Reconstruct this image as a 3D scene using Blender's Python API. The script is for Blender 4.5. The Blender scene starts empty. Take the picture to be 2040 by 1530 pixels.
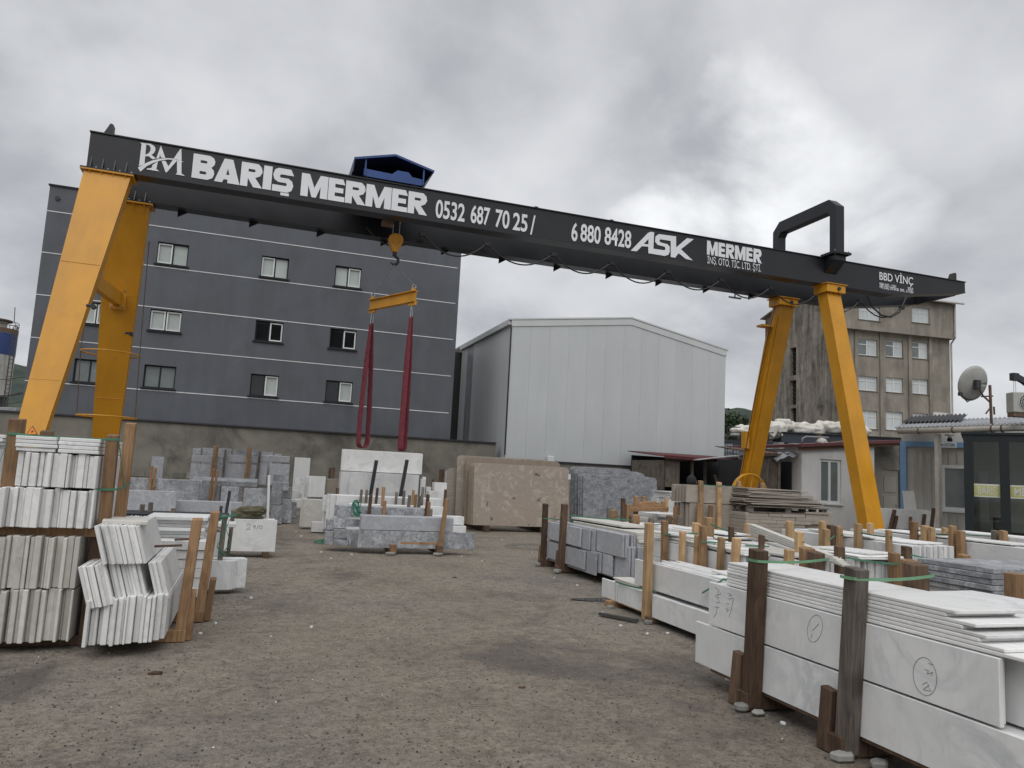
import bpy, bmesh, math, random
from mathutils import Vector, Matrix, noise
from mathutils.geometry import tessellate_polygon
random.seed(7)
R = math.radians
sc = bpy.context.scene
col = sc.collection

# ------------------------------------------------------------------ camera
# yard grid: X runs along the crane girder, Y into the depth, Z up; photo is 2040 x 1530
PW, PH, FPX = 2040.0, 1530.0, 1496.37
PITCH, ROLL, YAW, CH = .118939, .05167, .32562, 1.6
_fw = Vector((math.sin(YAW)*math.cos(PITCH), math.cos(YAW)*math.cos(PITCH), math.sin(PITCH)))
_r0 = Vector((math.cos(YAW), -math.sin(YAW), 0)); _u0 = _r0.cross(_fw)
CR = _r0*math.cos(ROLL) + _u0*math.sin(ROLL)
CU = -_r0*math.sin(ROLL) + _u0*math.cos(ROLL)
CW = _fw; CC = Vector((0, 0, CH))
cd = bpy.data.cameras.new('camera'); cam = bpy.data.objects.new('camera', cd); col.objects.link(cam)
cd.sensor_fit = 'HORIZONTAL'; cd.sensor_width = 36; cd.lens = 36*FPX/PW
cd.clip_start = .05; cd.clip_end = 6000
m = Matrix.Identity(4)
for i in range(3):
    m[i][0] = CR[i]; m[i][1] = CU[i]; m[i][2] = -CW[i]; m[i][3] = CC[i]
cam.matrix_world = m
sc.camera = cam

def ray(px, py): return CW + CR*((px-PW/2)/FPX) - CU*((py-PH/2)/FPX)
def onZ(px, py, z=0.): d = ray(px, py); return CC + d*((z-CH)/d.z)
def onY(px, py, y): d = ray(px, py); return CC + d*(y/d.y)
def onX(px, py, x): d = ray(px, py); return CC + d*(x/d.x)
def at(px, py, d): return CC + ray(px, py)*d          # d = distance along the view axis
def onP(px, py, p, n): d = ray(px, py); n = Vector(n); return CC + d*((Vector(p)-CC).dot(n)/d.dot(n))

# ------------------------------------------------------------------ sky and light
SUN_EL, SUN_AZ = R(58), R(205)      # azimuth from +Y clockwise: high, behind the camera
world = bpy.data.worlds.new('World'); sc.world = world; world.use_nodes = True
nt = world.node_tree; nt.nodes.clear()
def N(tree, t, **kw):
    n = tree.nodes.new(t)
    for k, v in kw.items():
        if k in n.inputs: n.inputs[k].default_value = v
        else: setattr(n, k, v)
    return n
def LK(tree, a, b): tree.links.new(a, b)
def ramp(tree, fac, stops, interp='LINEAR'):
    n = tree.nodes.new('ShaderNodeValToRGB'); n.color_ramp.interpolation = interp
    els = n.color_ramp.elements
    while len(els) < len(stops): els.new(.5)
    for e, (p, c) in zip(els, stops):
        e.position = p; e.color = (c, c, c, 1) if isinstance(c, (int, float)) else (*c, 1)
    LK(tree, fac, n.inputs[0]); return n.outputs[0]
def mth(tree, op, a, b=None, c=None, clamp=False):
    n = tree.nodes.new('ShaderNodeMath'); n.operation = op; n.use_clamp = clamp
    for i, v in enumerate((a, b, c)):
        if v is None: continue
        if isinstance(v, (int, float)): n.inputs[i].default_value = v
        else: LK(tree, v, n.inputs[i])
    return n.outputs[0]
def mixc(tree, fac, a, b, blend='MIX'):
    n = tree.nodes.new('ShaderNodeMix'); n.data_type = 'RGBA'; n.blend_type = blend; n.clamp_factor = True
    for s, v in ((0, fac), (6, a), (7, b)):
        if isinstance(v, (int, float)): n.inputs[s].default_value = v if s == 0 else (v, v, v, 1)
        elif isinstance(v, tuple): n.inputs[s].default_value = (*v, 1)
        else: LK(tree, v, n.inputs[s])
    return n.outputs[2]

sky = N(nt, 'ShaderNodeTexSky', sky_type='NISHITA', sun_disc=False, sun_elevation=SUN_EL, sun_rotation=SUN_AZ)
tc = N(nt, 'ShaderNodeTexCoord')
sep = N(nt, 'ShaderNodeSeparateXYZ'); LK(nt, tc.outputs['Generated'], sep.inputs[0])
zc = mth(nt, 'ADD', mth(nt, 'MAXIMUM', sep.outputs[2], 0.), .5)
cx = mth(nt, 'DIVIDE', sep.outputs[0], zc); cyy = mth(nt, 'DIVIDE', sep.outputs[1], zc)
cmb = N(nt, 'ShaderNodeCombineXYZ'); LK(nt, cx, cmb.inputs[0]); LK(nt, cyy, cmb.inputs[1])
n1 = N(nt, 'ShaderNodeTexNoise', Scale=3.1, Detail=9., Roughness=.5, Distortion=.2)
mp = N(nt, 'ShaderNodeMapping'); mp.inputs['Location'].default_value = (3.1, 1.4, 2.2); LK(nt, cmb.outputs[0], mp.inputs[0]); LK(nt, mp.outputs[0], n1.inputs['Vector'])
n2 = N(nt, 'ShaderNodeTexNoise', Scale=.8, Detail=4., Roughness=.5, Distortion=.1)
mp2 = N(nt, 'ShaderNodeMapping'); mp2.inputs['Location'].default_value = (7.3, 4.2, .6); LK(nt, cmb.outputs[0], mp2.inputs[0]); LK(nt, mp2.outputs[0], n2.inputs['Vector'])
cl = mth(nt, 'ADD', mth(nt, 'MULTIPLY', n1.outputs[0], .55), mth(nt, 'MULTIPLY', n2.outputs[0], .45))
ccol = ramp(nt, cl, [(.35, (.225, .232, .25)), (.44, (.315, .322, .34)), (.51, (.41, .417, .433)), (.6, (.5, .507, .522))])
# the thin place in the cloud where light breaks through
gd = ray(1535, 385).normalized()
dp = N(nt, 'ShaderNodeVectorMath', operation='DOT_PRODUCT'); wv = N(nt, 'ShaderNodeVectorMath', operation='MULTIPLY_ADD'); wv.inputs[1].default_value = (.42, .42, .42); LK(nt, n1.outputs['Color'], wv.inputs[0]); LK(nt, tc.outputs['Generated'], wv.inputs[2])
ws_ = N(nt, 'ShaderNodeVectorMath', operation='SUBTRACT'); ws_.inputs[1].default_value = (.21, .21, .21); LK(nt, wv.outputs[0], ws_.inputs[0])
wn = N(nt, 'ShaderNodeVectorMath', operation='NORMALIZE'); LK(nt, ws_.outputs[0], wn.inputs[0]); LK(nt, wn.outputs[0], dp.inputs[0]); dp.inputs[1].default_value = gd
gap = mth(nt, 'MULTIPLY', ramp(nt, dp.outputs['Value'], [(.987, 0), (.9992, 1)], 'EASE'), ramp(nt, n1.outputs[0], [(.38, .1), (.56, 1)]))
ccol = mixc(nt, mth(nt, 'MULTIPLY', gap, .85), ccol, (.74, .75, .76))
bg1 = N(nt, 'ShaderNodeBackground', Strength=.1); LK(nt, sky.outputs[0], bg1.inputs[0])
bg2 = N(nt, 'ShaderNodeBackground', Strength=1.0); LK(nt, ccol, bg2.inputs[0])
mx = N(nt, 'ShaderNodeMixShader'); mx.inputs[0].default_value = .96
LK(nt, bg1.outputs[0], mx.inputs[1]); LK(nt, bg2.outputs[0], mx.inputs[2])
out = N(nt, 'ShaderNodeOutputWorld'); LK(nt, mx.outputs[0], out.inputs[0])

sd = bpy.data.lights.new('sun', 'SUN'); sd.energy = 1.5; sd.angle = R(70); sd.color = (1, .985, .96)
sun = bpy.data.objects.new('sun', sd); col.objects.link(sun)
sdir = Vector((math.sin(SUN_AZ)*math.cos(SUN_EL), math.cos(SUN_AZ)*math.cos(SUN_EL), math.sin(SUN_EL)))
sun.rotation_euler = sdir.to_track_quat('Z', 'Y').to_euler(); sun.location = sdir*60
vs = sc.view_settings; vs.view_transform = 'Standard'; vs.look = 'None'; vs.exposure = .58; vs.gamma = 1; vs.use_curve_mapping = False

# ------------------------------------------------------------------ mesh helpers
class MB:
    def __init__(s): s.v = []; s.f = []
    def add(s, vs, fs):
        o = len(s.v); s.v += [tuple(v) for v in vs]; s.f += [tuple(i+o for i in f) for f in fs]; return s
    def box(s, c, sz, rot=None):
        x, y, z = (q/2 for q in sz); c = Vector(c)
        p = [Vector((a*x, b*y, d*z)) for d in (-1, 1) for a, b in ((-1, -1), (1, -1), (1, 1), (-1, 1))]
        if rot: p = [rot @ q for q in p]
        return s.add([q+c for q in p], [(3, 2, 1, 0), (4, 5, 6, 7), (0, 1, 5, 4), (1, 2, 6, 5), (2, 3, 7, 6), (3, 0, 4, 7)])
    def hexa(s, bot, top):       # four bottom points, four top points, same winding (counter-clockwise from above)
        return s.add(list(bot)+list(top), [(3, 2, 1, 0), (4, 5, 6, 7), (0, 1, 5, 4), (1, 2, 6, 5), (2, 3, 7, 6), (3, 0, 4, 7)])
    def prism(s, pts, vec):      # polygon extruded by vec
        vec = Vector(vec); pts = [Vector(p) for p in pts]; n = len(pts)
        nrm = Vector((0, 0, 0))
        for i in range(n): nrm += pts[i].cross(pts[(i+1) % n])
        if nrm.dot(vec) > 0: pts = pts[::-1]
        return s.add(pts+[p+vec for p in pts], [tuple(range(n)), tuple(range(2*n-1, n-1, -1))] + [(i+n, (i+1) % n+n, (i+1) % n, i) for i in range(n)])
    def bar(s, a, b, w, h=None, up=(0, 0, 1)):   # rectangular bar from a to b
        a, b = Vector(a), Vector(b); h = h or w; d = (b-a).normalized(); up = Vector(up)
        if abs(d.dot(up)) > .98: up = Vector((0, 1, 0))
        sx = d.cross(up).normalized()*w/2; sy = sx.cross(d).normalized()*h/2
        q = lambda p: [p-sx-sy, p+sx-sy, p+sx+sy, p-sx+sy]
        return s.add(q(a)+q(b), [(0, 1, 2, 3), (7, 6, 5, 4), (1, 0, 4, 5), (2, 1, 5, 6), (3, 2, 6, 7), (0, 3, 7, 4)])
    def tube(s, pts, r, n=6, cap=True, closed=False):
        pts = [Vector(p) for p in pts]; k = len(pts); o = len(s.v); prev = None
        for i, p in enumerate(pts):
            rr = r[i] if isinstance(r, (list, tuple)) else r
            if closed: t = pts[(i+1) % k]-pts[i-1]
            else: t = pts[min(i+1, k-1)]-pts[max(i-1, 0)]
            t = t.normalized()
            if prev is None: a = t.orthogonal().normalized()
            else:
                a = prev - t*prev.dot(t)
                a = a.normalized() if a.length > 1e-5 else t.orthogonal().normalized()
            prev = a; b = t.cross(a)
            for j in range(n):
                an = 2*math.pi*j/n; s.v.append(tuple(p+a*(rr*math.cos(an))+b*(rr*math.sin(an))))
        for i in range(k if closed else k-1):
            i2 = (i+1) % k
            for j in range(n):
                s.f.append((o+i*n+j, o+i*n+(j+1) % n, o+i2*n+(j+1) % n, o+i2*n+j))
        if cap and not closed:
            s.f.append(tuple(o+j for j in range(n))[::-1]); s.f.append(tuple(o+(k-1)*n+j for j in range(n)))
        return s
    def poly(s, loops, fn):      # flat polygon (with holes); fn maps (x,y) to a point
        lp = [[Vector((x, y, 0)) for x, y in l] for l in loops]; flat = [p for l in lp for p in l]
        return s.add([fn(p.x, p.y) for p in flat], [t for t in tessellate_polygon(lp)])
    def quadgrid(s, P, nu, nv):  # P(u,v) sheet
        o = len(s.v)
        for j in range(nv+1):
            for i in range(nu+1): s.v.append(tuple(P(i/nu, j/nv)))
        for j in range(nv):
            for i in range(nu):
                a = o+j*(nu+1)+i; s.f.append((a, a+1, a+nu+2, a+nu+1))
        return s
    def build(s, name, mt, parent=None, bevel=0, smooth=False, fix=False, world_loc=None):
        me = bpy.data.meshes.new(name); me.from_pydata(s.v, [], s.f)
        if bevel or fix:
            bm = bmesh.new(); bm.from_mesh(me)
            if fix: bmesh.ops.recalc_face_normals(bm, faces=bm.faces)
            if bevel:
                bmesh.ops.bevel(bm, geom=[e for e in bm.edges if e.is_manifold and e.calc_face_angle(0) > .4], offset=bevel, segments=1, affect='EDGES', clamp_overlap=True)
            bm.to_mesh(me); bm.free()
        if smooth:
            me.polygons.foreach_set('use_smooth', [True]*len(me.polygons))
        me.materials.append(mt); me.update()
        o = bpy.data.objects.new(name, me); col.objects.link(o)
        if parent is not None:
            o.parent = parent
            if parent.get('_L') is not None: o.location = -Vector(parent['_L'])
        return o
def tag(o, label=None, cat=None, group=None, kind=None):
    for k, v in (('label', label), ('category', cat), ('group', group), ('kind', kind)):
        if v: o[k] = v
    return o
def thing(name, label, cat, loc=(0, 0, 0), group=None):
    o = bpy.data.objects.new(name, None); col.objects.link(o); o.location = loc; o['_L'] = tuple(loc)
    o.empty_display_size = .2
    return tag(o, label, cat, group)
def circ(c, r, n, ax='Y', a0=0, a1=2*math.pi):
    c = Vector(c); o = []
    full = abs(a1-a0-2*math.pi) < 1e-6
    for i in range(n):
        a = a0+(a1-a0)*i/(n if full else n-1); u, w = r*math.cos(a), r*math.sin(a)
        o.append(c+(Vector((u, 0, w)) if ax == 'Y' else Vector((0, u, w)) if ax == 'X' else Vector((u, w, 0))))
    return o

# ------------------------------------------------------------------ materials
MT = {}
def mat(name, c, rough=.6, var=.12, vs=2., bump=.0, bs=60., metal=0., spec=.5, c2=None, c2s=1., c2r=(.45, .62), rnd=.08, dist=0., stretch=(1, 1, 1), rvar=.0, streak=0.):
    """plain procedural surface: base colour, soft patches, a second colour in noise patches, per-object shift, fine bump"""
    mt = bpy.data.materials.new(name); mt.use_nodes = True; t = mt.node_tree; t.nodes.clear()
    o = N(t, 'ShaderNodeOutputMaterial'); p = N(t, 'ShaderNodeBsdfPrincipled', Roughness=rough, Metallic=metal)
    p.inputs['Specular IOR Level'].default_value = spec
    LK(t, p.outputs[0], o.inputs[0])
    tcn = N(t, 'ShaderNodeTexCoord'); oi = N(t, 'ShaderNodeObjectInfo')
    av = N(t, 'ShaderNodeVectorMath', operation='MULTIPLY_ADD'); cmbr = N(t, 'ShaderNodeCombineXYZ')
    for i in range(3): LK(t, oi.outputs['Random'], cmbr.inputs[i])
    LK(t, cmbr.outputs[0], av.inputs[0]); av.inputs[1].default_value = (37, 53, 71); LK(t, tcn.outputs['Object'], av.inputs[2])
    mpn = N(t, 'ShaderNodeMapping'); mpn.inputs['Scale'].default_value = stretch; LK(t, av.outputs[0], mpn.inputs[0])
    v = mpn.outputs[0]
    a = N(t, 'ShaderNodeTexNoise', Scale=vs, Detail=5., Roughness=.6, Distortion=dist); LK(t, v, a.inputs['Vector'])
    cc = tuple(c)
    base = mixc(t, 1., cc, ramp(t, a.outputs[0], [(.3, 1-var), (.7, 1+var)]), 'MULTIPLY')
    if c2 is not None:
        b = N(t, 'ShaderNodeTexNoise', Scale=c2s, Detail=7., Roughness=.65, Distortion=dist); LK(t, v, b.inputs['Vector'])
        base = mixc(t, ramp(t, b.outputs[0], [(c2r[0], 0), (c2r[1], 1)]), base, tuple(c2))
    if streak:
        sp = N(t, 'ShaderNodeMapping'); sp.inputs['Scale'].default_value = (1.3, 1.3, .2); LK(t, tcn.outputs['Object'], sp.inputs[0])
        s_ = N(t, 'ShaderNodeTexNoise', Scale=1.6, Detail=6., Roughness=.65); LK(t, sp.outputs[0], s_.inputs['Vector'])
        base = mixc(t, 1., base, ramp(t, s_.outputs[0], [(.36, 1-streak), (.58, 1.)]), 'MULTIPLY')
    if rnd:
        base = mixc(t, 1., base, ramp(t, oi.outputs['Random'], [(0, 1-rnd), (1, 1+rnd)]), 'MULTIPLY')
    LK(t, base, p.inputs['Base Color'])
    if rvar:
        LK(t, mth(t, 'ADD', rough-rvar/2, mth(t, 'MULTIPLY', a.outputs[0], rvar)), p.inputs['Roughness'])
    if bump:
        b = N(t, 'ShaderNodeTexNoise', Scale=bs, Detail=4., Roughness=.6); LK(t, v, b.inputs['Vector'])
        bn = N(t, 'ShaderNodeBump', Strength=.6, Distance=bump); LK(t, b.outputs[0], bn.inputs['Height']); LK(t, bn.outputs[0], p.inputs['Normal'])
    MT[name] = mt; return mt
def matwood(name, c, c2, rough=.75):
    mt = bpy.data.materials.new(name); mt.use_nodes = True; t = mt.node_tree; t.nodes.clear()
    o = N(t, 'ShaderNodeOutputMaterial'); p = N(t, 'ShaderNodeBsdfPrincipled', Roughness=rough); p.inputs['Specular IOR Level'].default_value = .25
    LK(t, p.outputs[0], o.inputs[0])
    tcn = N(t, 'ShaderNodeTexCoord'); oi = N(t, 'ShaderNodeObjectInfo')
    cmbr = N(t, 'ShaderNodeCombineXYZ'); av = N(t, 'ShaderNodeVectorMath', operation='MULTIPLY_ADD')
    for i in range(3): LK(t, oi.outputs['Random'], cmbr.inputs[i])
    LK(t, cmbr.outputs[0], av.inputs[0]); av.inputs[1].default_value = (37, 53, 71); LK(t, tcn.outputs['Object'], av.inputs[2])
    mpn = N(t, 'ShaderNodeMapping'); mpn.inputs['Scale'].default_value = (22, 22, 1.6); LK(t, av.outputs[0], mpn.inputs[0])
    g = N(t, 'ShaderNodeTexNoise', Scale=2.2, Detail=6., Roughness=.6, Distortion=.6); LK(t, mpn.outputs[0], g.inputs['Vector'])
    k = N(t, 'ShaderNodeTexNoise', Scale=3.5, Detail=3.); LK(t, av.outputs[0], k.inputs['Vector'])
    base = mixc(t, ramp(t, g.outputs[0], [(.32, 0), (.66, 1)]), tuple(c2), tuple(c))
    base = mixc(t, ramp(t, k.outputs[0], [(.5, 0), (.72, .65)]), base, tuple(q*.45 for q in c2))
    base = mixc(t, 1., base, ramp(t, oi.outputs['Random'], [(0, .66), (.5, 1.), (1, 1.25)]), 'MULTIPLY')
    LK(t, base, p.inputs['Base Color'])
    bn = N(t, 'ShaderNodeBump', Strength=.5, Distance=.004); LK(t, g.outputs[0], bn.inputs['Height']); LK(t, bn.outputs[0], p.inputs['Normal'])
    MT[name] = mt; return mt
def matstone(name, c, vein, vs=2.4, vw=.06, cloud=.1, rough=.42, stretch=(1, 1, 1), fine=0., finec=None, rnd=.09, dirt=.35, bump=.0012, vdist=1.4, fs=38., stain=.0):
    """marble: cloudy base, thin distorted veins, rain dirt, per-slab offset and shade"""
    mt = bpy.data.materials.new(name); mt.use_nodes = True; t = mt.node_tree; t.nodes.clear()
    o = N(t, 'ShaderNodeOutputMaterial'); p = N(t, 'ShaderNodeBsdfPrincipled', Roughness=rough); p.inputs['Specular IOR Level'].default_value = .4
    LK(t, p.outputs[0], o.inputs[0])
    tcn = N(t, 'ShaderNodeTexCoord'); oi = N(t, 'ShaderNodeObjectInfo')
    cmbr = N(t, 'ShaderNodeCombineXYZ'); av = N(t, 'ShaderNodeVectorMath', operation='MULTIPLY_ADD')
    for i in range(3): LK(t, oi.outputs['Random'], cmbr.inputs[i])
    LK(t, cmbr.outputs[0], av.inputs[0]); av.inputs[1].default_value = (37, 53, 71); LK(t, tcn.outputs['Object'], av.inputs[2])
    rt = N(t, 'ShaderNodeMapping'); rt.inputs['Rotation'].default_value = (.5, .35, .6); rt.inputs['Scale'].default_value = stretch; LK(t, av.outputs[0], rt.inputs[0])
    v = rt.outputs[0]
    a = N(t, 'ShaderNodeTexNoise', Scale=vs, Detail=6., Roughness=.6, Distortion=vdist); LK(t, v, a.inputs['Vector'])
    b = N(t, 'ShaderNodeTexNoise', Scale=vs*.8, Detail=5., Roughness=.55, Distortion=.5); LK(t, v, b.inputs['Vector'])
    d = N(t, 'ShaderNodeTexNoise', Scale=9., Detail=6., Roughness=.7); LK(t, av.outputs[0], d.inputs['Vector'])
    base = mixc(t, 1., tuple(c), ramp(t, b.outputs[0], [(.3, 1-cloud), (.7, 1+cloud*.6)]), 'MULTIPLY')
    dv = mth(t, 'ABSOLUTE', mth(t, 'SUBTRACT', a.outputs[0], .5))
    base = mixc(t, mth(t, 'MULTIPLY', ramp(t, dv, [(0, 1), (vw, 0)]), ramp(t, b.outputs[0], [(.42, .1), (.64, .9)])), base, tuple(vein))
    if fine:
        e = N(t, 'ShaderNodeTexNoise', Scale=fs, Detail=6., Roughness=.72, Distortion=1.2); LK(t, v, e.inputs['Vector'])
        base = mixc(t, mth(t, 'MULTIPLY', ramp(t, e.outputs[0], [(.45, 0), (.6, 1)]), fine), base, tuple(finec))
    if stain:                                   # rain streaks and sawing dust down the face
        sm = N(t, 'ShaderNodeMapping'); sm.inputs['Scale'].default_value = (7, 7, .9); LK(t, av.outputs[0], sm.inputs[0])
        sn = N(t, 'ShaderNodeTexNoise', Scale=1.5, Detail=6., Roughness=.65); LK(t, sm.outputs[0], sn.inputs['Vector'])
        base = mixc(t, mth(t, 'MULTIPLY', ramp(t, sn.outputs[0], [(.5, 0), (.72, 1)]), stain), base, (.42, .41, .385))
    base = mixc(t, mth(t, 'MULTIPLY', ramp(t, d.outputs[0], [(.5, 0), (.78, 1)]), dirt), base, (.3, .275, .235))
    base = mixc(t, 1., base, ramp(t, oi.outputs['Random'], [(0, 1-rnd), (1, 1+rnd*.6)]), 'MULTIPLY')
    LK(t, base, p.inputs['Base Color'])
    if bump:
        bn = N(t, 'ShaderNodeBump', Strength=.5, Distance=bump); LK(t, d.outputs[0], bn.inputs['Height']); LK(t, bn.outputs[0], p.inputs['Normal'])
    MT[name] = mt; return mt

mat('yellow', (.53, .245, .01), .42, .1, 1.2, .0008, 90, c2=(.36, .17, .02), c2s=1.6, c2r=(.56, .85), rnd=.05, rvar=.2, streak=.12)
mat('crane_black', (.011, .0118, .0145), .34, .2, 1.4, .0006, 60, rnd=.05, rvar=.2, spec=.45)
mat('black_part', (.02, .02, .022), .55, .2, 3, rnd=.1)
mat('vinyl_white', (.66, .67, .7), .5, .04, 2, rnd=.02)
mat('canopy_blue', (.007, .018, .06), .5, .1, 2)
mat('trolley_blue', (.012, .05, .19), .45, .1, 3)
mat('facade_slate', (.092, .1, .115), .8, .1, .7, .003, 35, c2=(.076, .082, .095), c2s=.8, c2r=(.5, .75), rnd=0, streak=.1)
mat('line_white', (.6, .61, .62), .7, .1, 3)
mat('concrete', (.185, .174, .148), .85, .22, 1.1, .004, 25, c2=(.088, .082, .07), c2s=.75, c2r=(.5, .68), rnd=.05, streak=.16, dist=.6)
mat('concrete_light', (.25, .245, .23), .85, .2, 1.2, .003, 25, c2=(.16, .155, .14), c2s=.9, rnd=.05)
mat('panel_white', (.47, .493, .503), .5, .03, .5, rnd=.02, streak=.04)
mat('trim_white', (.5, .52, .525), .5, .04, 1, rnd=.02)
mat('dark_metal_and_shade', (.022, .023, .026), .5, .2, 3)  # also colours shed and lean-to insides near black in place of shade
mat('steel', (.3, .31, .32), .35, .2, 8, metal=.9)
mat('rusty', (.12, .075, .05), .8, .3, 6, .001, 80)
mat('frame_white', (.6, .62, .62), .45, .05, 3, rnd=.03)
mat('frame_dark', (.016, .02, .022), .5, .1, 3, spec=.25)
mat('frost_glass', (.36, .4, .38), .28, .1, 1.5, rnd=.12)
mat('dark_glass', (.012, .014, .015), .07, .2, 2, rnd=.2)
mat('grey_glass', (.15, .17, .17), .12, .15, 2, rnd=.12)
mat('curtain', (.5, .53, .54), .6, .12, 3, rnd=.1, stretch=(8, 8, .4))
mat('apartment_plaster', (.25, .228, .192), .9, .22, .5, .004, 18, c2=(.16, .145, .122), c2s=.45, c2r=(.48, .7), rnd=0, streak=.25)
mat('apartment_side', (.25, .225, .19), .9, .3, 1.6, .01, 12, c2=(.035, .034, .032), c2s=.4, c2r=(.53, .62), rnd=0, streak=.6)
mat('red_roof', (.1, .022, .024), .6, .2, 3)
mat('corrugated_grey', (.24, .25, .27), .45, .2, 2, rnd=.05, streak=.2)
mat('cabin_beige', (.47, .455, .42), .6, .1, 1, rnd=.02, streak=.18)
mat('cabin_blue', (.16, .3, .5), .55, .12, 2)
mat('hut_white', (.58, .58, .57), .85, .1, 1., .002, 30, c2=(.4, .395, .38), c2s=1.1, c2r=(.58, .8), streak=.08)
mat('navy', (.02, .027, .04), .5, .15, 2)
mat('bag_white', (.5, .485, .44), .8, .15, 3, .004, 30, rnd=.1)
mat('tarp_army', (.085, .078, .045), .9, .35, 9, .006, 40)
mat('door_beige', (.2, .19, .165), .7, .1, 2)
mat('gutter', (.42, .4, .36), .6, .2, 3, streak=.2)
mat('dish', (.3, .3, .285), .55, .15, 4)
mat('sling_red', (.13, .02, .03), .85, .3, 14, .002, 160)
mat('strap_green', (.05, .165, .1), .5, .2, 6, rnd=.2)
mat('strap_pale', (.13, .28, .16), .5, .15, 6, rnd=.1)
mat('rope_green', (.02, .17, .11), .6, .2, 6)
mat('cloth_black', (.01, .01, .012), .85, .2, 6)
mat('skin', (.3, .17, .12), .6, .1, 6)
mat('marker', (.16, .165, .18), .7, .2, 6)
mat('sign_white', (.6, .62, .64), .5, .05, 3)
mat('sign_blue', (.05, .12, .25), .5, .05, 3)
mat('film_yellow', (.36, .36, .14), .5, .15, 4)
mat('film_pale', (.5, .51, .47), .5, .1, 4)
mat('warning_orange', (.75, .22, .02), .5, .05, 4)
mat('plastic_blue', (.02, .04, .16), .5, .1, 2)
mat('silo_white', (.42, .41, .385), .6, .2, .6, streak=.4)
mat('silo_blue', (.02, .045, .16), .55, .15, .6, streak=.25)
mat('tote_plastic', (.4, .43, .47), .45, .15, 1.5, rnd=.15)
mat('bark', (.06, .045, .032), .9, .3, 8, .01, 20)
mat('leaf', (.032, .06, .02), .7, .3, 3, rnd=.2)
mat('leaf_dark', (.02, .042, .016), .7, .3, 3, rnd=.2)
mat('hill_forest', (.025, .04, .032), .95, .4, .05, 2.5, .35, c2=(.05, .065, .045), c2s=.03)
mat('fan_grey', (.33, .33, .31), .5, .1, 4)
mat('pebble_dark', (.05, .047, .043), .8, .3, 30)
mat('pebble_grey', (.17, .16, .145), .8, .3, 30)
mat('pebble_white', (.55, .54, .5), .7, .15, 30)
mat('dark_granite', (.02, .022, .03), .3, .4, 25, c2=(.2, .21, .23), c2s=30, c2r=(.6, .7))
matwood('wood_new', (.33, .205, .115), (.2, .115, .058))
matwood('wood_pale', (.46, .32, .18), (.33, .2, .1))
matwood('wood_old', (.135, .085, .055), (.062, .04, .028))
matwood('wood_grey', (.19, .165, .14), (.09, .075, .062))
matstone('white_marble', (.68, .685, .68), (.5, .515, .53), 1.5, .07, .1, dirt=.18, vdist=1., stain=.22)
matstone('white_sawn', (.7, .7, .69), (.56, .565, .565), 2.2, .05, .09, dirt=.18, rnd=.16, rough=.6)
matstone('cream_sawn', (.54, .525, .485), (.43, .41, .37), 2.2, .06, .14, dirt=.34, rnd=.24, rough=.65)
matstone('grey_marble', (.3, .31, .33), (.5, .51, .52), 4.2, .12, .34, dirt=.25, fine=.75, finec=(.14, .147, .165), rnd=.22, rough=.5, fs=16.)
matstone('blue_marble', (.42, .43, .455), (.25, .262, .29), 3.4, .12, .24, dirt=.28, fine=.6, finec=(.27, .28, .305), rnd=.18, rough=.5, fs=14.)
matstone('dark_streak_marble', (.17, .18, .2), (.42, .43, .45), 5., .1, .3, dirt=.1, fine=.8, finec=(.36, .37, .39), rnd=.12, rough=.35, stretch=(1, 1, 1.6), fs=13.)
matstone('travertine', (.35, .31, .265), (.24, .21, .18), 3., .12, .22, dirt=.25, stretch=(.4, .4, 7), rnd=.12, rough=.7)
matstone('beige_plain', (.33, .265, .205), (.24, .185, .14), 2.5, .08, .15, dirt=.12, rnd=.15, rough=.5)

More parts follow.
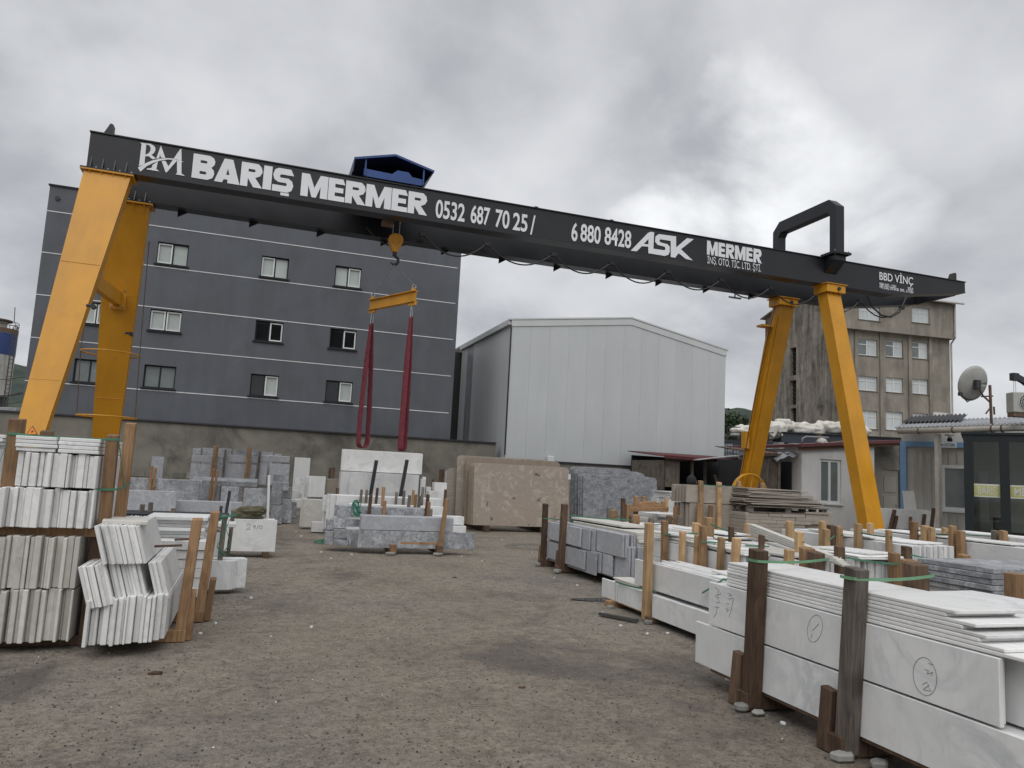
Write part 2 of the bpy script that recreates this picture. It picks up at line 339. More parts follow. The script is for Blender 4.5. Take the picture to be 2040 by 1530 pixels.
def mat_breccia():
    mt = bpy.data.materials.new('beige_breccia'); mt.use_nodes = True; t = mt.node_tree; t.nodes.clear()
    o = N(t, 'ShaderNodeOutputMaterial'); p = N(t, 'ShaderNodeBsdfPrincipled', Roughness=.4); LK(t, p.outputs[0], o.inputs[0])
    tcn = N(t, 'ShaderNodeTexCoord'); w = N(t, 'ShaderNodeTexNoise', Scale=1.7, Detail=7., Roughness=.62); LK(t, tcn.outputs['Object'], w.inputs['Vector'])
    ad = N(t, 'ShaderNodeVectorMath', operation='MULTIPLY_ADD'); LK(t, w.outputs['Color'], ad.inputs[0]); ad.inputs[1].default_value = (1.1, .6, 1.1); LK(t, tcn.outputs['Object'], ad.inputs[2])
    vo = N(t, 'ShaderNodeTexVoronoi', feature='F1', Scale=7.); LK(t, ad.outputs[0], vo.inputs['Vector'])
    ve = N(t, 'ShaderNodeTexVoronoi', feature='DISTANCE_TO_EDGE', Scale=7.); LK(t, ad.outputs[0], ve.inputs['Vector'])
    sp = N(t, 'ShaderNodeSeparateColor'); LK(t, vo.outputs['Color'], sp.inputs[0])
    f = N(t, 'ShaderNodeTexNoise', Scale=9., Detail=7., Roughness=.72, Distortion=2.2); LK(t, ad.outputs[0], f.inputs['Vector'])
    base = ramp(t, f.outputs[0], [(.3, (.225, .183, .147)), (.5, (.3, .252, .208)), (.62, (.325, .278, .23)), (.75, (.41, .36, .31))])
    isl = mth(t, 'MULTIPLY', ramp(t, sp.outputs[0], [(.7, 0), (.78, 1)]), ramp(t, ve.outputs[0], [(.03, 0), (.1, 1)]))
    base = mixc(t, mth(t, 'MULTIPLY', isl, .5), base, (.45, .39, .33))
    base = mixc(t, mth(t, 'MULTIPLY', ramp(t, ve.outputs[0], [(.0, 1), (.03, 0)]), ramp(t, f.outputs[0], [(.4, 0), (.65, .55)])), base, (.46, .4, .35))
    dk = mth(t, 'MULTIPLY', ramp(t, sp.outputs[1], [(.955, 0), (.965, 1)]), ramp(t, ve.outputs[0], [(.12, 0), (.2, 1)]))
    base = mixc(t, mth(t, 'MULTIPLY', dk, .85), base, (.09, .068, .052))
    LK(t, base, p.inputs['Base Color']); MT['beige_breccia'] = mt
mat_breccia()

def mat_glass():
    mt = bpy.data.materials.new('clear_glass'); mt.use_nodes = True; t = mt.node_tree; t.nodes.clear()
    o = N(t, 'ShaderNodeOutputMaterial'); g = N(t, 'ShaderNodeBsdfGlossy', Roughness=.03); tr = N(t, 'ShaderNodeBsdfTransparent')
    tr.inputs[0].default_value = (.72, .76, .74, 1)
    fr = N(t, 'ShaderNodeFresnel', IOR=1.5); mxx = N(t, 'ShaderNodeMixShader'); LK(t, fr.outputs[0], mxx.inputs[0]); LK(t, tr.outputs[0], mxx.inputs[1]); LK(t, g.outputs[0], mxx.inputs[2]); LK(t, mxx.outputs[0], o.inputs[0])
    MT['clear_glass'] = mt
mat_glass()

def mat_ground():
    mt = bpy.data.materials.new('gravel_ground'); mt.use_nodes = True; t = mt.node_tree; t.nodes.clear()
    o = N(t, 'ShaderNodeOutputMaterial'); p = N(t, 'ShaderNodeBsdfPrincipled'); LK(t, p.outputs[0], o.inputs[0]); p.inputs['Specular IOR Level'].default_value = .35
    tcn = N(t, 'ShaderNodeTexCoord'); v = tcn.outputs['Object']
    def nz(s, d=5., r=.6, di=0., vec=v):
        n = N(t, 'ShaderNodeTexNoise', Scale=s, Detail=d, Roughness=r, Distortion=di); LK(t, vec, n.inputs['Vector']); return n.outputs[0]
    big, mid, fin = nz(.3, 5, .6, .4), nz(1.3, 7, .68, .6), nz(22, 7, .78)
    grit = nz(95, 3, .75); crumb = nz(7.5, 7, .78, .3)
    base = ramp(t, big, [(.36, (.18, .154, .124)), (.47, (.222, .19, .151)), (.56, (.217, .192, .159)), (.68, (.188, .17, .147))])
    base = mixc(t, ramp(t, mid, [(.47, 0), (.7, .65)]), base, (.138, .122, .104))
    base = mixc(t, 1., base, ramp(t, crumb, [(.33, .6), (.5, 1.), (.68, 1.22)]), 'MULTIPLY')
    base = mixc(t, 1., base, ramp(t, fin, [(.33, .58), (.48, 1.), (.7, 1.3)]), 'MULTIPLY')
    base = mixc(t, 1., base, ramp(t, grit, [(.3, .6), (.7, 1.4)]), 'MULTIPLY')
    vo = N(t, 'ShaderNodeTexVoronoi', feature='F1', Scale=34.); LK(t, v, vo.inputs['Vector'])
    sp = N(t, 'ShaderNodeSeparateColor'); LK(t, vo.outputs['Color'], sp.inputs[0])
    st = mth(t, 'MULTIPLY', ramp(t, sp.outputs[0], [(.78, 0), (.8, 1)]), ramp(t, vo.outputs['Distance'], [(.2, 1), (.42, 0)]))
    base = mixc(t, mth(t, 'MULTIPLY', st, .55), base, ramp(t, sp.outputs[1], [(0, (.07, .062, .055)), (.62, (.1, .09, .08)), (.8, (.3, .28, .25))]))
    dust = mth(t, 'MULTIPLY', ramp(t, nz(.8, 7, .7, .5), [(.6, 0), (.74, 1)]), ramp(t, fin, [(.35, .2), (.6, 1)]))
    base = mixc(t, mth(t, 'MULTIPLY', dust, .45), base, (.36, .345, .315))
    damp = ramp(t, nz(.5, 6, .66, .9), [(.53, 0), (.64, 1)])
    base = mixc(t, mth(t, 'MULTIPLY', damp, .65), base, (.066, .057, .049))
    LK(t, base, p.inputs['Base Color'])
    LK(t, mth(t, 'SUBTRACT', .82, mth(t, 'MULTIPLY', damp, .3)), p.inputs['Roughness'])
    lump = nz(9., 5, .65)
    h = mth(t, 'ADD', mth(t, 'MULTIPLY', lump, 1.2), mth(t, 'MULTIPLY', fin, 1.))
    h = mth(t, 'ADD', h, mth(t, 'ADD', mth(t, 'MULTIPLY', grit, .3), mth(t, 'MULTIPLY', st, .55)))
    bn = N(t, 'ShaderNodeBump', Strength=1., Distance=.022); LK(t, h, bn.inputs['Height']); LK(t, bn.outputs[0], p.inputs['Normal'])
    MT['gravel_ground'] = mt
mat_ground()

# ------------------------------------------------------------------ ground
def gz(x, y):
    if abs(x) > 60 or y < -20 or y > 70: return 0.
    w = 1. if (-8 < x < 28 and -3 < y < 30) else .3
    rut = 0.
    for off in (0., .17, 1.55, 1.72, 2.6, 2.78):
        c = .9+off+.35*math.sin(y*.22)+.06*noise.noise(Vector((y*.5, off, 0)))
        rut -= .016*math.exp(-((x-c)/.1)**2)*(.6+.4*noise.noise(Vector((x, y*.7, off))))
    return rut*w+w*(.016*noise.noise(Vector((x*.35, y*.35, 3.)))+.008*noise.noise(Vector((x*1.3, y*1.3, 8.)))-.004)
def axis(lo, hi, d0, d1, step, grow=1.35):
    a = []; x = d0
    while x <= d1+1e-6: a.append(x); x += step
    s = step; x = d0
    while x > lo: s *= grow; x -= s; a.insert(0, x)
    s = step; x = a[-1]
    while x < hi: s *= grow; x += s; a.append(x)
    return a
xs, ys = axis(-1500, 1500, -5, 9, .16), axis(-300, 2500, 1.5, 17, .16)
g = MB(); nx = len(xs)
g.v = [(x, y, gz(x, y)) for y in ys for x in xs]
g.f = [(j*nx+i, j*nx+i+1, (j+1)*nx+i+1, (j+1)*nx+i) for j in range(len(ys)-1) for i in range(nx-1)]
tag(g.build('ground', MT['gravel_ground'], smooth=True), kind='structure')

def pebbles(name, mt, n, smin, smax, region, label):
    mb = MB()
    for _ in range(n):
        x, y = region()
        s = random.uniform(smin, smax)*random.choice((.6, .8, 1, 1.3)); z = gz(x, y)
        p = []
        a0 = random.random()*6.3
        for k in range(5):
            a = a0+k*1.2566; rr = s*random.uniform(.7, 1.1); p.append((x+rr*math.cos(a), y+rr*math.sin(a)*.8, z-.001))
        o = [(x+random.uniform(-.3, .3)*s+.55*(q[0]-x), y+.55*(q[1]-y), z+s*random.uniform(.5, .85)) for q in p]
        mb.add(p+o, [(5, 6, 7, 8, 9)]+[(i, (i+1) % 5, (i+1) % 5+5, i+5) for i in range(5)])
    return tag(mb.build(name, mt), label, 'gravel', kind='stuff')
def near_pt():
    d = 2.2+13*random.random()**1.7; px = random.uniform(-100, 2100)
    q = ray(px, 1200); q.z = 0; q.normalize(); return q.x*d, q.y*d
pebbles('loose_stones', MT['pebble_dark'], 11000, .003, .009, near_pt, 'small dark stones scattered over the yard ground')
pebbles('loose_stones', MT['pebble_grey'], 11000, .003, .01, near_pt, 'small grey stones scattered over the yard ground')
pebbles('marble_chips', MT['pebble_white'], 130, .003, .009, near_pt, 'small white marble chips scattered over the yard ground')
# leaf and bark scraps
# ------------------------------------------------------------------ walls with real openings
def facade(mb, T, u0, u1, z0, z1, ops, rev=.15):
    us = sorted({u0, u1, *[o[0] for o in ops], *[o[1] for o in ops]}); zs = sorted({z0, z1, *[o[2] for o in ops], *[o[3] for o in ops]})
    for i in range(len(us)-1):
        for j in range(len(zs)-1):
            um, zm = (us[i]+us[i+1])/2, (zs[j]+zs[j+1])/2
            if any(o[0] < um < o[1] and o[2] < zm < o[3] for o in ops): continue
            mb.add([T(us[i], zs[j], 0), T(us[i+1], zs[j], 0), T(us[i+1], zs[j+1], 0), T(us[i], zs[j+1], 0)], [(0, 1, 2, 3)])
    for a, b, c, d in ops:
        mb.add([T(a, c, 0), T(b, c, 0), T(b, d, 0), T(a, d, 0), T(a, c, rev), T(b, c, rev), T(b, d, rev), T(a, d, rev)],
               [(1, 0, 4, 5), (2, 1, 5, 6), (3, 2, 6, 7), (0, 3, 7, 4)])
def tbox(mb, T, u0, u1, z0, z1, d0, d1):
    mb.hexa([T(u0, z0, d0), T(u1, z0, d0), T(u1, z0, d1), T(u0, z0, d1)], [T(u0, z1, d0), T(u1, z1, d0), T(u1, z1, d1), T(u0, z1, d1)])
def window(parent, T, u0, u1, z0, z1, rev, fm, panes, sill=None, transom=None, fw=.05, sash=()):
    """frame with mullions, a pane in each light, a sill; panes: list of materials left to right"""
    f = MB(); n = len(panes); w = (u1-u0)/n; d0, d1 = rev-.06, rev
    for a, b, c, d in ((u0, u1, z0, z0+fw), (u0, u1, z1-fw, z1)): tbox(f, T, a, b, c, d, d0, d1)
    for k in range(n+1):
        c = u0+k*w; lo = u0 if k == 0 else c-fw/2; hi = u1 if k == n else c+fw/2
        if k == 0: hi = u0+fw
        if k == n: lo = u1-fw
        tbox(f, T, lo, hi, z0+fw, z1-fw, d0+.002, d1)
    if transom: tbox(f, T, u0+fw, u1-fw, z0+transom*(z1-z0)-fw*.4, z0+transom*(z1-z0)+fw*.4, d0+.004, d1)
    fo = f.build('window', fm, parent)
    for k, pm in enumerate(panes):
        p = MB(); tbox(p, T, u0+k*w+fw*.6, u0+(k+1)*w-fw*.6, z0+fw*.6, z1-fw*.6, rev-.03, rev-.02); p.build('pane', pm, fo)
    for k in sash:
        p = MB(); a, b = u0+k*w+fw*.45, u0+(k+1)*w-fw*.45; c, d = z0+fw*.9, z1-fw*.9; s = .045
        for q in ((a, b, c, c+s), (a, b, d-s, d), (a, a+s, c+s, d-s), (b-s, b, c+s, d-s)): tbox(p, T, *q, d0-.03, d0+.01)
        p.build('sash', MT['frame_white'], fo)
    if sill:
        p = MB(); tbox(p, T, u0-.06, u1+.06, z0-.05, z0-.003, -.06, rev-.01); p.build('sill', sill, fo)
    return fo

# ------------------------------------------------------------------ slate building behind the yard wall
BY = 28.4
bl = thing('office_building', 'four storey slate grey plastered building with thin white lines and small windows', 'building', (0, BY+4, 0))
BX0, BX1, BZ1 = -7.28, 7.17, 10.5
TB = lambda u, z, d: Vector((u, BY+d, z))
cols_ = [(-5.92, -4.98), (-3.79, -2.78), (-.31, .65), (2.33, 3.31)]
rows_ = [(8.29, 9.07), (5.91, 6.66), (3.91, 4.7)]
ops = [(a, b, c, d) for (c, d) in rows_ for (a, b) in cols_]
mb = MB(); facade(mb, TB, BX0, BX1, .0, BZ1, ops, .16)
mb.add([(BX0, BY, 0), (BX0, BY+4.5, 0), (BX0, BY+4.5, BZ1), (BX0, BY, BZ1), (BX1, BY, 0), (BX1, BY+4.5, 0), (BX1, BY+4.5, BZ1), (BX1, BY, BZ1)], [(0, 3, 2, 1), (4, 5, 6, 7), (1, 2, 6, 5)])
mb.build('wall', MT['facade_slate'], bl)
mb = MB(); mb.box(((BX0+BX1)/2, BY+2.25, BZ1-.12), (BX1-BX0-.3, 4.2, .12)); mb.build('roof', MT['concrete'], bl)
mb = MB()
for a, b, c, d in ((BX0-.04, BX1+.04, BY-.05, BY+.2), (BX0-.04, BX1+.04, BY+4.3, BY+4.54)): mb.box(((a+b)/2, (c+d)/2, BZ1+.02), (b-a, d-c, .05))
for x in (BX0+.08, BX1-.08): mb.box((x, BY+2.25, BZ1+.018), (.22, 4.09, .045))
mb.build('coping', MT['frame_dark'], bl)
F, D, G = MT['frost_glass'], MT['dark_glass'], MT['grey_glass']
kinds = {(0, 0): ('d', [F, F]), (0, 1): ('d', [F, F]), (0, 2): ('d', [F, F]), (0, 3): ('d', [F, F]),
         (1, 0): ('d', [F, F]), (1, 1): ('d', [F, F]), (1, 2): ('d', [D, D]), (1, 3): ('d', [D, D]),
         (2, 0): ('d', [G, G]), (2, 1): ('d', [G, G]), (2, 2): ('d', [D, F]), (2, 3): ('d', [D, F])}
for r_, (c, d) in enumerate(rows_):
    for k, (a, b) in enumerate(cols_):
        sash = [0] if (r_, k) in ((0, 1), (0, 2)) else [1] if r_ > 0 and k > 1 or (r_, k) == (0, 3) else [0, 1] if (r_, k) in ((1, 0), (1, 1)) else []
        window(bl, TB, a, b, c, d, .16, MT['frame_dark'], kinds[(r_, k)][1], MT['frame_dark'], fw=.045, sash=sash)
for z in (9.61, 8.17, 6.72, 5.27, 3.82):
    segs = [(BX0, BX1-.12)]
    for a, b, c, d in ops:
        if c-.05 < z < d:
            segs = [q for s in segs for q in (((s[0], a-.07), (b+.07, s[1])) if s[0] < a < s[1] else (s,))]
    for a, b in segs:
        mb = MB(); mb.box(((a+b)/2, BY-.004, z), (b-a, .012, .028)); mb.build('joint_strip', MT['line_white'], bl)
mb = MB(); v_ = onY(115, 395, BY); mb.tube([(v_.x, BY+.08, v_.z), (v_.x, BY-.05, v_.z)], .075, 10); mb.build('vent_pipe', MT['black_part'], bl)

# ------------------------------------------------------------------ concrete yard wall
YW = 28.0
wl = thing('yard_wall', 'stained concrete yard wall with dark coping below the slate building', 'wall', (0, YW, 0))
mb = MB(); xl, xr = -30., 8.92
mb.quadgrid(lambda u, v: Vector((xl+(xr-xl)*u, YW+.012*noise.noise(Vector((u*60, v*5, 1.))), v*2.72)), 120, 8)
mb.add([(xl, YW+.3, 0), (xr, YW+.3, 0), (xr, YW+.3, 2.72), (xl, YW+.3, 2.72), (xl, YW, 2.72), (xr, YW, 2.72), (xr, YW, 0), (xl, YW, 0)], [(1, 0, 3, 2), (4, 5, 2, 3), (5, 6, 1, 2), (7, 4, 3, 0)])
mb.build('wall', MT['concrete'], wl)
mb = MB(); mb.box(((xl+xr)/2, YW+.14, 2.76), (xr-xl, .42, .055)); mb.build('coping', MT['dark_metal_and_shade'], wl)
# exposed blocks low in the wall where the plaster has gone
for k in range(26):
    rr, cc_ = divmod(k, 9); mb = MB()
    x = -4.4+cc_*.42+(rr % 2)*.2; z = .55+rr*.21
    if random.random() < .25: continue
    mb.box((x, YW+.04, z), (.395, .12, .19)); mb.build('block', MT['concrete_light'] if random.random() < .4 else MT['concrete'], wl, bevel=.006)

# ------------------------------------------------------------------ white panel warehouse
WY = 27.6
wh = thing('warehouse', 'white metal panel warehouse with low pitched gable beside the slate building', 'building', (14, WY+6, 0))
cL, cA, cR = onY(1025, 640, WY), onY(1258, 637, WY), onY(1446, 700, WY)
x0, xa, x1 = onY(1006, 912, WY).x, cA.x, cR.x
zb = 2.17
def ztop(x): return cL.z+(cA.z-cL.z)*(x-x0)/(xa-x0) if x < xa else cA.z+(cR.z-cA.z)*(x-xa)/(x1-xa)
npan = 12; pw = (x1-x0)/npan
for k in range(npan):
    a, b = x0+k*pw+.002, x0+(k+1)*pw-.002
    top = [(b, WY, ztop(b)), (a, WY, ztop(a))]
    if a < xa < b: top.insert(1, (xa, WY, ztop(xa)))
    mb = MB(); mb.prism([(a, WY, zb), (b, WY, zb)]+top, (0, .06, 0)); mb.build('panel', MT['panel_white'], wh)
mb = MB(); mb.box(((x0+x1)/2, WY+.045, zb+2.2), (x1-x0-.1, .06, 4.4)); mb.build('backing', MT['panel_white'], wh)
for k in range(7):                          # left side wall
    a, b = WY+.1+k*1.05, WY+.1+(k+1)*1.05-.008
    mb = MB(); mb.prism([(x0, a, zb+.0), (x0, b, zb), (x0, b, cL.z), (x0, a, cL.z)], (.06, 0, 0)); mb.build('panel', MT['panel_white'] if k != 5 else MT['corrugated_grey'], wh)
for k in range(9):                          # right side wall
    a, b = WY+.1+k*1.05, WY+.1+(k+1)*1.05-.008
    mb = MB(); mb.prism([(x1, a, zb), (x1, b, zb), (x1, b, cR.z), (x1, a, cR.z)], (-.06, 0, 0)); mb.build('panel', MT['panel_white'], wh)
def rake(pa, pb):
    mb = MB(); pa, pb = Vector(pa), Vector(pb); d = Vector((0, -.03, 0))
    mb.prism([pa+d+Vector((0, 0, .03)), pb+d+Vector((0, 0, .03)), pb+d-Vector((0, 0, .22)), pa+d-Vector((0, 0, .22))], (0, .05, 0)); return mb
rake((x0-.02, WY, cL.z), (xa, WY, cA.z)).build('verge_trim', MT['trim_white'], wh)
rake((xa, WY, cA.z), (x1+.03, WY, cR.z)).build('verge_trim', MT['trim_white'], wh)
mb = MB(); mb.box((x0-.012, WY+.02, (zb+cL.z)/2), (.03, .1, cL.z-zb-.3)); mb.build('corner_trim', MT['dark_metal_and_shade'], wh)
mb = MB(); mb.box((x0-.05, WY+3.75, cL.z-.06), (.14, 7.4, .16)); mb.build('eave_gutter', MT['trim_white'], wh)
for pa, pb, nm in (((x0-.1, cL.z+.03), (xa, cA.z+.05), 'roof_slope'), ((xa, cA.z+.05), (x1+.1, cR.z+.03), 'roof_slope')):
    mb = MB(); mb.prism([(pa[0], WY-.05, pa[1]), (pb[0], WY-.05, pb[1]), (pb[0], WY-.05, pb[1]+.06), (pa[0], WY-.05, pa[1]+.06)], (0, 9.7, 0)); mb.build(nm, MT['trim_white'], wh)
mb = MB(); mb.box(((x0+x1)/2, WY+.12, zb/2-.01), (x1-x0, .3, zb-.04)); mb.build('plinth', MT['concrete_light'], wh)
mb = MB(); mb.box(((x0+x1)/2, WY-.04, zb-.02), (x1-x0, .1, .06)); mb.build('drip_flashing', MT['dark_metal_and_shade'], wh)
mb = MB(); mb.box(((BX1+x0)/2, WY+7.6, 3.7), (x0-BX1+.6, .1, 7.3)); tag(mb.build('dark_gap_sheet', MT['black_part']), 'black sheet standing in for the dark gap between slate building and warehouse', 'screen')  # black sheet added so the gap between the buildings reads dark

# ------------------------------------------------------------------ gantry crane
GY, GB, GT = 17.0, 7.45, 8.19         # front web plane, girder underside, girder top
cr = thing('gantry_crane', 'double girder gantry crane with black girders and yellow legs across the stone yard', 'gantry crane', (5.6, 18, 0))
XL, XR, XT = -3.76, 20.35, 17.5
def girder(y0):
    mb = MB(); w = .36
    prof = [(XL, GB), (XT, GB), (XR, GB+.42), (XR, GT), (XL, GT)]
    mb.prism([(x, y0+.012, z) for x, z in prof], (0, w-.024, 0))
    g_ = mb.build('girder', MT['crane_black'], cr, fix=True)
    f = MB()                                             # flanges proud of the web
    f.box(((XL+XR)/2, y0+w/2, GT+.012), (XR-XL+.03, w+.05, .024)); f.build('top_flange', MT['crane_black'], g_)
    f = MB(); f.box(((XL+XT)/2, y0+w/2, GB-.009), (XT-XL, w+.03, .018))
    f.prism([(XT+.01, y0-.012, GB-.016), (XR, y0-.012, GB+.404), (XR, y0-.012, GB+.42), (XT+.01, y0-.012, GB)], (0, w+.024, 0)); f.build('bottom_flange', MT['crane_black'], g_)
    f = MB(); f.box(((XL+XR)/2, y0+w/2, GT+.05), (XR-XL-.4, .06, .05)); f.build('rail', MT['steel'], g_)
    for x in (XL+.3, XR-.35):
        f = MB(); f.prism([(x-.09, y0+w/2-.1, GT+.024), (x+.09, y0+w/2-.1, GT+.024), (x+.09, y0+w/2-.1, GT+.27), (x+.03, y0+w/2-.1, GT+.29)], (0, .2, 0)); f.build('bumper', MT['black_part'], g_)
    return g_
RY = 18.82
gf, gr = girder(GY), girder(RY)
for x in (XL+.03, XR-.03):
    mb = MB(); mb.box((x, (GY+.36+RY)/2, GT-.2), (.06, RY-GY-.36, .3)); mb.build('end_tie', MT['crane_black'], cr)
for k in range(12):                                      # small brackets under the rear girder
    x = -2.2+k*1.62; mb = MB(); mb.prism([(x, RY+.3, GB-.02), (x+.22, RY+.3, GB-.02), (x, RY+.3, GB-.16)], (0, .05, 0)); mb.build('bracket', MT['crane_black'], cr)
for q in ((1068, 420), (1218, 455)):
    p = onY(*q, GY+.2); mb = MB(); mb.tube(circ((p.x, GY+.2, GT+.03), .09, 9, 'Y', 0, math.pi), .018, 6); mb.build('lifting_eye', MT['black_part'], cr)
# legs: four bottom corners, four top corners each (tapered box legs)
def leg(x0t, x1t, x0b, x1b, yt, yb_, dt, db, zt, zb_=.42, sub=None):
    mb = MB(); mb.hexa([(x0b, yb_, zb_), (x1b, yb_, zb_), (x1b, yb_+db, zb_), (x0b, yb_+db, zb_)], [(x0t, yt, zt), (x1t, yt, zt), (x1t, yt+dt, zt), (x0t, yt+dt, zt)])
    return mb.build('leg', MT['yellow'], cr, bevel=.006)
ZLT = 7.36
l1 = leg(-3.77, -2.94, -4.15, -3.84, 16.985, 15.46, .42, .32, ZLT)
l2 = leg(-3.62, -2.79, -3.68, -3.24, 18.80, 20.82, .42, .34, ZLT)
for lg_, (xa, xb, xc, xd, yt_, yb2) in ((l1, (-3.77, -2.94, -4.15, -3.84, 16.985, 15.46)), (l2, (-3.62, -2.79, -3.68, -3.24, 18.80, 20.82))):
    mb = MB(); e_ = .022; mb.hexa([(xc-e_, yb2-.014, .44), (xd+e_, yb2-.014, .44), (xd+e_, yb2-.002, .44), (xc-e_, yb2-.002, .44)], [(xa-e_, yt_-.014, ZLT-.02), (xb+e_, yt_-.014, ZLT-.02), (xb+e_, yt_-.002, ZLT-.02), (xa-e_, yt_-.002, ZLT-.02)]); mb.build('face_plate', MT['yellow'], lg_)
    for z in (2.9, 5.3):
        k = (ZLT-z)/(ZLT-.42); a_ = Vector((xa+(xc-xa)*k, yt_+(yb2-yt_)*k-.016, z)); b_ = Vector((xb+(xd-xb)*k, yt_+(yb2-yt_)*k-.016, z)); mb = MB(); mb.tube([a_, b_], .006, 5); mb.build('weld_seam', MT['yellow'], lg_)
l3 = leg(15.02, 15.50, 15.10, 15.62, 16.93, 15.46, .40, .36, 7.18)
l4 = leg(14.97, 15.47, 15.03, 15.42, 18.84, 20.82, .40, .36, 7.18)
for lg, x0_, x1_, y_ in ((l1, -3.86, -2.86, 16.93), (l2, -3.72, -2.70, 18.74)):
    mb = MB(); mb.box(((x0_+x1_)/2, y_+.26, ZLT+.017), (x1_-x0_, .54, .03)); mb.build('cap_plate', MT['yellow'], lg)
    mb = MB(); mb.box(((x0_+x1_)/2, y_+.26, ZLT+.05), (x1_-x0_, .52, .03)); mb.build('flange_plate', MT['crane_black'], lg)
    for k in range(4):
        x = x0_+.17+k*.22
        mb = MB(); mb.prism([(x, y_+.01, ZLT+.07), (x+.018, y_+.01, ZLT+.07), (x+.018, y_+.075, ZLT+.07), (x, y_+.075, ZLT+.07)], (0, 0, .004))
        mb.prism([(x, y_+.0, ZLT+.07), (x, y_+.075, ZLT+.07), (x, y_+.075, ZLT+.3)], (.02, 0, 0)); mb.build('gusset', MT['crane_black'], lg)
        mb = MB(); mb.prism([(x, y_+.0, ZLT), (x, y_+.07, ZLT), (x, y_+.085, ZLT-.2)], (.02, 0, 0)); mb.build('gusset', MT['yellow'], lg)
        mb = MB(); mb.tube([(x+.12, y_+.03, ZLT+.06), (x+.12, y_+.03, ZLT+.095)], .018, 6); mb.build('bolt', MT['steel'], lg)
for lg, x0_, x1_, y_ in ((l3, 14.93, 15.58, 16.83), (l4, 14.88, 15.55, 18.78)):
    mb = MB(); mb.box(((x0_+x1_)/2, y_+.27, 7.305), (x1_-x0_, .54, .23)); mb.build('head_box', MT['yellow'], lg, bevel=.004)
    mb = MB(); mb.box(((x0_+x1_)/2, y_+.27, 7.43), (x1_-x0_+.1, .62, .02)); mb.build('cap_plate', MT['yellow'], lg)
    mb = MB(); mb.tube([((x0_+x1_)/2+.08, y_-.002, 7.3), ((x0_+x1_)/2+.08, y_-.05, 7.3)], .05, 10); mb.build('pin', MT['black_part'], lg)
    for k in (.16, .32, .48):
        mb = MB(); mb.prism([(x0_+k, y_+.02, 7.18), (x0_+k, y_+.1, 7.18), (x0_+k, y_+.11, 7.07)], (.016, 0, 0)); mb.build('gusset', MT['yellow'], lg)
# cross braces between the legs of one side
mb = MB(); mb.bar((-3.43, 17.0, 5.1), (-3.3, 19.5, 5.2), .16, .3); b_ = mb.build('cross_brace', MT['yellow'], cr)
mb = MB(); mb.box((-3.3, 19.39, 5.2), (.34, .03, .5)); mb.build('end_plate', MT['yellow'], b_)
for dx in (-.12, .12):
    for dz in (-.2, .2):
        mb = MB(); mb.tube([(-3.3+dx, 19.38, 5.2+dz), (-3.3+dx, 19.34, 5.2+dz)], .022, 6); mb.build('bolt', MT['steel'], b_)
# sills with wheels on the ground rails
for x, ya, yb_ in ((-3.75, 15.1, 21.6), (15.3, 15.1, 21.6)):
    mb = MB(); mb.box((x, (ya+yb_)/2, .3), (.34, yb_-ya, .26)); s_ = mb.build('sill_beam', MT['yellow'], cr, bevel=.01)
    for y in (ya+.35, yb_-.35):
        mb = MB(); mb.tube([(x-.08, y, .16), (x+.08, y, .16)], .15, 16); mb.build('wheel', MT['black_part'], s_)
# ladder cage hoops round the rear left leg
for z, rr in ((3.92, .62), (2.45, .64)):
    y = 18.8+(7.36-z)/6.94*2.02+.05; c = Vector((-3.36, y-.25, z))
    mb = MB(); mb.tube(circ(c, rr, 28, 'Z'), .018, 6, closed=True); mb.build('cage_hoop', MT['yellow'], cr)
for sx in (-1, 1):
    mb = MB(); mb.tube([(-3.36+sx*.62, 20.2-.25, 2.45), (-3.36+sx*.62, 19.83-.25, 3.92), (-3.3+sx*.56, 19.1, 6.6)], .011, 5); mb.build('cage_rod', MT['rusty'], cr)
for px, py, yy in ((186, 609, 16.3), (261, 664, 19.4)):
    p = onY(px, py, yy); mb = MB(); mb.tube([p+Vector((-.12, .03, 0)), p], .03, 8); mb.tube([p-Vector((.0, .05, .02)), p+Vector((.0, .06, -.02))], .05, 10); mb.build('warning_lamp', MT['black_part'], cr)
# electrical warning triangle on the front left leg
pl = ((0, 15.4, 0), (0, 7.43, -1.6))
wq = [onP(x, y, (0, 15.345, 0), (0, 7.43, -1.62)) for x, y in ((52, 866), (75, 866), (65, 848))]
mb = MB(); mb.prism(wq, (0, .006, 0)); wt = mb.build('warning_sign', MT['black_part'], cr)
cen = sum(wq, Vector())/3
mb = MB(); mb.prism([cen+(p-cen)*.8+Vector((0, -.005, 0)) for p in wq], (0, .003, 0)); mb.build('sign_face', MT['warning_orange'], wt)
mb = MB(); k_ = .012
mb.poly([[(.0, 4.2), (-2.6, -.5), (-.4, -.2), (-1.6, -3.6), (2.4, .8), (.5, .7), (1.8, 4.2)]], lambda x, y: cen+Vector((x*k_, -.008-.0028*y*k_*60*.2, y*k_-.03))); mb.build('lightning_bolt', MT['black_part'], wt)
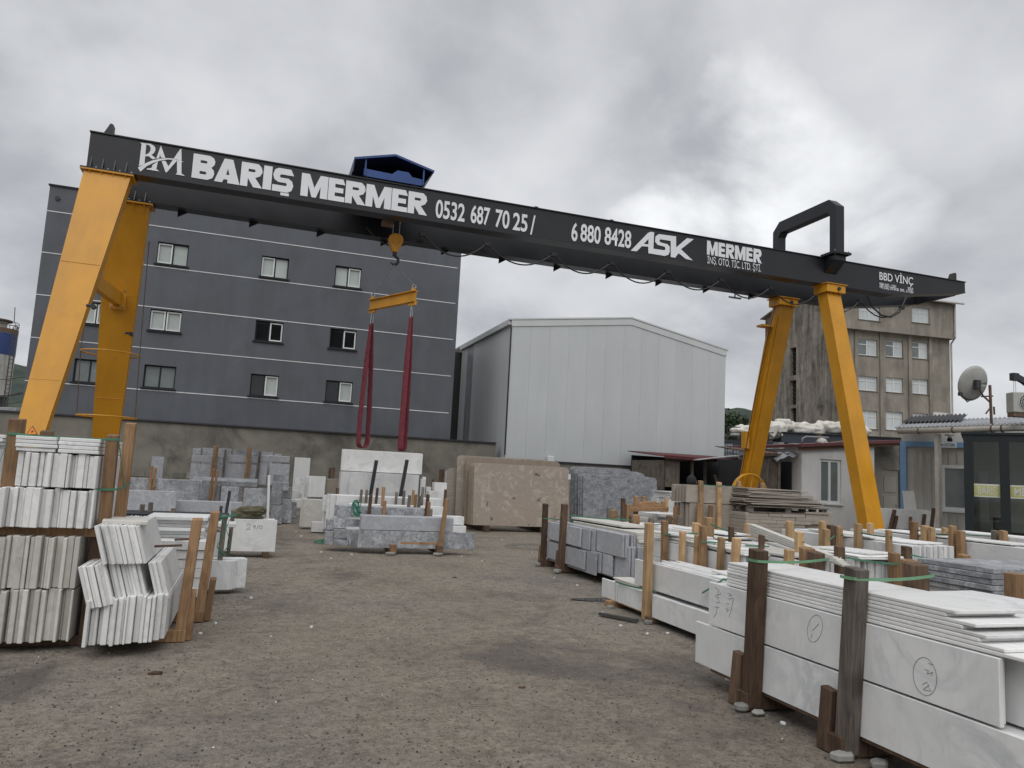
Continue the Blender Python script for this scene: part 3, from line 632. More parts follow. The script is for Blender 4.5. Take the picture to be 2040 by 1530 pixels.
# electric cabinet, conduit and cable reel on the rear right leg
def rl(z, dx=0., dy=0.): k = (7.18-z)/6.76; return Vector((14.97+.06*k+dx, 18.84+1.98*k+dy, z))
mb = MB(); mb.bar(rl(6.9, -.055, .1), rl(.6, -.055, .1), .1, .12); mb.build('conduit', MT['yellow'], cr)
mb = MB(); mb.bar(rl(6.5, -.14, .2), rl(.9, -.14, .2), .07, .08); mb.build('conduit', MT['yellow'], cr)
mb = MB(); mb.box(rl(3.05, -.2, .25), (.16, .24, .55)); mb.build('switch_cabinet', MT['yellow'], cr, bevel=.01)
mb = MB(); mb.box(rl(6.55, -.25, .2), (.5, .3, .06)); mb.build('cable_arm', MT['yellow'], cr)
mb = MB(); mb.tube([rl(7.1, -.2, .0), rl(6.4, -.3, -.05), rl(4, -.32, .0), rl(2, -.3, .0)], .012, 5); mb.build('cable', MT['black_part'], cr)
rc = Vector((14.75, 20.0, 1.35)); rw = None
mb = MB()
for dx in (-.09, .09):
    mb.tube(circ(rc+Vector((dx*.5, dx*1.2, 0)), .62, 30, 'Y'), .028, 6, closed=True)
rw = mb.build('cable_reel', MT['yellow'], cr)
for k in range(6):
    a = k*math.pi/3+.3; mb = MB(); mb.bar(rc, rc+Vector((math.cos(a)*.6, 0, math.sin(a)*.6)), .05, .03); mb.build('spoke', MT['yellow'], rw)
mb = MB(); mb.tube([rc-Vector((0, .14, 0)), rc+Vector((0, .55, 0))], .15, 14); mb.build('hub', MT['black_part'], rw)
# festoon cables between the girders
fx = [-2.9+0, ]
def festoon(x0, x1, drop, y, r=.016):
    pts = []
    for k in range(13):
        u = k/12; pts.append((x0+(x1-x0)*u, y, GB+.12-drop*(1-(2*u-1)**2)))
    return pts
xx = 2.2
for k, (wd, dr) in enumerate([(1.5, .62), (1.75, .66), (1.9, .62), (1.75, .6), (1.8, .66), (1.8, .6), (1.75, .64), (1.7, .6), (1.7, .66), (1.7, .62)]):
    mb = MB(); mb.tube(festoon(xx, xx+wd-.12, dr*.62, RY-.22), .02, 6); mb.build('festoon_cable', MT['black_part'], cr); xx += wd
    mb = MB(); mb.box((xx-.06, RY-.22, GB+.15), (.16, .1, .1)); mb.build('cable_trolley', MT['black_part'], cr)
mb = MB(); pts = [onY(x, y, RY-.25) for x, y in ((1728, 588), (1738, 612), (1756, 628), (1775, 632), (1792, 622), (1806, 592))]; mb.tube(pts, .028, 6); mb.build('festoon_cable', MT['black_part'], cr)
# stiffening portal over the girders
XF = 15.2
def pbar(a, b, w=.34): mb.bar(a, b, w, w, up=(1, 0, 0))
mb = MB(); w_ = .26; y0_, y1_ = GY-.38, 19.38
pf = [(y0_, GT+.1), (y0_, 9.66), (y0_+.3, 9.92), (y1_-.3, 9.92), (y1_, 9.66), (y1_, GT+.02)]
ins = [(y0_+w_, GT+.1), (y0_+w_, 9.44), (y0_+w_+.1, 9.56), (y1_-w_-.1, 9.56), (y1_-w_, 9.44), (y1_-w_, GT+.02)]
for i in range(5):
    a, b, c, d = pf[i], pf[i+1], ins[i+1], ins[i]
    mb.prism([(XF-.14, *a), (XF-.14, *b), (XF-.14, *c), (XF-.14, *d)], (.28, 0, 0))
po = mb.build('portal_frame', MT['crane_black'], cr)
mb = MB(); mb.box((XF, y0_+.17, GT+.085), (.6, .56, .03)); mb.box((XF, y0_+.17, GT+.05), (.6, .56, .03)); mb.build('foot_plate', MT['crane_black'], po)
mb = MB(); mb.prism([(XF-.2, GY, GT+.03), (XF-.2, y0_, GT+.03), (XF-.2, y0_, GT-.12), (XF-.2, GY, GT-.42)], (.4, 0, 0)); mb.build('bracket', MT['crane_black'], po)
for dx in (-.24, .24):
    mb = MB(); mb.tube([(XF+dx, y0_-.06, GT+.02), (XF+dx, y0_-.06, GT+.14)], .022, 6); mb.build('bolt', MT['steel'], po)
# floodlight under the rear girder
p = onY(1466, 594, RY+.2); mb = MB(); mb.box((p.x, RY+.25, GB-.18), (.32, .2, .06), Matrix.Rotation(.3, 3, 'X')); mb.bar((p.x, RY+.25, GB-.02), (p.x, RY+.25, GB-.16), .03); mb.build('floodlight', MT['steel'], cr)

# hoist trolley with its blue hood
tx0, txa, tx1 = 1.62, 2.56, 3.5
tr = thing('hoist_trolley', 'hoist trolley under an open blue sheet metal hood on the crane girders', 'hoist', (2.56, 18, GT))
HZ = 8.62
mb = MB()
out_ = [(tx0, HZ), (txa, HZ+.25), (tx1, HZ+.02)]
for (a, b) in ((0, 1), (1, 2)):
    p, q = out_[a], out_[b]
    mb.prism([(p[0], GY-.02, p[1]), (q[0], GY-.02, q[1]), (q[0], GY-.02, q[1]+.03), (p[0], GY-.02, p[1]+.03)], (0, 2.2, 0))
hd = mb.build('hood_roof', MT['canopy_blue'], tr)
mb = MB(); mb.prism([(tx0, GY-.02, HZ), (tx0+.02, GY-.02, HZ), (tx0+.0, GY-.02, GT+.13), (tx0-.02, GY-.02, GT+.13)], (0, 2.2, 0)); mb.build('hood_side', MT['canopy_blue'], tr)
mb = MB(); mb.prism([(tx1, GY-.02, HZ+.02), (tx1-.02, GY-.02, HZ+.02), (tx1-.22, GY-.02, GT+.13), (tx1-.2, GY-.02, GT+.13)], (0, 2.2, 0)); mb.build('hood_side', MT['canopy_blue'], tr)
mb = MB(); mb.prism([(tx0, GY+2.17, GT+.13), (tx1-.2, GY+2.17, GT+.13), (tx1, GY+2.17, HZ+.02), (txa, GY+2.17, HZ+.25), (tx0, GY+2.17, HZ)], (0, .02, 0)); mb.build('hood_back', MT['canopy_blue'], tr)
for (a, b) in ((0, 1), (1, 2)):
    p, q = out_[a], out_[b]; mb = MB(); mb.bar((p[0], GY-.03, p[1]+.01), (q[0], GY-.03, q[1]+.01), .03, .05); mb.build('hood_edge', MT['trolley_blue'], tr)
for x in (tx0+.27, tx1-.24):
    mb = MB(); mb.bar((x, GY+.02, GT+.1), (x, GY+.02, HZ+.05), .035); mb.build('hood_post', MT['trolley_blue'], tr)
mb = MB(); ya = GY+.04
mb.prism([(tx0+.24, ya, GT+.09), (tx1-.22, ya, GT+.09), (tx1-.22, ya, GT+.24), (tx0+1.38, ya, GT+.26), (tx0+1.28, ya, GT+.36), (tx0+1.02, ya, GT+.36), (tx0+.9, ya, GT+.25), (tx0+.24, ya, GT+.27)], (0, .05, 0)); sp = mb.build('side_plate', MT['trolley_blue'], tr)
mb = MB(); mb.box((txa, ya+1.95, GT+.18), (1.5, .05, .18)); mb.build('side_plate', MT['trolley_blue'], tr)
mb = MB(); mb.tube([(tx0+.5, ya+1.0, GT+.35), (tx1-.5, ya+1.0, GT+.35)], .17, 16); mb.build('drum', MT['black_part'], tr)
for x in (tx0+.4, tx1-.4):
    for y in (GY+.18, RY+.18):
        mb = MB(); mb.tube([(x, y-.05, GT+.16), (x, y+.05, GT+.16)], .085, 14); mb.build('wheel', MT['steel'], tr)
mb = MB(); mb.box((txa+.1, GY+1.05, GT+.12), (1.3, 1.5, .05)); mb.build('deck_plate', MT['black_part'], tr)
mb = MB(); mb.box((2.58, 17.62, GB-.02), (.26, .3, .1)); mb.build('hoist_box', MT['rusty'], tr)

# hook block, ropes
HKY = 17.95; hk = onY(788, 482, HKY)
hb = thing('hook_block', 'yellow teardrop hook block hanging on wire ropes under the crane girders', 'hook', hk)
pr = [(0, .20), (.1, .185), (.165, .12), (.18, .03), (.15, -.07), (.09, -.2), (.055, -.27)]
mb = MB(); mb.prism([hk+Vector((x, -.09, z)) for x, z in pr]+[hk+Vector((-x, -.09, z)) for x, z in pr[:0:-1]], (0, .18, 0)); mb.build('sheave_case', MT['yellow'], hb, bevel=.02)
mb = MB(); mb.tube(circ(hk+Vector((0, -.1, .03)), .11, 14, 'Y', math.pi*1.1, math.pi*1.9), .012, 5); mb.build('rim', MT['yellow'], hb)
for dx in (-.08, .08):
    mb = MB(); mb.tube([hk+Vector((dx, 0, .1)), (hk.x+dx, HKY, GB+.4)], .01, 5); mb.build('wire_rope', MT['steel'], hb)
mb = MB(); mb.tube([hk+Vector((0, 0, -.25)), hk+Vector((0, 0, -.36))], .055, 10); mb.build('swivel', MT['black_part'], hb)
hc = hk+Vector((.0, 0, -.47))
mb = MB(); mb.tube([hk+Vector((0, 0, -.34))]+[hc+Vector((.1*math.cos(a), 0, .1*math.sin(a))) for a in [math.pi/2-k*.42 for k in range(1, 11)]], [.03]+[.036]*6+[.03, .026, .02, .012], 8); mb.build('hook', MT['black_part'], hb)
# spreader beam
eL, eR = at(737, 608, 18.55), at(829, 590, 17.3); mz = (eL.z+eR.z)/2; eL.z = eR.z = mz
sb = thing('spreader_beam', 'yellow steel lifting beam hanging below the crane hook', 'lifting beam', ((eL+eR)/2))
mb = MB(); hh = .125
mb.bar(eL, eR, .014, .25); mb.bar(eL+Vector((0, 0, hh)), eR+Vector((0, 0, hh)), .13, .018); mb.bar(eL-Vector((0, 0, hh)), eR-Vector((0, 0, hh)), .13, .018); mb.build('i_beam', MT['yellow'], sb)
dv = (eR-eL).normalized()
hook_pt = hk+Vector((0, 0, -.56))
for s, e in ((1, eL), (-1, eR)):
    t_ = e+dv*s*.1
    mb = MB(); mb.prism([t_+Vector((-.05, 0, hh)), t_+Vector((.05, 0, hh)), t_+Vector((.03, 0, hh+.09)), t_+Vector((-.03, 0, hh+.09))], dv.cross(Vector((0, 0, 1)))*.02); mb.build('top_lug', MT['yellow'], sb)
    mb = MB(); mb.tube(circ(t_+Vector((0, 0, hh+.11)), .045, 12, 'Y'), .013, 6, closed=True); mb.build('shackle', MT['steel'], sb)
    mb = MB(); mb.tube([t_+Vector((0, 0, hh+.15)), hook_pt], .012, 6); mb.build('wire_sling', MT['steel'], sb)
    b0 = e+dv*s*.13-Vector((0, 0, hh))
    mb = MB(); mb.bar(b0-dv*.13-Vector((0, 0, .045)), b0+dv*.13-Vector((0, 0, .045)), .05, .075); mb.build('bottom_plate', MT['yellow'], sb)
# red slings
def sling(top, zlow, halfw, band, ang, label):
    t = thing('lifting_sling', label, 'sling', top, 'red slings hanging on the lifting beam')
    d = Vector((math.cos(ang), math.sin(ang), 0)); n = Vector((-d.y, d.x, 0))
    for s in (-.03, .03):
        mb = MB(); mb.tube([top+d*s+Vector((0, 0, -.02)), top+d*s*1.3+Vector((0, 0, -.3))], .012, 5); mb.build('steel_link', MT['steel'], t)
    mb = MB(); z0 = top.z-.26; L = z0-zlow
    def path(u):                      # down one strand, round the bottom, up the other
        if u < .45: k = u/.45; return d*(-.03-(halfw-.03)*min(1, k*1.25)), z0-L*k*(1-halfw/L)
        if u > .55: k = (1-u)/.1*.1/.45; return d*(.03+(halfw-.03)*min(1, k*1.25)), z0-L*k*(1-halfw/L)
        a = math.pi*(u-.45)/.1; return d*(-halfw*math.cos(a)), zlow+halfw-halfw*math.sin(a)
    def P(u, v):
        o, z = path(u); k = min(1., .45+abs(z0-z)/L*1.6)
        jit = .012*noise.noise(Vector((u*60, v*3, top.x)))
        return Vector((top.x, top.y, z))+o+n*((v-.5)*band*k)+d*jit
    mb.quadgrid(P, 150, 3)
    o = mb.build('webbing', MT['sling_red'], t, smooth=True)
    sm = o.modifiers.new('thickness', 'SOLIDIFY'); sm.thickness = .012; sm.offset = 0
    return t
bL, bR = eL+dv*.13-Vector((0, 0, .2)), eR-dv*.13-Vector((0, 0, .2))
sling(bL, at(720, 893, 18.4).z, .14, .16, .6, 'red sling hanging as an open loop from the lifting beam')
sling(bR, at(792, 899, 17.4).z, .08, .14, .85, 'red sling hanging flat and closed from the lifting beam')

# ------------------------------------------------------------------ lettering on the front girder
FYT = GY-.003
def px2w(x, y): return onY(x, y, FYT)
def text(s, quad, bold=.0, name='lettering', shear=0., parent=None, mt='vinyl_white', plane=None, space=1.):
    """quad: (x_left,y_bottom_left) , (x_right, y_bottom_right), top y at left: pixels fixing the word's box on the web"""
    cu = bpy.data.curves.new(name, 'FONT'); cu.body = s; cu.offset = bold; cu.shear = shear; cu.space_character = space
    tmp = bpy.data.objects.new('tmp', cu); col.objects.link(tmp); bpy.context.view_layer.update()
    me = bpy.data.meshes.new_from_object(tmp.evaluated_get(bpy.context.evaluated_depsgraph_get()))
    bpy.data.objects.remove(tmp); bpy.data.curves.remove(cu)
    return me
def put_text(s, xa, xb, za, zb, y=None, bold=.0, mt='vinyl_white', parent=None, space=1., base=None, T=None, name='lettering'):
    me = text(s, None, bold, name, space=space)
    ref = text(base or s, None, bold, name, space=space) if base else me
    xs_ = [v.co.x for v in me.vertices]; ys_ = [v.co.y for v in ref.vertices]
    lx, hx, ly, hy = min(xs_), max(xs_), min(ys_), max(ys_)
    for v in me.vertices:
        u = xa+(v.co.x-lx)/(hx-lx)*(xb-xa); w = za+(v.co.y-ly)/(hy-ly)*(zb-za)
        v.co = T(u, w) if T else Vector((u, y if y is not None else FYT, w))
    me.materials.append(MT[mt]); o = bpy.data.objects.new(name, me); col.objects.link(o)
    if parent is not None:
        o.parent = parent
        if parent.get('_L') is not None: o.location = -Vector(parent['_L'])
    return o
def word(s, pl_, pr_, top_l, bold=.03, base=None, space=1.):
    a, b, c = px2w(*pl_), px2w(*pr_), px2w(*top_l)
    return put_text(s, a.x, b.x, (a.z+b.z)/2, c.z+((b.z-a.z)/2), bold=bold, parent=cr, base=base, space=space)
GL = {  # heavy block capitals in a unit cell: outer loop, then counters
 'B': (1., [[(0, 0), (.72, 0), (.93, .1), (1, .27), (.96, .42), (.84, .52), (.97, .64), (1, .78), (.92, .93), (.74, 1), (0, 1)], [(.34, .2), (.34, .32), (.6, .32), (.66, .26), (.6, .2)], [(.34, .66), (.34, .77), (.6, .77), (.66, .715), (.6, .66)]]),
 'A': (1.1, [[(-.03, 0), (.3, 0), (.36, .14), (.52, .14), (.52, 0), (1.03, 0), (.68, 1), (.32, 1)], [(.44, .34), (.5, .6), (.58, .34)]]),
 'R': (1., [[(0, 0), (.34, 0), (.34, .36), (.62, 0), (1.04, 0), (.68, .4), (.9, .5), (1, .68), (.95, .87), (.78, 1), (0, 1)], [(.34, .63), (.34, .75), (.62, .75), (.68, .69), (.62, .63)]]),
 'I': (.4, [[(0, 0), (1, 0), (1, 1), (0, 1)]]),
 'S': (1., [[(0, 0), (.74, 0), (.93, .1), (1, .3), (.93, .5), (.74, .6), (.36, .6), (.32, .67), (.38, .74), (1, .74), (.84, 1), (.26, 1), (.08, .92), (0, .7), (.07, .5), (.26, .4), (.64, .4), (.69, .33), (.64, .27), (0, .27)]]),
 'M': (1.3, [[(0, 0), (.27, 0), (.27, .5), (.42, 0), (.58, 0), (.73, .5), (.73, 0), (1, 0), (1, 1), (.7, 1), (.5, .42), (.3, 1), (0, 1)]]),
 'E': (.82, [[(0, 0), (1, 0), (1, .22), (.4, .22), (.4, .38), (.9, .38), (.9, .6), (.4, .6), (.4, .76), (1, .76), (.86, 1), (0, 1)]]),
}
def heavy(s, pl_, pr_, top_l, gap=.05):
    a, b, c = px2w(*pl_), px2w(*pr_), px2w(*top_l); z0, z1 = (a.z+b.z)/2, c.z+(b.z-a.z)/2
    tot = sum(GL[ch][0] for ch in s)+gap*(len(s)-1); k = (b.x-a.x)/tot; x = a.x
    for ch in s:
        w, loops = GL[ch]; mb = MB(); mb.poly(loops, lambda u, v: Vector((x+u*w*k, FYT, z0+v*(z1-z0)))); mb.build('lettering', MT['vinyl_white'], cr); x += (w+gap)*k
heavy('BARIS', (381, 354), (583, 385), (386, 306))
mb = MB(); q = px2w(567, 387); mb.add([q+Vector((-.09, 0, -.035)), q+Vector((.09, 0, -.035)), q+Vector((.09, 0, .03)), q+Vector((-.09, 0, .03))], [(0, 1, 2, 3)]); mb.build('lettering', MT['vinyl_white'], cr)
heavy('MERMER', (598, 388), (849, 430.5), (602, 343), .03)
word('0532', (867, 433), (925, 443), (872, 397), .02)
word('687', (937, 444), (975, 450), (941, 408), .02)
word('70', (986, 452), (1014, 457), (989, 416), .02)
word('25', (1021, 458), (1050, 463), (1025, 423), .02)
word('6', (1138, 480), (1150, 481), (1140, 443), .02); word('880', (1156, 481), (1196, 486), (1158, 446), .02); word('8428', (1204, 488), (1257, 494), (1206, 453), .02)
heavy('MERMER', (1408, 509), (1517, 523), (1409, 481), .07)
word('İNŞ. OTO. TİC. LTD. ŞTİ.', (1409, 526), (1516, 540), (1410, 512), .0, base='NOTOTCLTD')
word('BBD VİNÇ', (1752, 558), (1819, 567), (1753, 543), .012, base='BBD')
word('SERI NO : 1201', (1752, 569), (1785, 573), (1752, 563.5), .02); word('2024', (1808, 577), (1819, 578), (1808, 572), .02)
word('+90 (536) 270 04 85  SWL : 6 TON', (1752, 575), (1819, 584), (1752, 569), .02, base='90')
mb = MB(); mb.add([px2w(1056, 467), px2w(1059, 467.6), px2w(1067, 429.5), px2w(1064, 429)], [(0, 1, 2, 3)]); mb.build('lettering', MT['vinyl_white'], cr)
Z1 = lambda x, y: px2w(260+x/6.8, 270+y/6.8)
lg = MB()
lg.poly([[(135, 95), (215, 105), (190, 385), (110, 415), (118, 385), (150, 115)]], Z1)
lg.poly([[(213, 105), (270, 112), (312, 135), (336, 165), (338, 195), (320, 235), (285, 262), (345, 310), (300, 322), (245, 280), (200, 280), (201, 262), (248, 238), (272, 200), (272, 158), (250, 130), (211, 124)]], Z1)
lg.poly([[(412, 135), (472, 305), (415, 300), (398, 258), (388, 310), (348, 312)]], Z1)
lg.poly([[(100, 435), (200, 375), (300, 335), (400, 313), (500, 306), (600, 312), (725, 358), (690, 350), (600, 328), (500, 324), (400, 340), (300, 375), (220, 415), (135, 490)]], Z1)
lg.poly([[(372, 352), (350, 452), (390, 485), (215, 458), (245, 425), (225, 445), (285, 438), (300, 395)]], Z1)
lg.poly([[(422, 345), (475, 342), (512, 418), (672, 185), (690, 178), (692, 345), (722, 358), (692, 356), (690, 515), (740, 548), (610, 525), (630, 508), (630, 340), (490, 500), (474, 495)]], Z1)
lg.build('monogram', MT['vinyl_white'], cr)
Z2 = lambda x, y: px2w(1100+x/4.636, 430+y/4.636)
lg = MB()
lg.poly([[(725, 322), (780, 328), (830, 280), (888, 285), (888, 345), (1040, 370), (1075, 358), (1086, 330), (1086, 285), (1065, 262), (1000, 245), (990, 230), (1000, 216), (1095, 232), (1095, 380), (1136, 386), (1168, 345), (1235, 398), (1298, 412), (1190, 308), (1308, 215), (1245, 206), (1145, 292), (1145, 190), (985, 168), (955, 190), (950, 240), (975, 268), (1040, 285), (1046, 308), (1035, 318), (935, 303), (942, 152), (910, 147), (885, 158)], [(846, 258), (890, 214), (889, 264)]], Z2)
lg.build('logotype', MT['vinyl_white'], cr)
# ------------------------------------------------------------------ stone slabs
_sm = {}
def slab_mesh(dx, dy, dz, mt, bev=.004):
    k = (round(dx, 2), round(dy, 3), round(dz, 2), mt)
    if k not in _sm:
        mb = MB(); mb.box((0, 0, 0), (dx, dy, dz)); me = bpy.data.meshes.new('slab'); me.from_pydata(mb.v, [], mb.f)
        bm = bmesh.new(); bm.from_mesh(me); bmesh.ops.bevel(bm, geom=bm.edges[:], offset=min(bev, min(dx, dy, dz)*.22), segments=1, affect='EDGES'); bm.to_mesh(me); bm.free()
        me.materials.append(MT[mt]); _sm[k] = me
    return _sm[k]
class Lot:
    """one bundle: what its slabs are called"""
    def __init__(s, name, label, group, mt, cat='marble slab'): s.name, s.label, s.group, s.mt, s.cat = name, label, group, mt, cat
    def put(s, c, dims, rot=None, mt=None, label=None):
        o = bpy.data.objects.new(s.name, slab_mesh(*dims, mt or s.mt)); col.objects.link(o); o.location = c
        if rot: o.rotation_euler = rot
        o['kind'] = 'thing'; tag(o, label or s.label, s.cat, s.group if not label else None); return o
    def rowY(s, x0, x1, yn, yf, z0, z1, n, jn=.03, jf=.03, jz=.006, skew=0., lean=0., first=None, fin=1):
        """slabs on edge running along Y, stacked along X from x0 to x1"""
        ws = [random.choice((.65, .85, 1, 1, 1.3, 1.6)) for _ in range(n)]; k = (x1-x0)/sum(ws); x = x0; out = []
        for i, w in enumerate(ws):
            t = w*k; a = yn+random.uniform(-jn, jn)+skew*(x-x0); b = yf+random.uniform(-jf, jf)+skew*(x-x0); h = z1-z0+random.uniform(-jz, jz)
            c = Vector((x+t/2, (a+b)/2, z0+h/2))
            if lean: c.x += math.sin(lean)*h/2*0
            out.append(s.put(c, (t-.0025, b-a, h), (0, lean, random.uniform(-.004, .004)), label=first if i == 0 else None)); x += t
        return out
    def rowX(s, y0, y1, xl, xr, z0, z1, n, jl=.03, jr=.03, jz=.006, lean=0.):
        """slabs on edge running along X, stacked along Y from y0 (near) to y1"""
        t = (y1-y0)/n; out = []
        for i in range(n):
            a = xl+random.uniform(-jl, jl); b = xr+random.uniform(-jr, jr); h = z1-z0+random.uniform(-jz, jz)
            out.append(s.put(((a+b)/2, y0+(i+.5)*t, z0+h/2), (b-a, t-.0025, h), (lean, 0, random.uniform(-.004, .004))))
        return out
    def flat(s, x0, x1, y0, y1, z0, n, t, j=.03, jn=.0, fan=0.):
        out = []
        for i in range(n):
            a, b = x0+random.uniform(-j, j)*.5, x1+random.uniform(-j, j)*.5; c, d = y0+random.uniform(-jn, jn)+random.uniform(-j, j), y1+random.uniform(-j, j)
            out.append(s.put(((a+b)/2, (c+d)/2, z0+(i+.5)*t), (b-a, d-c, t-.003), (0, 0, random.uniform(-fan, fan))))
        return out
def cradle(label, posts=(), bearers=(), straps=(), chips=(), loc=None, wood='wood_new', strap='strap_green', group=None):
    """timber cradle of a bundle: posts (x,y,z0,z1,w,d,dx,dy[,wood]), bearers (a,b,w,h), plastic straps (points)"""
    p0 = posts[0] if posts else (*bearers[0][0], 0)
    t = thing('timber_cradle', label, 'timber cradle', loc or (p0[0], p0[1], 0), group)
    for p in posts:
        x, y, z0, z1, w, d, dx, dy = p[:8]; dx += random.uniform(-.015, .015); dy += random.uniform(-.02, .02); z1 += random.uniform(-.02, .02); wd = p[8] if len(p) > 8 else wood
        mb = MB(); mb.hexa([(x-w/2, y-d/2, z0), (x+w/2, y-d/2, z0), (x+w/2, y+d/2, z0), (x-w/2, y+d/2, z0)], [(x-w/2+dx, y-d/2+dy, z1), (x+w/2+dx, y-d/2+dy, z1), (x+w/2+dx, y+d/2+dy, z1+.012), (x-w/2+dx, y+d/2+dy, z1+.012)])
        mb.build('post', MT[wd], t, bevel=.004)
    for b in bearers:
        mb = MB(); mb.bar(b[0], b[1], b[2], b[3]); mb.build('bearer', MT[b[4] if len(b) > 4 else wood], t, bevel=.004)
    for s_ in straps:
        mb = MB(); pts = [Vector(p) for p in s_]; w = .0095; up = Vector((0, 0, w))
        fine = [pts[0]]
        for a, b in zip(pts, pts[1:]):
            L = (b-a).length
            for k in range(1, 7):
                u = k/6; fine.append(a.lerp(b, u)-Vector((0, 0, .015*L*4*u*(1-u))))
        for i in range(len(fine)-1):
            a, b = fine[i], fine[i+1]; n_ = (b-a).cross(up); n_ = n_.normalized()*.002 if n_.length > 1e-6 else Vector((.002, 0, 0))
            mb.hexa([a-up-n_, b-up-n_, b-up+n_, a-up+n_], [a+up-n_, b+up-n_, b+up+n_, a+up+n_])
        mb.build('strap', MT[strap], t, fix=True)
    for c in chips:
        mb = MB(); x, y, sx, sy, h = c
        sx *= .8; sy *= .8; q = [(x+sx*math.cos(a)*random.uniform(.6, 1.1), y+sy*math.sin(a)*random.uniform(.8, 1)) for a in [k*2*math.pi/5+x*9 for k in range(5)]]
        mb.prism([(u, v, .0) for u, v in q], (0, 0, h)); mb.build('stone_wedge', MT['concrete_light'], t, bevel=.012)
    return t
def stroke(parent, pts, fn, r=.0022, name='marking', mt='marker'):
    mb = MB(); mb.tube([fn(*p) for p in pts], r, 5); return mb.build(name, MT[mt], parent)

# ---------------- small leaning stack, left foreground
A1 = Lot('marble_strip', 'narrow white marble slab on edge in the bottom row of the toppled stack', 'bottom row of the toppled stack', 'white_sawn')
A1.rowY(-1.12, -.56, 6.74, 8.2, .1, .46, 17, .07, .05, .012, skew=.4)
def leaning(lot, pl_, pr_, yl, yr, n, H, deg, L, thick=None):
    a, b = onY(*pl_, yl), onY(*pr_, yr); th = R(deg)
    for i in range(n):
        u = (i+.5)/n; p = a.lerp(b, u); t = (b-a).length/n*math.cos(th)
        t *= random.uniform(.93, 1.); rot = Matrix.Rotation(-th, 3, 'Y'); off = rot @ Vector((0, 0, H/2))
        lot.put((p.x+off.x, p.y+L/2+random.uniform(-.035, .035), p.z+off.z), (t-.003, L, H+random.uniform(-.008, .008)), (0, -th, random.uniform(-.01, .01)))
A2 = Lot('marble_strip', 'white marble slab tilted to one side in the middle of the toppled stack', 'tilted middle row of the toppled stack', 'white_sawn')
leaning(A2, (172, 1216), (292, 1190), 6.70, 6.95, 15, .335, 17, 1.2)
A3 = Lot('marble_strip', 'white marble slab in the tilted group of five against the cradle posts', 'five tilted slabs against the posts', 'white_sawn')
leaning(A3, (311, 1197), (337, 1194), 6.93, 7.02, 5, .32, 17, 1.25)
A4 = Lot('marble_strip', 'white marble slab tilted in the topmost row of the toppled stack', 'tilted top row of the toppled stack', 'white_sawn')
leaning(A4, (206, 1125), (294, 1122), 6.75, 6.95, 11, .315, 17, 1.15)
o = A4.put(onY(243, 1042, 7.0)+Vector((0, .2, .005)), (.34, .42, .03), (0, .02, .12), mt='cream_sawn', label='small cream tile lying flat on the toppled stack')
cradle('two new timber posts standing beside the toppled stack', [(-.47, 7.35, 0, 1.06, .085, .1, .045, .02), (-.37, 8.2, 0, 1.06, .085, .1, .06, .02), (-.4, 7.42, .0, .42, .06, .12, .01, 0), (-.29, 8.26, 0, .4, .06, .12, .01, 0)],
       [((-1.2, 7.35, .05), (-.42, 7.35, .05), .1, .1), ((-1.2, 8.2, .05), (-.32, 8.2, .05), .1, .1)])
for (x, y, z) in ((-.62, 7.3, .815), (-.5, 7.75, .83)):
    mb = MB(); mb.bar((x-.12, y, z), (x+.1, y+.02, z+.01), .03, .018); tag(mb.build('timber_batten', MT['wood_old']), 'thin brown batten stuck between the tilted slabs', 'batten', 'battens between the tilted slabs')
# ---------------- tall stack behind it
def tall(rows):
    for lab, grp, x0, x1, yn, z0, z1, n, mt, sk in rows:
        Lot('marble_strip', lab, grp, mt, 'marble strip').rowY(x0, x1, yn, yn+1.5, z0, z1, n, .05, .05, .01, skew=sk)
tall([('weathered white marble slab on edge in the lowest row of the tall stack', 'lowest row of the tall stack', -2.0, -1.27, 7.02, .08, .485, 22, 'cream_sawn', .06),
      ('cream stained marble slab on edge in the second row of the tall stack', 'second row of the tall stack', -2.0, -1.27, 7.04, .495, .9, 21, 'cream_sawn', .04),
      ('white marble slab on edge in the third row of the tall stack, above the timbers', 'third row of the tall stack', -2.02, -1.2, 7.0, .975, 1.285, 22, 'white_sawn', .09),
      ('white marble slab on edge in the fourth row of the tall stack', 'fourth row of the tall stack', -1.8, -1.2, 7.06, 1.3, 1.575, 16, 'white_sawn', .0)])
A5 = Lot('marble_slab', 'rounded white marble slab lying flat on top of the tall stack', 'flat slabs on top of the tall stack', 'white_marble')
A5.flat(-1.82, -1.525, 7.06, 8.3, 1.582, 4, .031, .015); A5.flat(-1.515, -1.215, 7.06, 8.3, 1.582, 4, .032, .012)
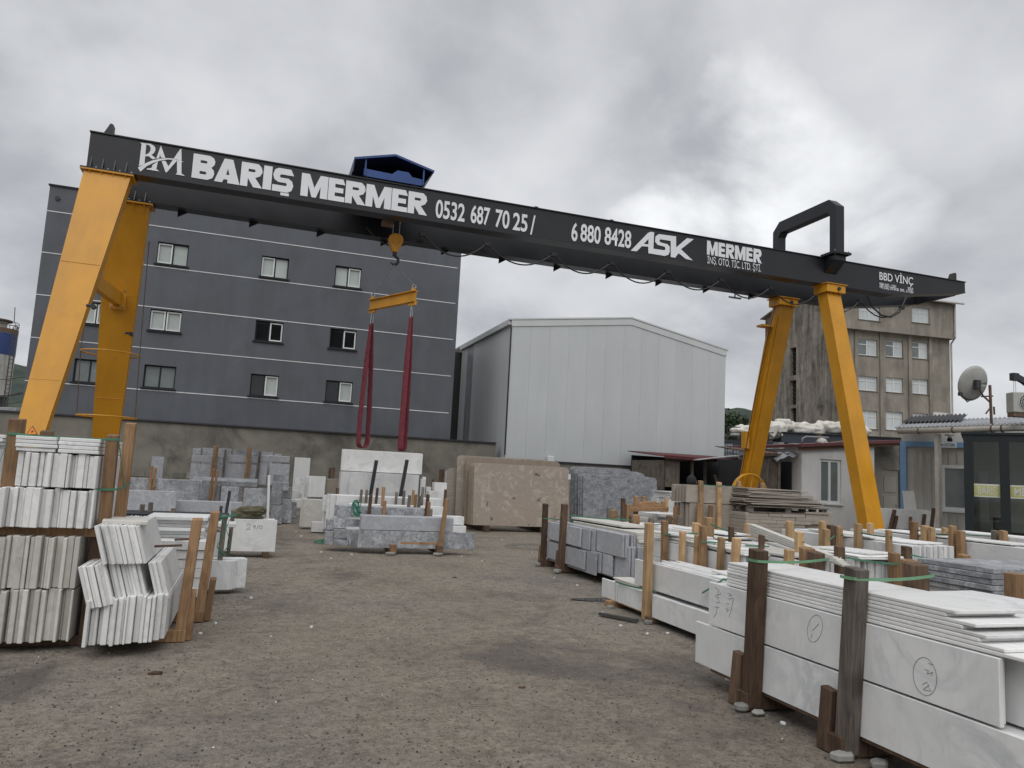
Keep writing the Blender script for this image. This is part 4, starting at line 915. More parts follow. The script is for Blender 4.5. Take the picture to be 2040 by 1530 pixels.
cradle('tall weathered timber posts strapped round the tall stack of slabs',
       [(-1.86, 7.2, .95, onY(38, 838, 7.2).z, .1, .12, -.01, 0), (-1.13, 7.18, .95, onY(222, 872, 7.18).z, .09, .1, .0, 0), (-1.1, 7.75, .95, onY(230, 845, 7.8).z, .09, .1, 0, 0), (-1.19, 7.3, 0, .97, .1, .12, 0, 0, 'wood_old'), (-1.17, 8.2, 0, .97, .1, .12, .0, 0, 'wood_old'), (-1.78, 7.8, 1.6, onY(70, 855, 7.8).z, .1, .06, 0, 0, 'wood_old')],
       [((-2.5, 7.25, .93), (-1.1, 7.25, .93), .1, .075), ((-2.5, 8.1, .93), (-1.1, 8.1, .93), .1, .075), ((-2.5, 7.3, .04), (-1.15, 7.3, .04), .1, .075, 'wood_old'), ((-2.5, 8.1, .04), (-1.15, 8.1, .04), .1, .075, 'wood_old')],
       [((-1.9, 7.13, onY(30, 864, 7.15).z), (-1.08, 7.12, onY(222, 875, 7.12).z)), ((-1.88, 7.14, 1.72), (-1.95, 7.13, 1.4)), ((-1.085, 7.12, 1.72), (-1.04, 7.2, 1.45), (-1.08, 7.7, 1.3)), ((-1.2, 7.11, 1.295), (-1.06, 7.12, 1.3), (-1.04, 7.75, 1.34))])
A6 = Lot('marble_slab', 'white marble slab in the low stack beyond the tall stack, at the yard edge', 'stack beyond the tall stack', 'white_marble')
for k, dz in enumerate((.0, .035, .07, .105)): A6.put((-2.75+.02*k, 9.0, 1.6+dz), (.9, 1.3, .032))
A6.rowY(-2.75, -2.28, 8.4, 9.8, 1.2, 1.58, 5, .02)
A6b = Lot('marble_slab', 'grey white marble slab in the bottom row of the stack at the yard edge', 'bottom of the stack at the yard edge', 'white_marble')
A6b.rowY(-2.75, -2.28, 8.42, 9.8, .1, 1.18, 4, .02)

# ---------------- trims, dark slab and the numbered block behind the left stacks
A7 = Lot('marble_slab', 'white marble slab with stepped end lying on edge by the moulded trims', 'slabs below the moulded trims', 'white_marble')
for i in range(5): A7.put((-.45+.03-.0*i, 9.95+i*.035, .225), (.86+.02*(4-i)-.05*i*0, .031, .35))
for i in range(3):
    p = onY(470-i*5, 1150, 9.93); A7.put((p.x-.42, 9.91-i*.035, .215), (.84, .031, .34+.005*i))
mt_ = thing('moulded_trim', 'moulded white marble trim standing upright under a projecting cap', 'marble trim', (-.2, 10.2, .4))
mb = MB(); a = onY(413, 1128, 10.1); b = onY(447, 1060, 10.1); mb.box(((a.x+b.x)/2-.1, 10.2, (.4+b.z)/2), (b.x-a.x+.2, .2, b.z-.4)); mb.build('shaft', MT['white_marble'], mt_, bevel=.01)
mb = MB(); mb.box((b.x-.02, 10.16, (.4+b.z)/2), (.035, .24, b.z-.42)); mb.build('fillet', MT['white_marble'], mt_, bevel=.006)
cpa, cpb = onY(398, 1058, 10.1), onY(470, 1046, 10.1)
mb = MB(); mb.box(((cpa.x+cpb.x)/2, 10.2, cpb.z-.0), (cpb.x-cpa.x, .32, .05)); mb.box(((cpa.x+cpb.x)/2-.05, 10.2, cpb.z-.045), (cpb.x-cpa.x-.12, .26, .035)); mb.build('cap', MT['white_marble'], mt_, bevel=.005)
A8 = Lot('marble_slab', 'white marble slab lying flat in the low pile behind the timber posts', 'flat slabs behind the timber posts', 'white_marble')
A8.flat(-1.0, -.36, 9.0, 9.75, .1, 6, .1, .03)
A8.flat(-1.05, -.42, 9.2, 9.8, .7, 6, .04, .05, fan=.03)
cradle('dark grey timber posts tied with green rope by the moulded trims', [(-.27, 9.86, .05, onY(430, 1025, 9.86).z, .06, .06, .02, 0, 'wood_grey'), (-.2, 10.5, .05, onY(432, 1018, 10.5).z, .05, .05, .02, .0, 'wood_grey')], (),
       [((-.3, 9.82, .95), (-.16, 9.83, .6), (-.28, 9.82, .42)), ((-.16, 9.82, .98), (-.31, 9.81, .55), (-.2, 9.82, .45)), ((-.32, 9.815, .9), (-.12, 9.815, .94))], strap='rope_green')
# dark granite slab on trestled slabs
zt = onY(330, 1023, 11.4).z
A9 = Lot('marble_slab', 'cream marble slab on edge under the dark granite slab', 'slabs under the dark granite slab', 'cream_sawn')
A9.rowX(11.45, 11.75, -1.9, -.38, .12, zt-.07, 3)
o = Lot('granite_slab', 'long polished dark granite slab lying flat across the cream slabs', None, 'dark_granite', 'granite slab').put((-1.13, 11.7, zt-.033), (1.75, .62, .055))
for q, h in (((283, 1015), .1), ((300, 1008), .13), ((345, 1017), .06)):
    p = onY(*q, 11.7); mb = MB(); mb.box((p.x, 11.7, zt+h/2-.004), (.055, .07, h)); tag(mb.build('timber_offcut', MT['wood_grey']), 'short grey timber offcut standing on the dark granite slab', 'timber', 'offcuts on the dark granite slab')
# numbered block
pa, pb = onY(430, 1108, 13.4), onY(553, 1036, 13.4); zt = pb.z
A10 = Lot('marble_slab', 'large white marble slab in the row behind the one marked 2910', 'row behind the numbered slab', 'white_marble')
A10.rowX(13.44, 13.75, pa.x-.6, pb.x-.02, .12, zt-.01, 5)
NB = A10.put(((pa.x-.6+pb.x)/2, 13.42, (.1+zt)/2), (pb.x-pa.x+.6, .034, zt-.1), label='large white marble slab marked 2910 in pencil')
def fl(y): return lambda px, py: onY(px, py, y)-Vector(0*NB.location)
def mark(parent, strokes, fn, r=.003):
    for s_ in strokes: mb = MB(); mb.tube([Vector(fn(*p))-parent.location for p in s_], r, 4); mb.build('marking', MT['marker'], parent)
z2 = lambda x, y: onY(180+x/3.824, 820+y/3.824, 13.402)
mark(NB, [[(1188, 868), (1203, 853), (1218, 862), (1212, 880), (1188, 897), (1224, 893)], [(1256, 868), (1242, 862), (1238, 876), (1252, 880), (1258, 866), (1250, 897)], [(1280, 862), (1266, 897)],
          [(1298+12*math.cos(k*.7), 880+13*math.sin(k*.7)) for k in range(10)]], z2, .004)
cradle('dark timber bearers under the numbered white slabs', (), [((-.3, 13.35, .05), (-.3, 14.0, .05), .1, .1), ((.35, 13.35, .05), (.35, 14.0, .05), .1, .1)], wood='wood_old')
for q0, q1 in (((448, 1036), (458, 978)), ((437, 1036), (441, 1008))):
    a, b = onY(*q0, 13.85), onY(*q1, 13.85); mb = MB(); mb.bar(a, b, .05, .05); tag(mb.build('steel_stake', MT['dark_metal_and_shade']), 'dark stake standing behind the numbered slab', 'stake', 'stakes behind the numbered slab')
# army green bundle on it
tb = thing('canvas_bundle', 'crumpled army green canvas bundle lying on the numbered marble slabs', 'canvas bundle', onY(500, 1034, 13.6))
def blob(name, c, rx, ry, rz, mt, parent, seed, amp=.25, nu=28, nv=14, fold=0.):
    mb = MB()
    def P(u, v):
        a, b = u*2*math.pi, (v-.5)*math.pi
        d = Vector((math.cos(a)*math.cos(b), math.sin(a)*math.cos(b), math.sin(b)))
        k = 1+amp*noise.noise(d*1.7+Vector((seed, 0, 0)))+amp*.5*noise.noise(d*4+Vector((seed, 3, 0)))
        if fold: k += fold*math.sin(b*9+3*noise.noise(d*2+Vector((seed, 0, 5))))*.12
        q = Vector((d.x*rx*k, d.y*ry*k, d.z*rz*k)); q.z = max(q.z, -rz*.62); return Vector(c)+q
    mb.quadgrid(P, nu, nv); return mb.build(name, MT[mt], parent, smooth=True)
bc = onY(500, 1024, 13.62); zb_ = zt
blob('canvas', (bc.x-.06, 13.62, zb_+.075), .27, .15, .12, 'tarp_army', tb, 3., .3, fold=1.)
blob('canvas_fold', (bc.x+.02, 13.56, zb_+.12), .2, .11, .075, 'tarp_army', tb, 9., .35, fold=1.4)
mb = MB(); mb.tube([bc+Vector((.1+.13*math.cos(k*.5), -.06, .06+.06*math.sin(k*.5))) for k in range(12)], .028, 6); mb.build('rolled_edge', MT['tarp_army'], tb, smooth=True)

# ---------------- grey marble stacks at the back left
def faceX(lot, y, pxl, pxr, ytop, ybot_z, n, dy, **kw):
    a, b = onY(pxl, ytop, y), onY(pxr, ytop, y); return lot.rowX(y, y+dy, a.x, b.x, ybot_z, max(a.z, b.z) if not kw.get('flatz') else a.z, n, kw.get('j', .03), kw.get('j', .03))
B1 = Lot('grey_marble_slab', 'pale mottled grey marble slab on edge in front of the long blue grey slabs', 'pale slabs before the long blue grey slabs', 'blue_marble')
faceX(B1, 15.4, 150, 350, 980, .15, 4, .14)
B2 = Lot('grey_marble_slab', 'pale grey marble slab on edge beside the pale mottled slabs', 'pale slabs beside the mottled slabs', 'blue_marble')
faceX(B2, 15.7, 350, 482, 1001, .15, 4, .14)
B3 = Lot('grey_marble_slab', 'long blue grey marble slab on edge with sawn texture', 'long blue grey slabs', 'grey_marble')
faceX(B3, 17.0, 100, 400, 958, .2, 5, .18); 
B3b = Lot('grey_marble_slab', 'blue grey marble slab on edge at the end of the long slabs', 'end of the long blue grey slabs', 'grey_marble')
a = onY(400, 966, 17.02); 
for k, (xa, xb) in enumerate(((400, 440), (440, 478), (486, 536))):
    p, q = onY(xa, 966+k*3, 17.02), onY(xb, 966+k*3, 17.02); B3b.rowX(17.02+.02*k, 17.2, p.x+.01, q.x-.01, .2, p.z, 3, .01, .01)
B4 = Lot('grey_marble_slab', 'grey marble slab lying flat across the long blue grey slabs', 'flat slabs on the long blue grey slabs', 'grey_marble')
p = onY(382, 962, 17.2); q = onY(513, 962, 17.2); B4.put(((p.x+q.x)/2, 17.35, p.z+.05), (q.x-p.x, .5, .1), (.12, 0, 0)); 
p2 = onY(235, 953, 17.3); B4.put(((p2.x+p.x)/2, 17.4, p2.z-.02), (p.x-p2.x, .4, .06), mt='dark_granite')
cradle('paired orange timber posts standing against the long blue grey slabs',
       [(onY(298, 975, 16.95).x, 16.93, .3, onY(300, 930, 16.95).z, .05, .05, .02, 0), (onY(304, 975, 16.95).x, 16.93, .3, onY(306, 932, 16.95).z, .05, .05, .02, 0), (onY(414, 990, 16.95).x, 16.93, .2, onY(421, 936, 16.95).z, .05, .05, .06, 0), (onY(422, 990, 16.95).x, 16.93, .2, onY(429, 938, 16.95).z, .05, .05, .06, 0)], wood='wood_new')
p, q = onY(540, 998, 16.6), onY(533, 925, 16.8)
B3.put((p.x-.05, 17.0, .75), (.05, .6, 1.1), (0, -.05, 0), label='white edged slab standing upright at the end of the long slabs', mt='white_marble')
# two tiered stack by the wall
B5 = Lot('grey_marble_slab', 'grey marble slab in the lower tier of the stack against the concrete wall', 'lower tier against the wall', 'blue_marble')
for k, (xa, xb) in enumerate(((380, 446), (448, 512), (514, 535), (537, 578))):
    p, q = onY(xa, 921, 24), onY(xb, 921, 24); B5.rowX(24., 24.3, p.x+.01, q.x-.01, .9, p.z-.03, 4, .01, .01)
B6 = Lot('grey_marble_slab', 'grey marble slab in the upper tier of the stack against the concrete wall', 'upper tier against the wall', 'blue_marble')
for k, (xa, xb) in enumerate(((382, 446), (448, 516), (518, 578))):
    p, q = onY(xa, 906, 24), onY(xb, 906+3, 24); lo = onY(xa, 919, 24).z; B6.rowX(24.0, 24.3, p.x+.01, q.x-.01, lo, p.z, 4, .01, .01)
B7 = Lot('grey_marble_slab', 'grey marble slab standing behind the two tiered stack by the wall', 'slabs behind the tiered stack', 'grey_marble')
for k, (xa, xb, yt) in enumerate(((384, 402, 893), (404, 430, 892), (432, 462, 893), (464, 520, 895), (522, 545, 900), (546, 562, 904))):
    p, q = onY(xa, yt, 24.8), onY(xb, yt, 24.8); B7.rowX(24.8, 24.95, p.x+.01, q.x-.01, .9, p.z, 2, .01, .01)
B8 = Lot('grey_marble_slab', 'grey marble slab in the base row under the stack by the wall', 'base row by the wall', 'grey_marble')
p, q = onY(380, 966, 24.1), onY(545, 966, 24.1); B8.rowX(24.1, 24.7, p.x, q.x, .1, .86, 6, .05, .05)
cradle('orange timber posts and green ties on the stack by the wall', [(onY(x, 905, 23.9).x, 23.93, .1, onY(x, t, 23.9).z, .06, .06, .01, 0, wd) for x, t, wd in ((425, 890, 'wood_new'), (431, 889, 'wood_new'), (447, 897, 'wood_grey'), (493, 893, 'wood_new'), (498, 892, 'wood_new'), (517, 898, 'wood_grey'))],
       (), [((onY(447, 909, 23.85).x, 23.86, onY(447, 912, 23.85).z), (onY(446, 940, 23.85).x, 23.86, onY(446, 940, 23.85).z)), ((onY(517, 912, 23.85).x, 23.86, onY(517, 912, 23.85).z), (onY(514, 945, 23.85).x, 23.86, onY(514, 945, 23.85).z))])
for (xa, xb, yt, yb_, lab) in ((302, 322, 909, 955, 'upright pale grey marble offcut leaning on the concrete wall'), (588, 612, 911, 1000, 'upright white marble offcut with a cream top leaning on the concrete wall')):
    p, q = onY(xa, yt, 26.5), onY(xb, yb_, 26.5); z0 = 0.1
    o = Lot('marble_offcut', lab, None, 'blue_marble' if xa < 400 else 'white_marble', 'marble offcut').put(((p.x+q.x)/2, 26.6, (p.z+z0)/2), (q.x-p.x, .06, p.z-z0), (-.06, 0, 0))
mb = MB(); p = onY(238, 950, 25.5); mb.tube([(p.x, 25.5, 0), (p.x, 25.5, 1.0)], .28, 16); tag(mb.build('blue_barrel', MT['plastic_blue'], bevel=.02), 'blue plastic barrel standing near the concrete wall', 'barrel')
# small grey blocks
B9 = Lot('grey_marble_block', 'small grey marble block piled beside the open gravel lane', 'small grey blocks by the lane', 'grey_marble', 'marble block')
for (xa, xb, yt, yb_, y) in ((541, 560, 978, 1006, 20.6), (541, 562, 1007, 1034, 20.5), (562, 581, 995, 1016, 20.8), (560, 580, 1016, 1036, 20.7), (543, 575, 960, 978, 21.2), (581, 590, 1000, 1022, 22.5), (545, 566, 945, 960, 22.), (567, 580, 970, 992, 21.6)):
    p, q = onY(xa, yt, y), onY(xb, yb_, y)
    z0 = max(q.z, .02) if yb_ not in (1034, 1036, 1022) else .02
    B9.put(((p.x+q.x)/2, y+.15, (p.z+z0)/2), (q.x-p.x-.01, .3, p.z-z0))
# white slabs left of the middle
def facelist(lot, items, nb=.12):
    for it in items:
        xa, xb, yt, yb_, y = it[:5]; p, q = onY(xa, yt, y), onY(xb, yb_, y); m_ = it[5] if len(it) > 5 else None
        z0 = q.z if q.z > .1 else .03
        lot.put(((p.x+q.x)/2, y+nb/2, (p.z+z0)/2), (q.x-p.x, nb, p.z-z0), (0, 0, random.uniform(-.01, .01)), mt=m_)
B10 = Lot('marble_block', 'small white marble block among the blocks between the lane and the white stacks', 'small white blocks by the white stacks', 'white_marble', 'marble block')
facelist(B10, [(588, 601, 952, 968, 24), (583, 600, 976, 992, 23.6), (598, 614, 966, 984, 23.2), (601, 616, 952, 966, 23.2), (588, 600, 995, 1012, 23.), (622, 657, 1040, 1061, 18.2)], .25)
B11 = Lot('marble_slab', 'white marble slab on edge, double height, beside the grey slab with pale veins', 'double height white slabs', 'white_marble')
facelist(B11, [(616, 646, 948, 991, 20.6)]); B11.rowX(20.8, 21.3, onY(612, 950, 20.8).x, onY(645, 950, 20.8).x, .7, onY(612, 950, 20.8).z, 3)
Lot('marble_slab', 'grey veined slab standing beside the double height white slabs', None, 'travertine').put(((onY(646, 955, 20.7).x+onY(684, 955, 20.7).x)/2, 20.75, (.6+onY(646, 953, 20.7).z)/2), (onY(684, 955, 20.7).x-onY(646, 955, 20.7).x, .06, onY(646, 953, 20.7).z-.6))
B12 = Lot('marble_slab', 'cream white marble slab with rounded corner in the row under the double height slabs', 'cream slabs under the double height slabs', 'cream_sawn')
p, q = onY(602, 994, 19.2), onY(652, 1044, 19.2); B12.rowX(19.2, 19.5, p.x, q.x, .06, p.z, 4, .04, .04)
B13 = Lot('marble_slab', 'white marble slab on edge standing before the veined grey slab', 'white slabs before the veined grey slab', 'white_marble')
facelist(B13, [(644, 708, 986, 1021, 18.0)], .08); B13.rowX(18.1, 18.4, onY(650, 988, 18.1).x, onY(700, 988, 18.1).x, .1, onY(650, 990, 18.1).z, 4)
for x in (670, 675):
    a, b = onY(x, 990, 20.4), onY(x+1, 972, 20.4); mb = MB(); mb.bar((a.x, 20.4, a.z-.6), b, .04); tag(mb.build('timber_stake', MT['wood_old']), 'brown timber stake in front of the veined grey slab', 'stake', 'stakes before the veined grey slab')

# ---------------- middle: white slabs behind, grey stack in front
C1 = Lot('marble_slab', 'big white marble slab on edge in the top tier below the red slings', 'top tier below the red slings', 'white_sawn')
p, q = onY(683, 893, 20.2), onY(838, 945, 20.2); C1.rowX(20.2, 20.6, p.x, q.x, q.z, p.z-.02, 3, .03, .03)
C2 = Lot('marble_slab', 'white marble slab on edge in the second tier under the big top slab', 'second tier below the red slings', 'white_marble')
p, q = onY(697, 940, 20.0), onY(834, 990, 20.0); C2.rowX(20.0, 20.5, p.x, q.x, q.z-.05, p.z, 6, .07, .06)
C2.put((p.x-.12, 20.4, (p.z+.6)/2), (.16, .4, p.z-.6)); C2.put((q.x+.14, 20.4, (p.z+.5)/2), (.14, .4, p.z-.7))
C3 = Lot('marble_slab', 'long white marble slab on edge behind the grey stack', 'long white slabs behind the grey stack', 'white_marble')
p, q = onY(665, 986, 17.4), onY(880, 986, 17.4); C3.rowX(17.4, 18.0, p.x, q.x, .15, p.z, 4, .12, .1)
p, q = onY(700, 1004, 16.4), onY(885, 1004, 16.4); C3.rowX(16.4, 16.9, p.x, q.x, .15, p.z, 4, .1, .05)
C4 = Lot('marble_slab', 'short white marble slab projecting past the end of the grey stack', 'white slabs past the grey stack end', 'white_marble')
facelist(C4, [(840, 924, 1027, 1046, 15.6), (840, 928, 1046, 1062, 15.5), (852, 882, 992, 1016, 18.2), (855, 872, 978, 1000, 19.5), (866, 888, 961, 1005, 20.0, 'white_sawn'), (842, 846, 950, 992, 20.3), (850, 858, 970, 990, 20.1)], .3)
GS = 'grey marble slab on edge in the stack below the hook, '
D1 = Lot('grey_marble_slab', GS+'bottom', 'grey front stack bottom row', 'grey_marble')
yf = 14.25; p, q = onY(714, 1062, yf), onY(945, 1093, yf); p.z, q.z = onY(714, 1057, yf).z, onY(714, 1091, yf).z; D1.rowX(yf, yf+.06, p.x, q.x, q.z, p.z, 2, .0, .0)
p2 = onY(693, 1062, yf)
for k in range(7): D1.put(((p2.x+.035*(7-k)+q.x)/2-.15, yf+.08+k*.035, (q.z+p.z)/2), (q.x-p2.x-.3-.03*(7-k), .032, p.z-q.z-.01))
D2 = Lot('grey_marble_slab', GS+'pale middle row', 'grey front stack middle row', 'blue_marble')
p, q = onY(725, 1028, yf+.05), onY(900, 1056, yf+.05); D2.rowX(yf+.02, yf+.36, p.x, q.x, onY(724, 1055.5, yf).z, onY(724, 1027, yf).z, 8, .05, .03)
D3 = Lot('grey_marble_slab', GS+'upper row', 'grey front stack upper row', 'grey_marble')
p, q = onY(676, 1008, 14.75), onY(862, 1008, 14.75); D3.rowX(14.75, 15.1, p.x, q.x, onY(700, 1031, 14.75).z, p.z, 8, .06, .05)
D4 = Lot('grey_marble_block', 'square grey marble block at the open end of the grey front stack', 'blocks at the end of the grey stack', 'grey_marble', 'marble block')
for (xa, xb, yt, yb_, y) in ((664, 688, 1032, 1053, 14.7), (652, 664, 1034, 1056, 14.7), (664, 690, 1054, 1074, 14.6), (682, 700, 1056, 1074, 14.55), (649, 664, 1058, 1086, 14.6), (665, 694, 1075, 1087, 14.5), (690, 716, 1034, 1050, 14.6)):
    p, q = onY(xa, yt, y), onY(xb, yb_, y); D4.put(((p.x+q.x)/2, y+.12, (p.z+q.z)/2), (abs(q.x-p.x)-.005, .24, p.z-q.z-.006))
def postpx(px, ptop, y, z0, w=.06, lean=0., wd='wood_old'):
    b = onY(px, ptop, y); return (b.x-lean, y, z0, b.z, w, w, lean, 0, wd)
cradle('orange front post and bearers carrying the grey front stack', [(onY(874, 1105, 14.15).x, 14.15, .03, onY(881, 994, 14.15).z, .075, .07, .1, 0, 'wood_new')]+[postpx(x, t, y, .2, .06, .02, w) for x, t, y, w in ((738, 985, 14.72, 'wood_old'), (766, 970, 15.2, 'wood_new'), (768, 996, 14.7, 'wood_new'), (852, 985, 14.72, 'wood_old'), (854, 1001, 14.7, 'wood_new'), (836, 988, 15.2, 'wood_grey'), (815, 988, 15.3, 'wood_grey'))],
       [((onY(782, 1100, 14.2).x, 14.1, .1), (onY(782, 1100, 14.2).x, 14.9, .1), .11, .16, 'wood_new'), ((onY(874, 1100, 14.2).x, 14.1, .1), (onY(874, 1100, 14.2).x, 14.9, .1), .11, .16, 'wood_old'), ((onY(782, 1092, 14.2).x, 14.28, .205), (onY(874, 1092, 14.2).x, 14.28, .205), .06, .05, 'wood_new')], chips=[(onY(778, 1106, 14.1).x, 14.1, .14, .09, .05), (onY(872, 1106, 14.1).x, 14.1, .14, .09, .05)])
cradle('old timber posts among the white slabs behind the grey stack', [postpx(x, t, y, .3, .055, .02, w) for x, t, y, w in ((720, 975, 17.3, 'wood_grey'), (732, 976, 17.3, 'wood_grey'), (751, 972, 17.3, 'wood_old'), (791, 980, 17.3, 'wood_grey'), (806, 978, 17.3, 'wood_grey'), (825, 976, 17.3, 'wood_new'), (842, 972, 17.35, 'wood_grey'), (829, 986, 16.35, 'wood_new'), (888, 975, 17.6, 'wood_old'))])
for q0, q1 in (((737, 992), (750, 917)), ((797, 992), (811, 916))):
    a, b = onY(*q0, 19.7), onY(*q1, 19.7); mb = MB(); mb.bar(a, b, .09, .06); tag(mb.build('steel_bar', MT['dark_metal_and_shade']), 'dark steel bar leaning on the white slabs below the slings', 'steel bar', 'steel bars leaning below the slings')
for (x0, t0, b0, y) in ((877, 935, 965, 26.), (882, 935, 968, 26.), (657, 932, 950, 26.3), (664, 931, 950, 26.3), (862, 955, 985, 25.), (858, 970, 995, 24.)):
    a, b = onY(x0, b0, y), onY(x0+1, t0, y); mb = MB(); mb.bar((a.x, y, .0), b, .08); tag(mb.build('timber_stake', MT['wood_old']), 'old dark timber stake standing before the concrete wall', 'stake', 'stakes before the concrete wall')
# tangled green ropes
def rope(name, c, rx, rz, n, label, flat=False, grp=None):
    mb = MB(); rr = random.Random(n)
    for k in range(n):
        pts = []; ph = rr.random()*6; a = rr.uniform(.5, 1); b = rr.uniform(.5, 1)
        for i in range(16):
            u = i/15*6.3
            pts.append(Vector(c)+(Vector((rx*a*math.cos(u+ph), rx*.6*b*math.sin(u*1.0+ph)+.02*math.sin(3*u), .012+.01*k)) if flat else Vector((rx*a*math.cos(u+ph)*(.5+.5*math.sin(u*.5)), rr.uniform(-.03, .03), rz*b*math.sin(u+ph*.3)))))
        mb.tube(pts, .007, 5)
    return tag(mb.build(name, MT['rope_green'], smooth=True), label, 'rope', grp)
rope('green_rope', onY(710, 1012, 14.5)+Vector((0, -.0, 0)), .13, .17, 9, 'tangle of green rope hanging over the end of the grey stack')
rope('green_rope', (onZ(640, 1080).x+.25, onZ(660, 1082).y, .0), .45, 0, 6, 'loose coil of green rope lying on the ground by the grey blocks', True)

# ---------------- beige and grey big slabs leaning on racks
def big(lot, pl_, pr_, yt, y, z0, t=.03, mt=None, lean=R(5), label=None, chamfer=True, dz=0):
    """large slab leaning back: bottom edge at y, left and right from pixels"""
    a, b = onY(pl_, yt, y), onY(pr_, yt, y); H = (a.z+b.z)/2-z0+dz; w = b.x-a.x; c = min(.12, w*.08)
    mb = MB(); pr2 = [(-w/2, 0), (w/2, 0), (w/2, H-c*.7), (w/2-c*.4, H-.02), (w/2-c, H), (-w/2+c*.8, H-.01), (-w/2+.02, H-c*.4), (-w/2, H-c)]
    mb.prism([(u, 0, v) for u, v in pr2], (0, t, 0))
    o = mb.build(lot.name, MT[mt or lot.mt], bevel=.004); o.location = ((a.x+b.x)/2, y, z0); o.rotation_euler = (-lean, 0, 0)
    return tag(o, label or lot.label, lot.cat, None if label else lot.group, 'thing')
E1 = Lot('beige_slab', 'brown edged beige marble slab leaning in the rack behind the spotted slab', 'beige slabs leaning behind the spotted one', 'beige_plain', 'marble slab')
ybg = 20.0
big(E1, 948, 1138, 926, ybg, .16, mt='beige_breccia', label='front beige breccia slab with pale and dark spots leaning in the rack')
for k in range(4): big(E1, 945-k*2.2, 1128-k*2, 924, ybg+.06+.06*k, .16, dz=-.06+.01*k)
big(E1, 932, 1120, 914, ybg+.5, .16, label='large brown beige slab standing taller behind the spotted slab')
big(E1, 914, 1100, 911, ybg+.75, .16, mt='beige_breccia', label='pale beige slab with a rounded corner at the back of the rack')
big(E1, 893, 1010, 934, ybg+.95, .16, mt='travertine', label='grey brown slab with cream edge at the far end of the rack')
big(E1, 890, 1005, 937, ybg+1.2, .16, mt='cream_sawn', label='cream edged slab last in the beige rack')
rk = thing('slab_rack', 'timber bearers and steel back frame carrying the leaning beige slabs', 'rack', (7, 20.8, 0))
for x in (6.2, 7.9):
    mb = MB(); mb.bar((x, 19.85, .08), (x, 22.0, .08), .14, .155); mb.build('bearer', MT['wood_old'], rk)
    mb = MB(); mb.bar((x, 21.75, .1), (x, 21.75, 1.7), .08); mb.bar((x, 21.9, .1), (x, 21.75, 1.7), .06); mb.build('back_post', MT['dark_metal_and_shade'], rk)
F1 = Lot('dark_marble_slab', 'dark grey streaked marble slab with rounded corner leaning in a row', 'dark grey slabs leaning in a row', 'dark_streak_marble', 'marble slab')
for k, (xl, xr, yt, y) in enumerate(((1165, 1313, 948, 21.5), (1160, 1305, 948, 21.57), (1156, 1300, 946, 21.64), (1150, 1290, 940, 21.8), (1147, 1286, 938, 21.9), (1143, 1280, 936, 22.0), (1141, 1262, 932, 22.15), (1140, 1250, 931, 22.25))):
    big(F1, xl, xr, yt, y, .14, label='front dark grey streaked slab with a rounded corner, fully visible face' if k == 0 else None)
rk = thing('slab_rack', 'timber bearers and steel frame carrying the leaning dark grey slabs', 'rack', (11, 22, 0))
for x in (10.2, 12.4):
    mb = MB(); mb.bar((x, 21.35, .07), (x, 23.0, .07), .14, .135); mb.build('bearer', MT['wood_old'], rk)
    mb = MB(); mb.bar((x, 22.7, .1), (x, 22.7, 1.5), .08); mb.build('back_post', MT['dark_metal_and_shade'], rk)
# sticker on the spotted slab, brick and mesh on the ledge behind it
p = onY(1137, 950, 19.83); mb = MB(); mb.box((p.x-.04, p.y, p.z), (.08, .006, .15)); tag(mb.build('paper_label', MT['sign_white']), 'small white paper label stuck on the spotted beige slab', 'label')
p = onY(1096, 914, WY-.1); mb = MB(); mb.box((p.x, WY-.15, p.z), (.28, .14, .22)); tag(mb.build('white_bucket', MT['sign_white'], bevel=.02), 'small white box standing before the warehouse panels', 'box')

# ---------------- right foreground bundle
XR1 = 3.62
H1 = Lot('marble_slab', 'long white marble slab on edge inside the upper row of the right foreground bundle', 'upper row of the foreground bundle', 'white_marble')
H2 = Lot('marble_slab', 'long white marble slab on edge inside the lower row of the right foreground bundle', 'lower row of the foreground bundle', 'white_marble')
fu = H1.put((XR1+.015, (2.88+5.42)/2, .64), (.03, 5.42-2.88, .335), label='white marble slab with pencilled numbers on the face of the foreground bundle')
fd = H2.put((XR1+.015, (2.55+5.6)/2, .295), (.03, 5.6-2.55, .33), label='long white marble slab, outermost in the lower row of the foreground bundle')
ends = (2.9, 2.96, 2.72, 2.78, 2.7, 2.83, 2.6, 2.66, 2.75, 2.6, 2.55, 2.6)
for k, e in enumerate(ends): H1.put((XR1+.05+.034*k+(.02 if k > 1 else 0), (e+5.35)/2, .645), (.031, 5.35-e, .33+.004*(k % 3)))
for k in range(8): e = 2.5+.03*(k*7 % 5); H2.put((XR1+.05+.034*k, (e+5.5)/2, .295), (.031, 5.5-e, .325))
H3 = Lot('marble_slab', 'thin white marble slab lying flat on the right foreground bundle, ends fanned out', 'flat thin slabs on the foreground bundle', 'white_sawn')
near = (2.74, 2.86, 3.0, 2.96, 3.1, 3.02, 3.2, 3.14)
for k, e in enumerate(near[:8]):
    H3.put((XR1+.28+random.uniform(-.008, .008), (e+5.2)/2, .825+k*.0225), (.52, 5.2-e, .0205), (0, 0, random.uniform(-.004, .004)))
H4 = Lot('marble_slab', 'short thin white slab stepping out at the near end of the foreground bundle', 'short slabs at the near end of the bundle', 'white_sawn')
for k, (x, y, z) in enumerate(((4.32, 3.0, .83), (4.27, 2.95, .853), (4.25, 3.06, .876), (4.29, 2.9, .807))): H4.put((x, y, z), (.4, .6, .022), (0, 0, .05*k-.1))
H5 = Lot('marble_slab', 'thick bullnosed white marble slab in the pile beside the foreground bundle', 'thick bullnosed slabs', 'white_marble')
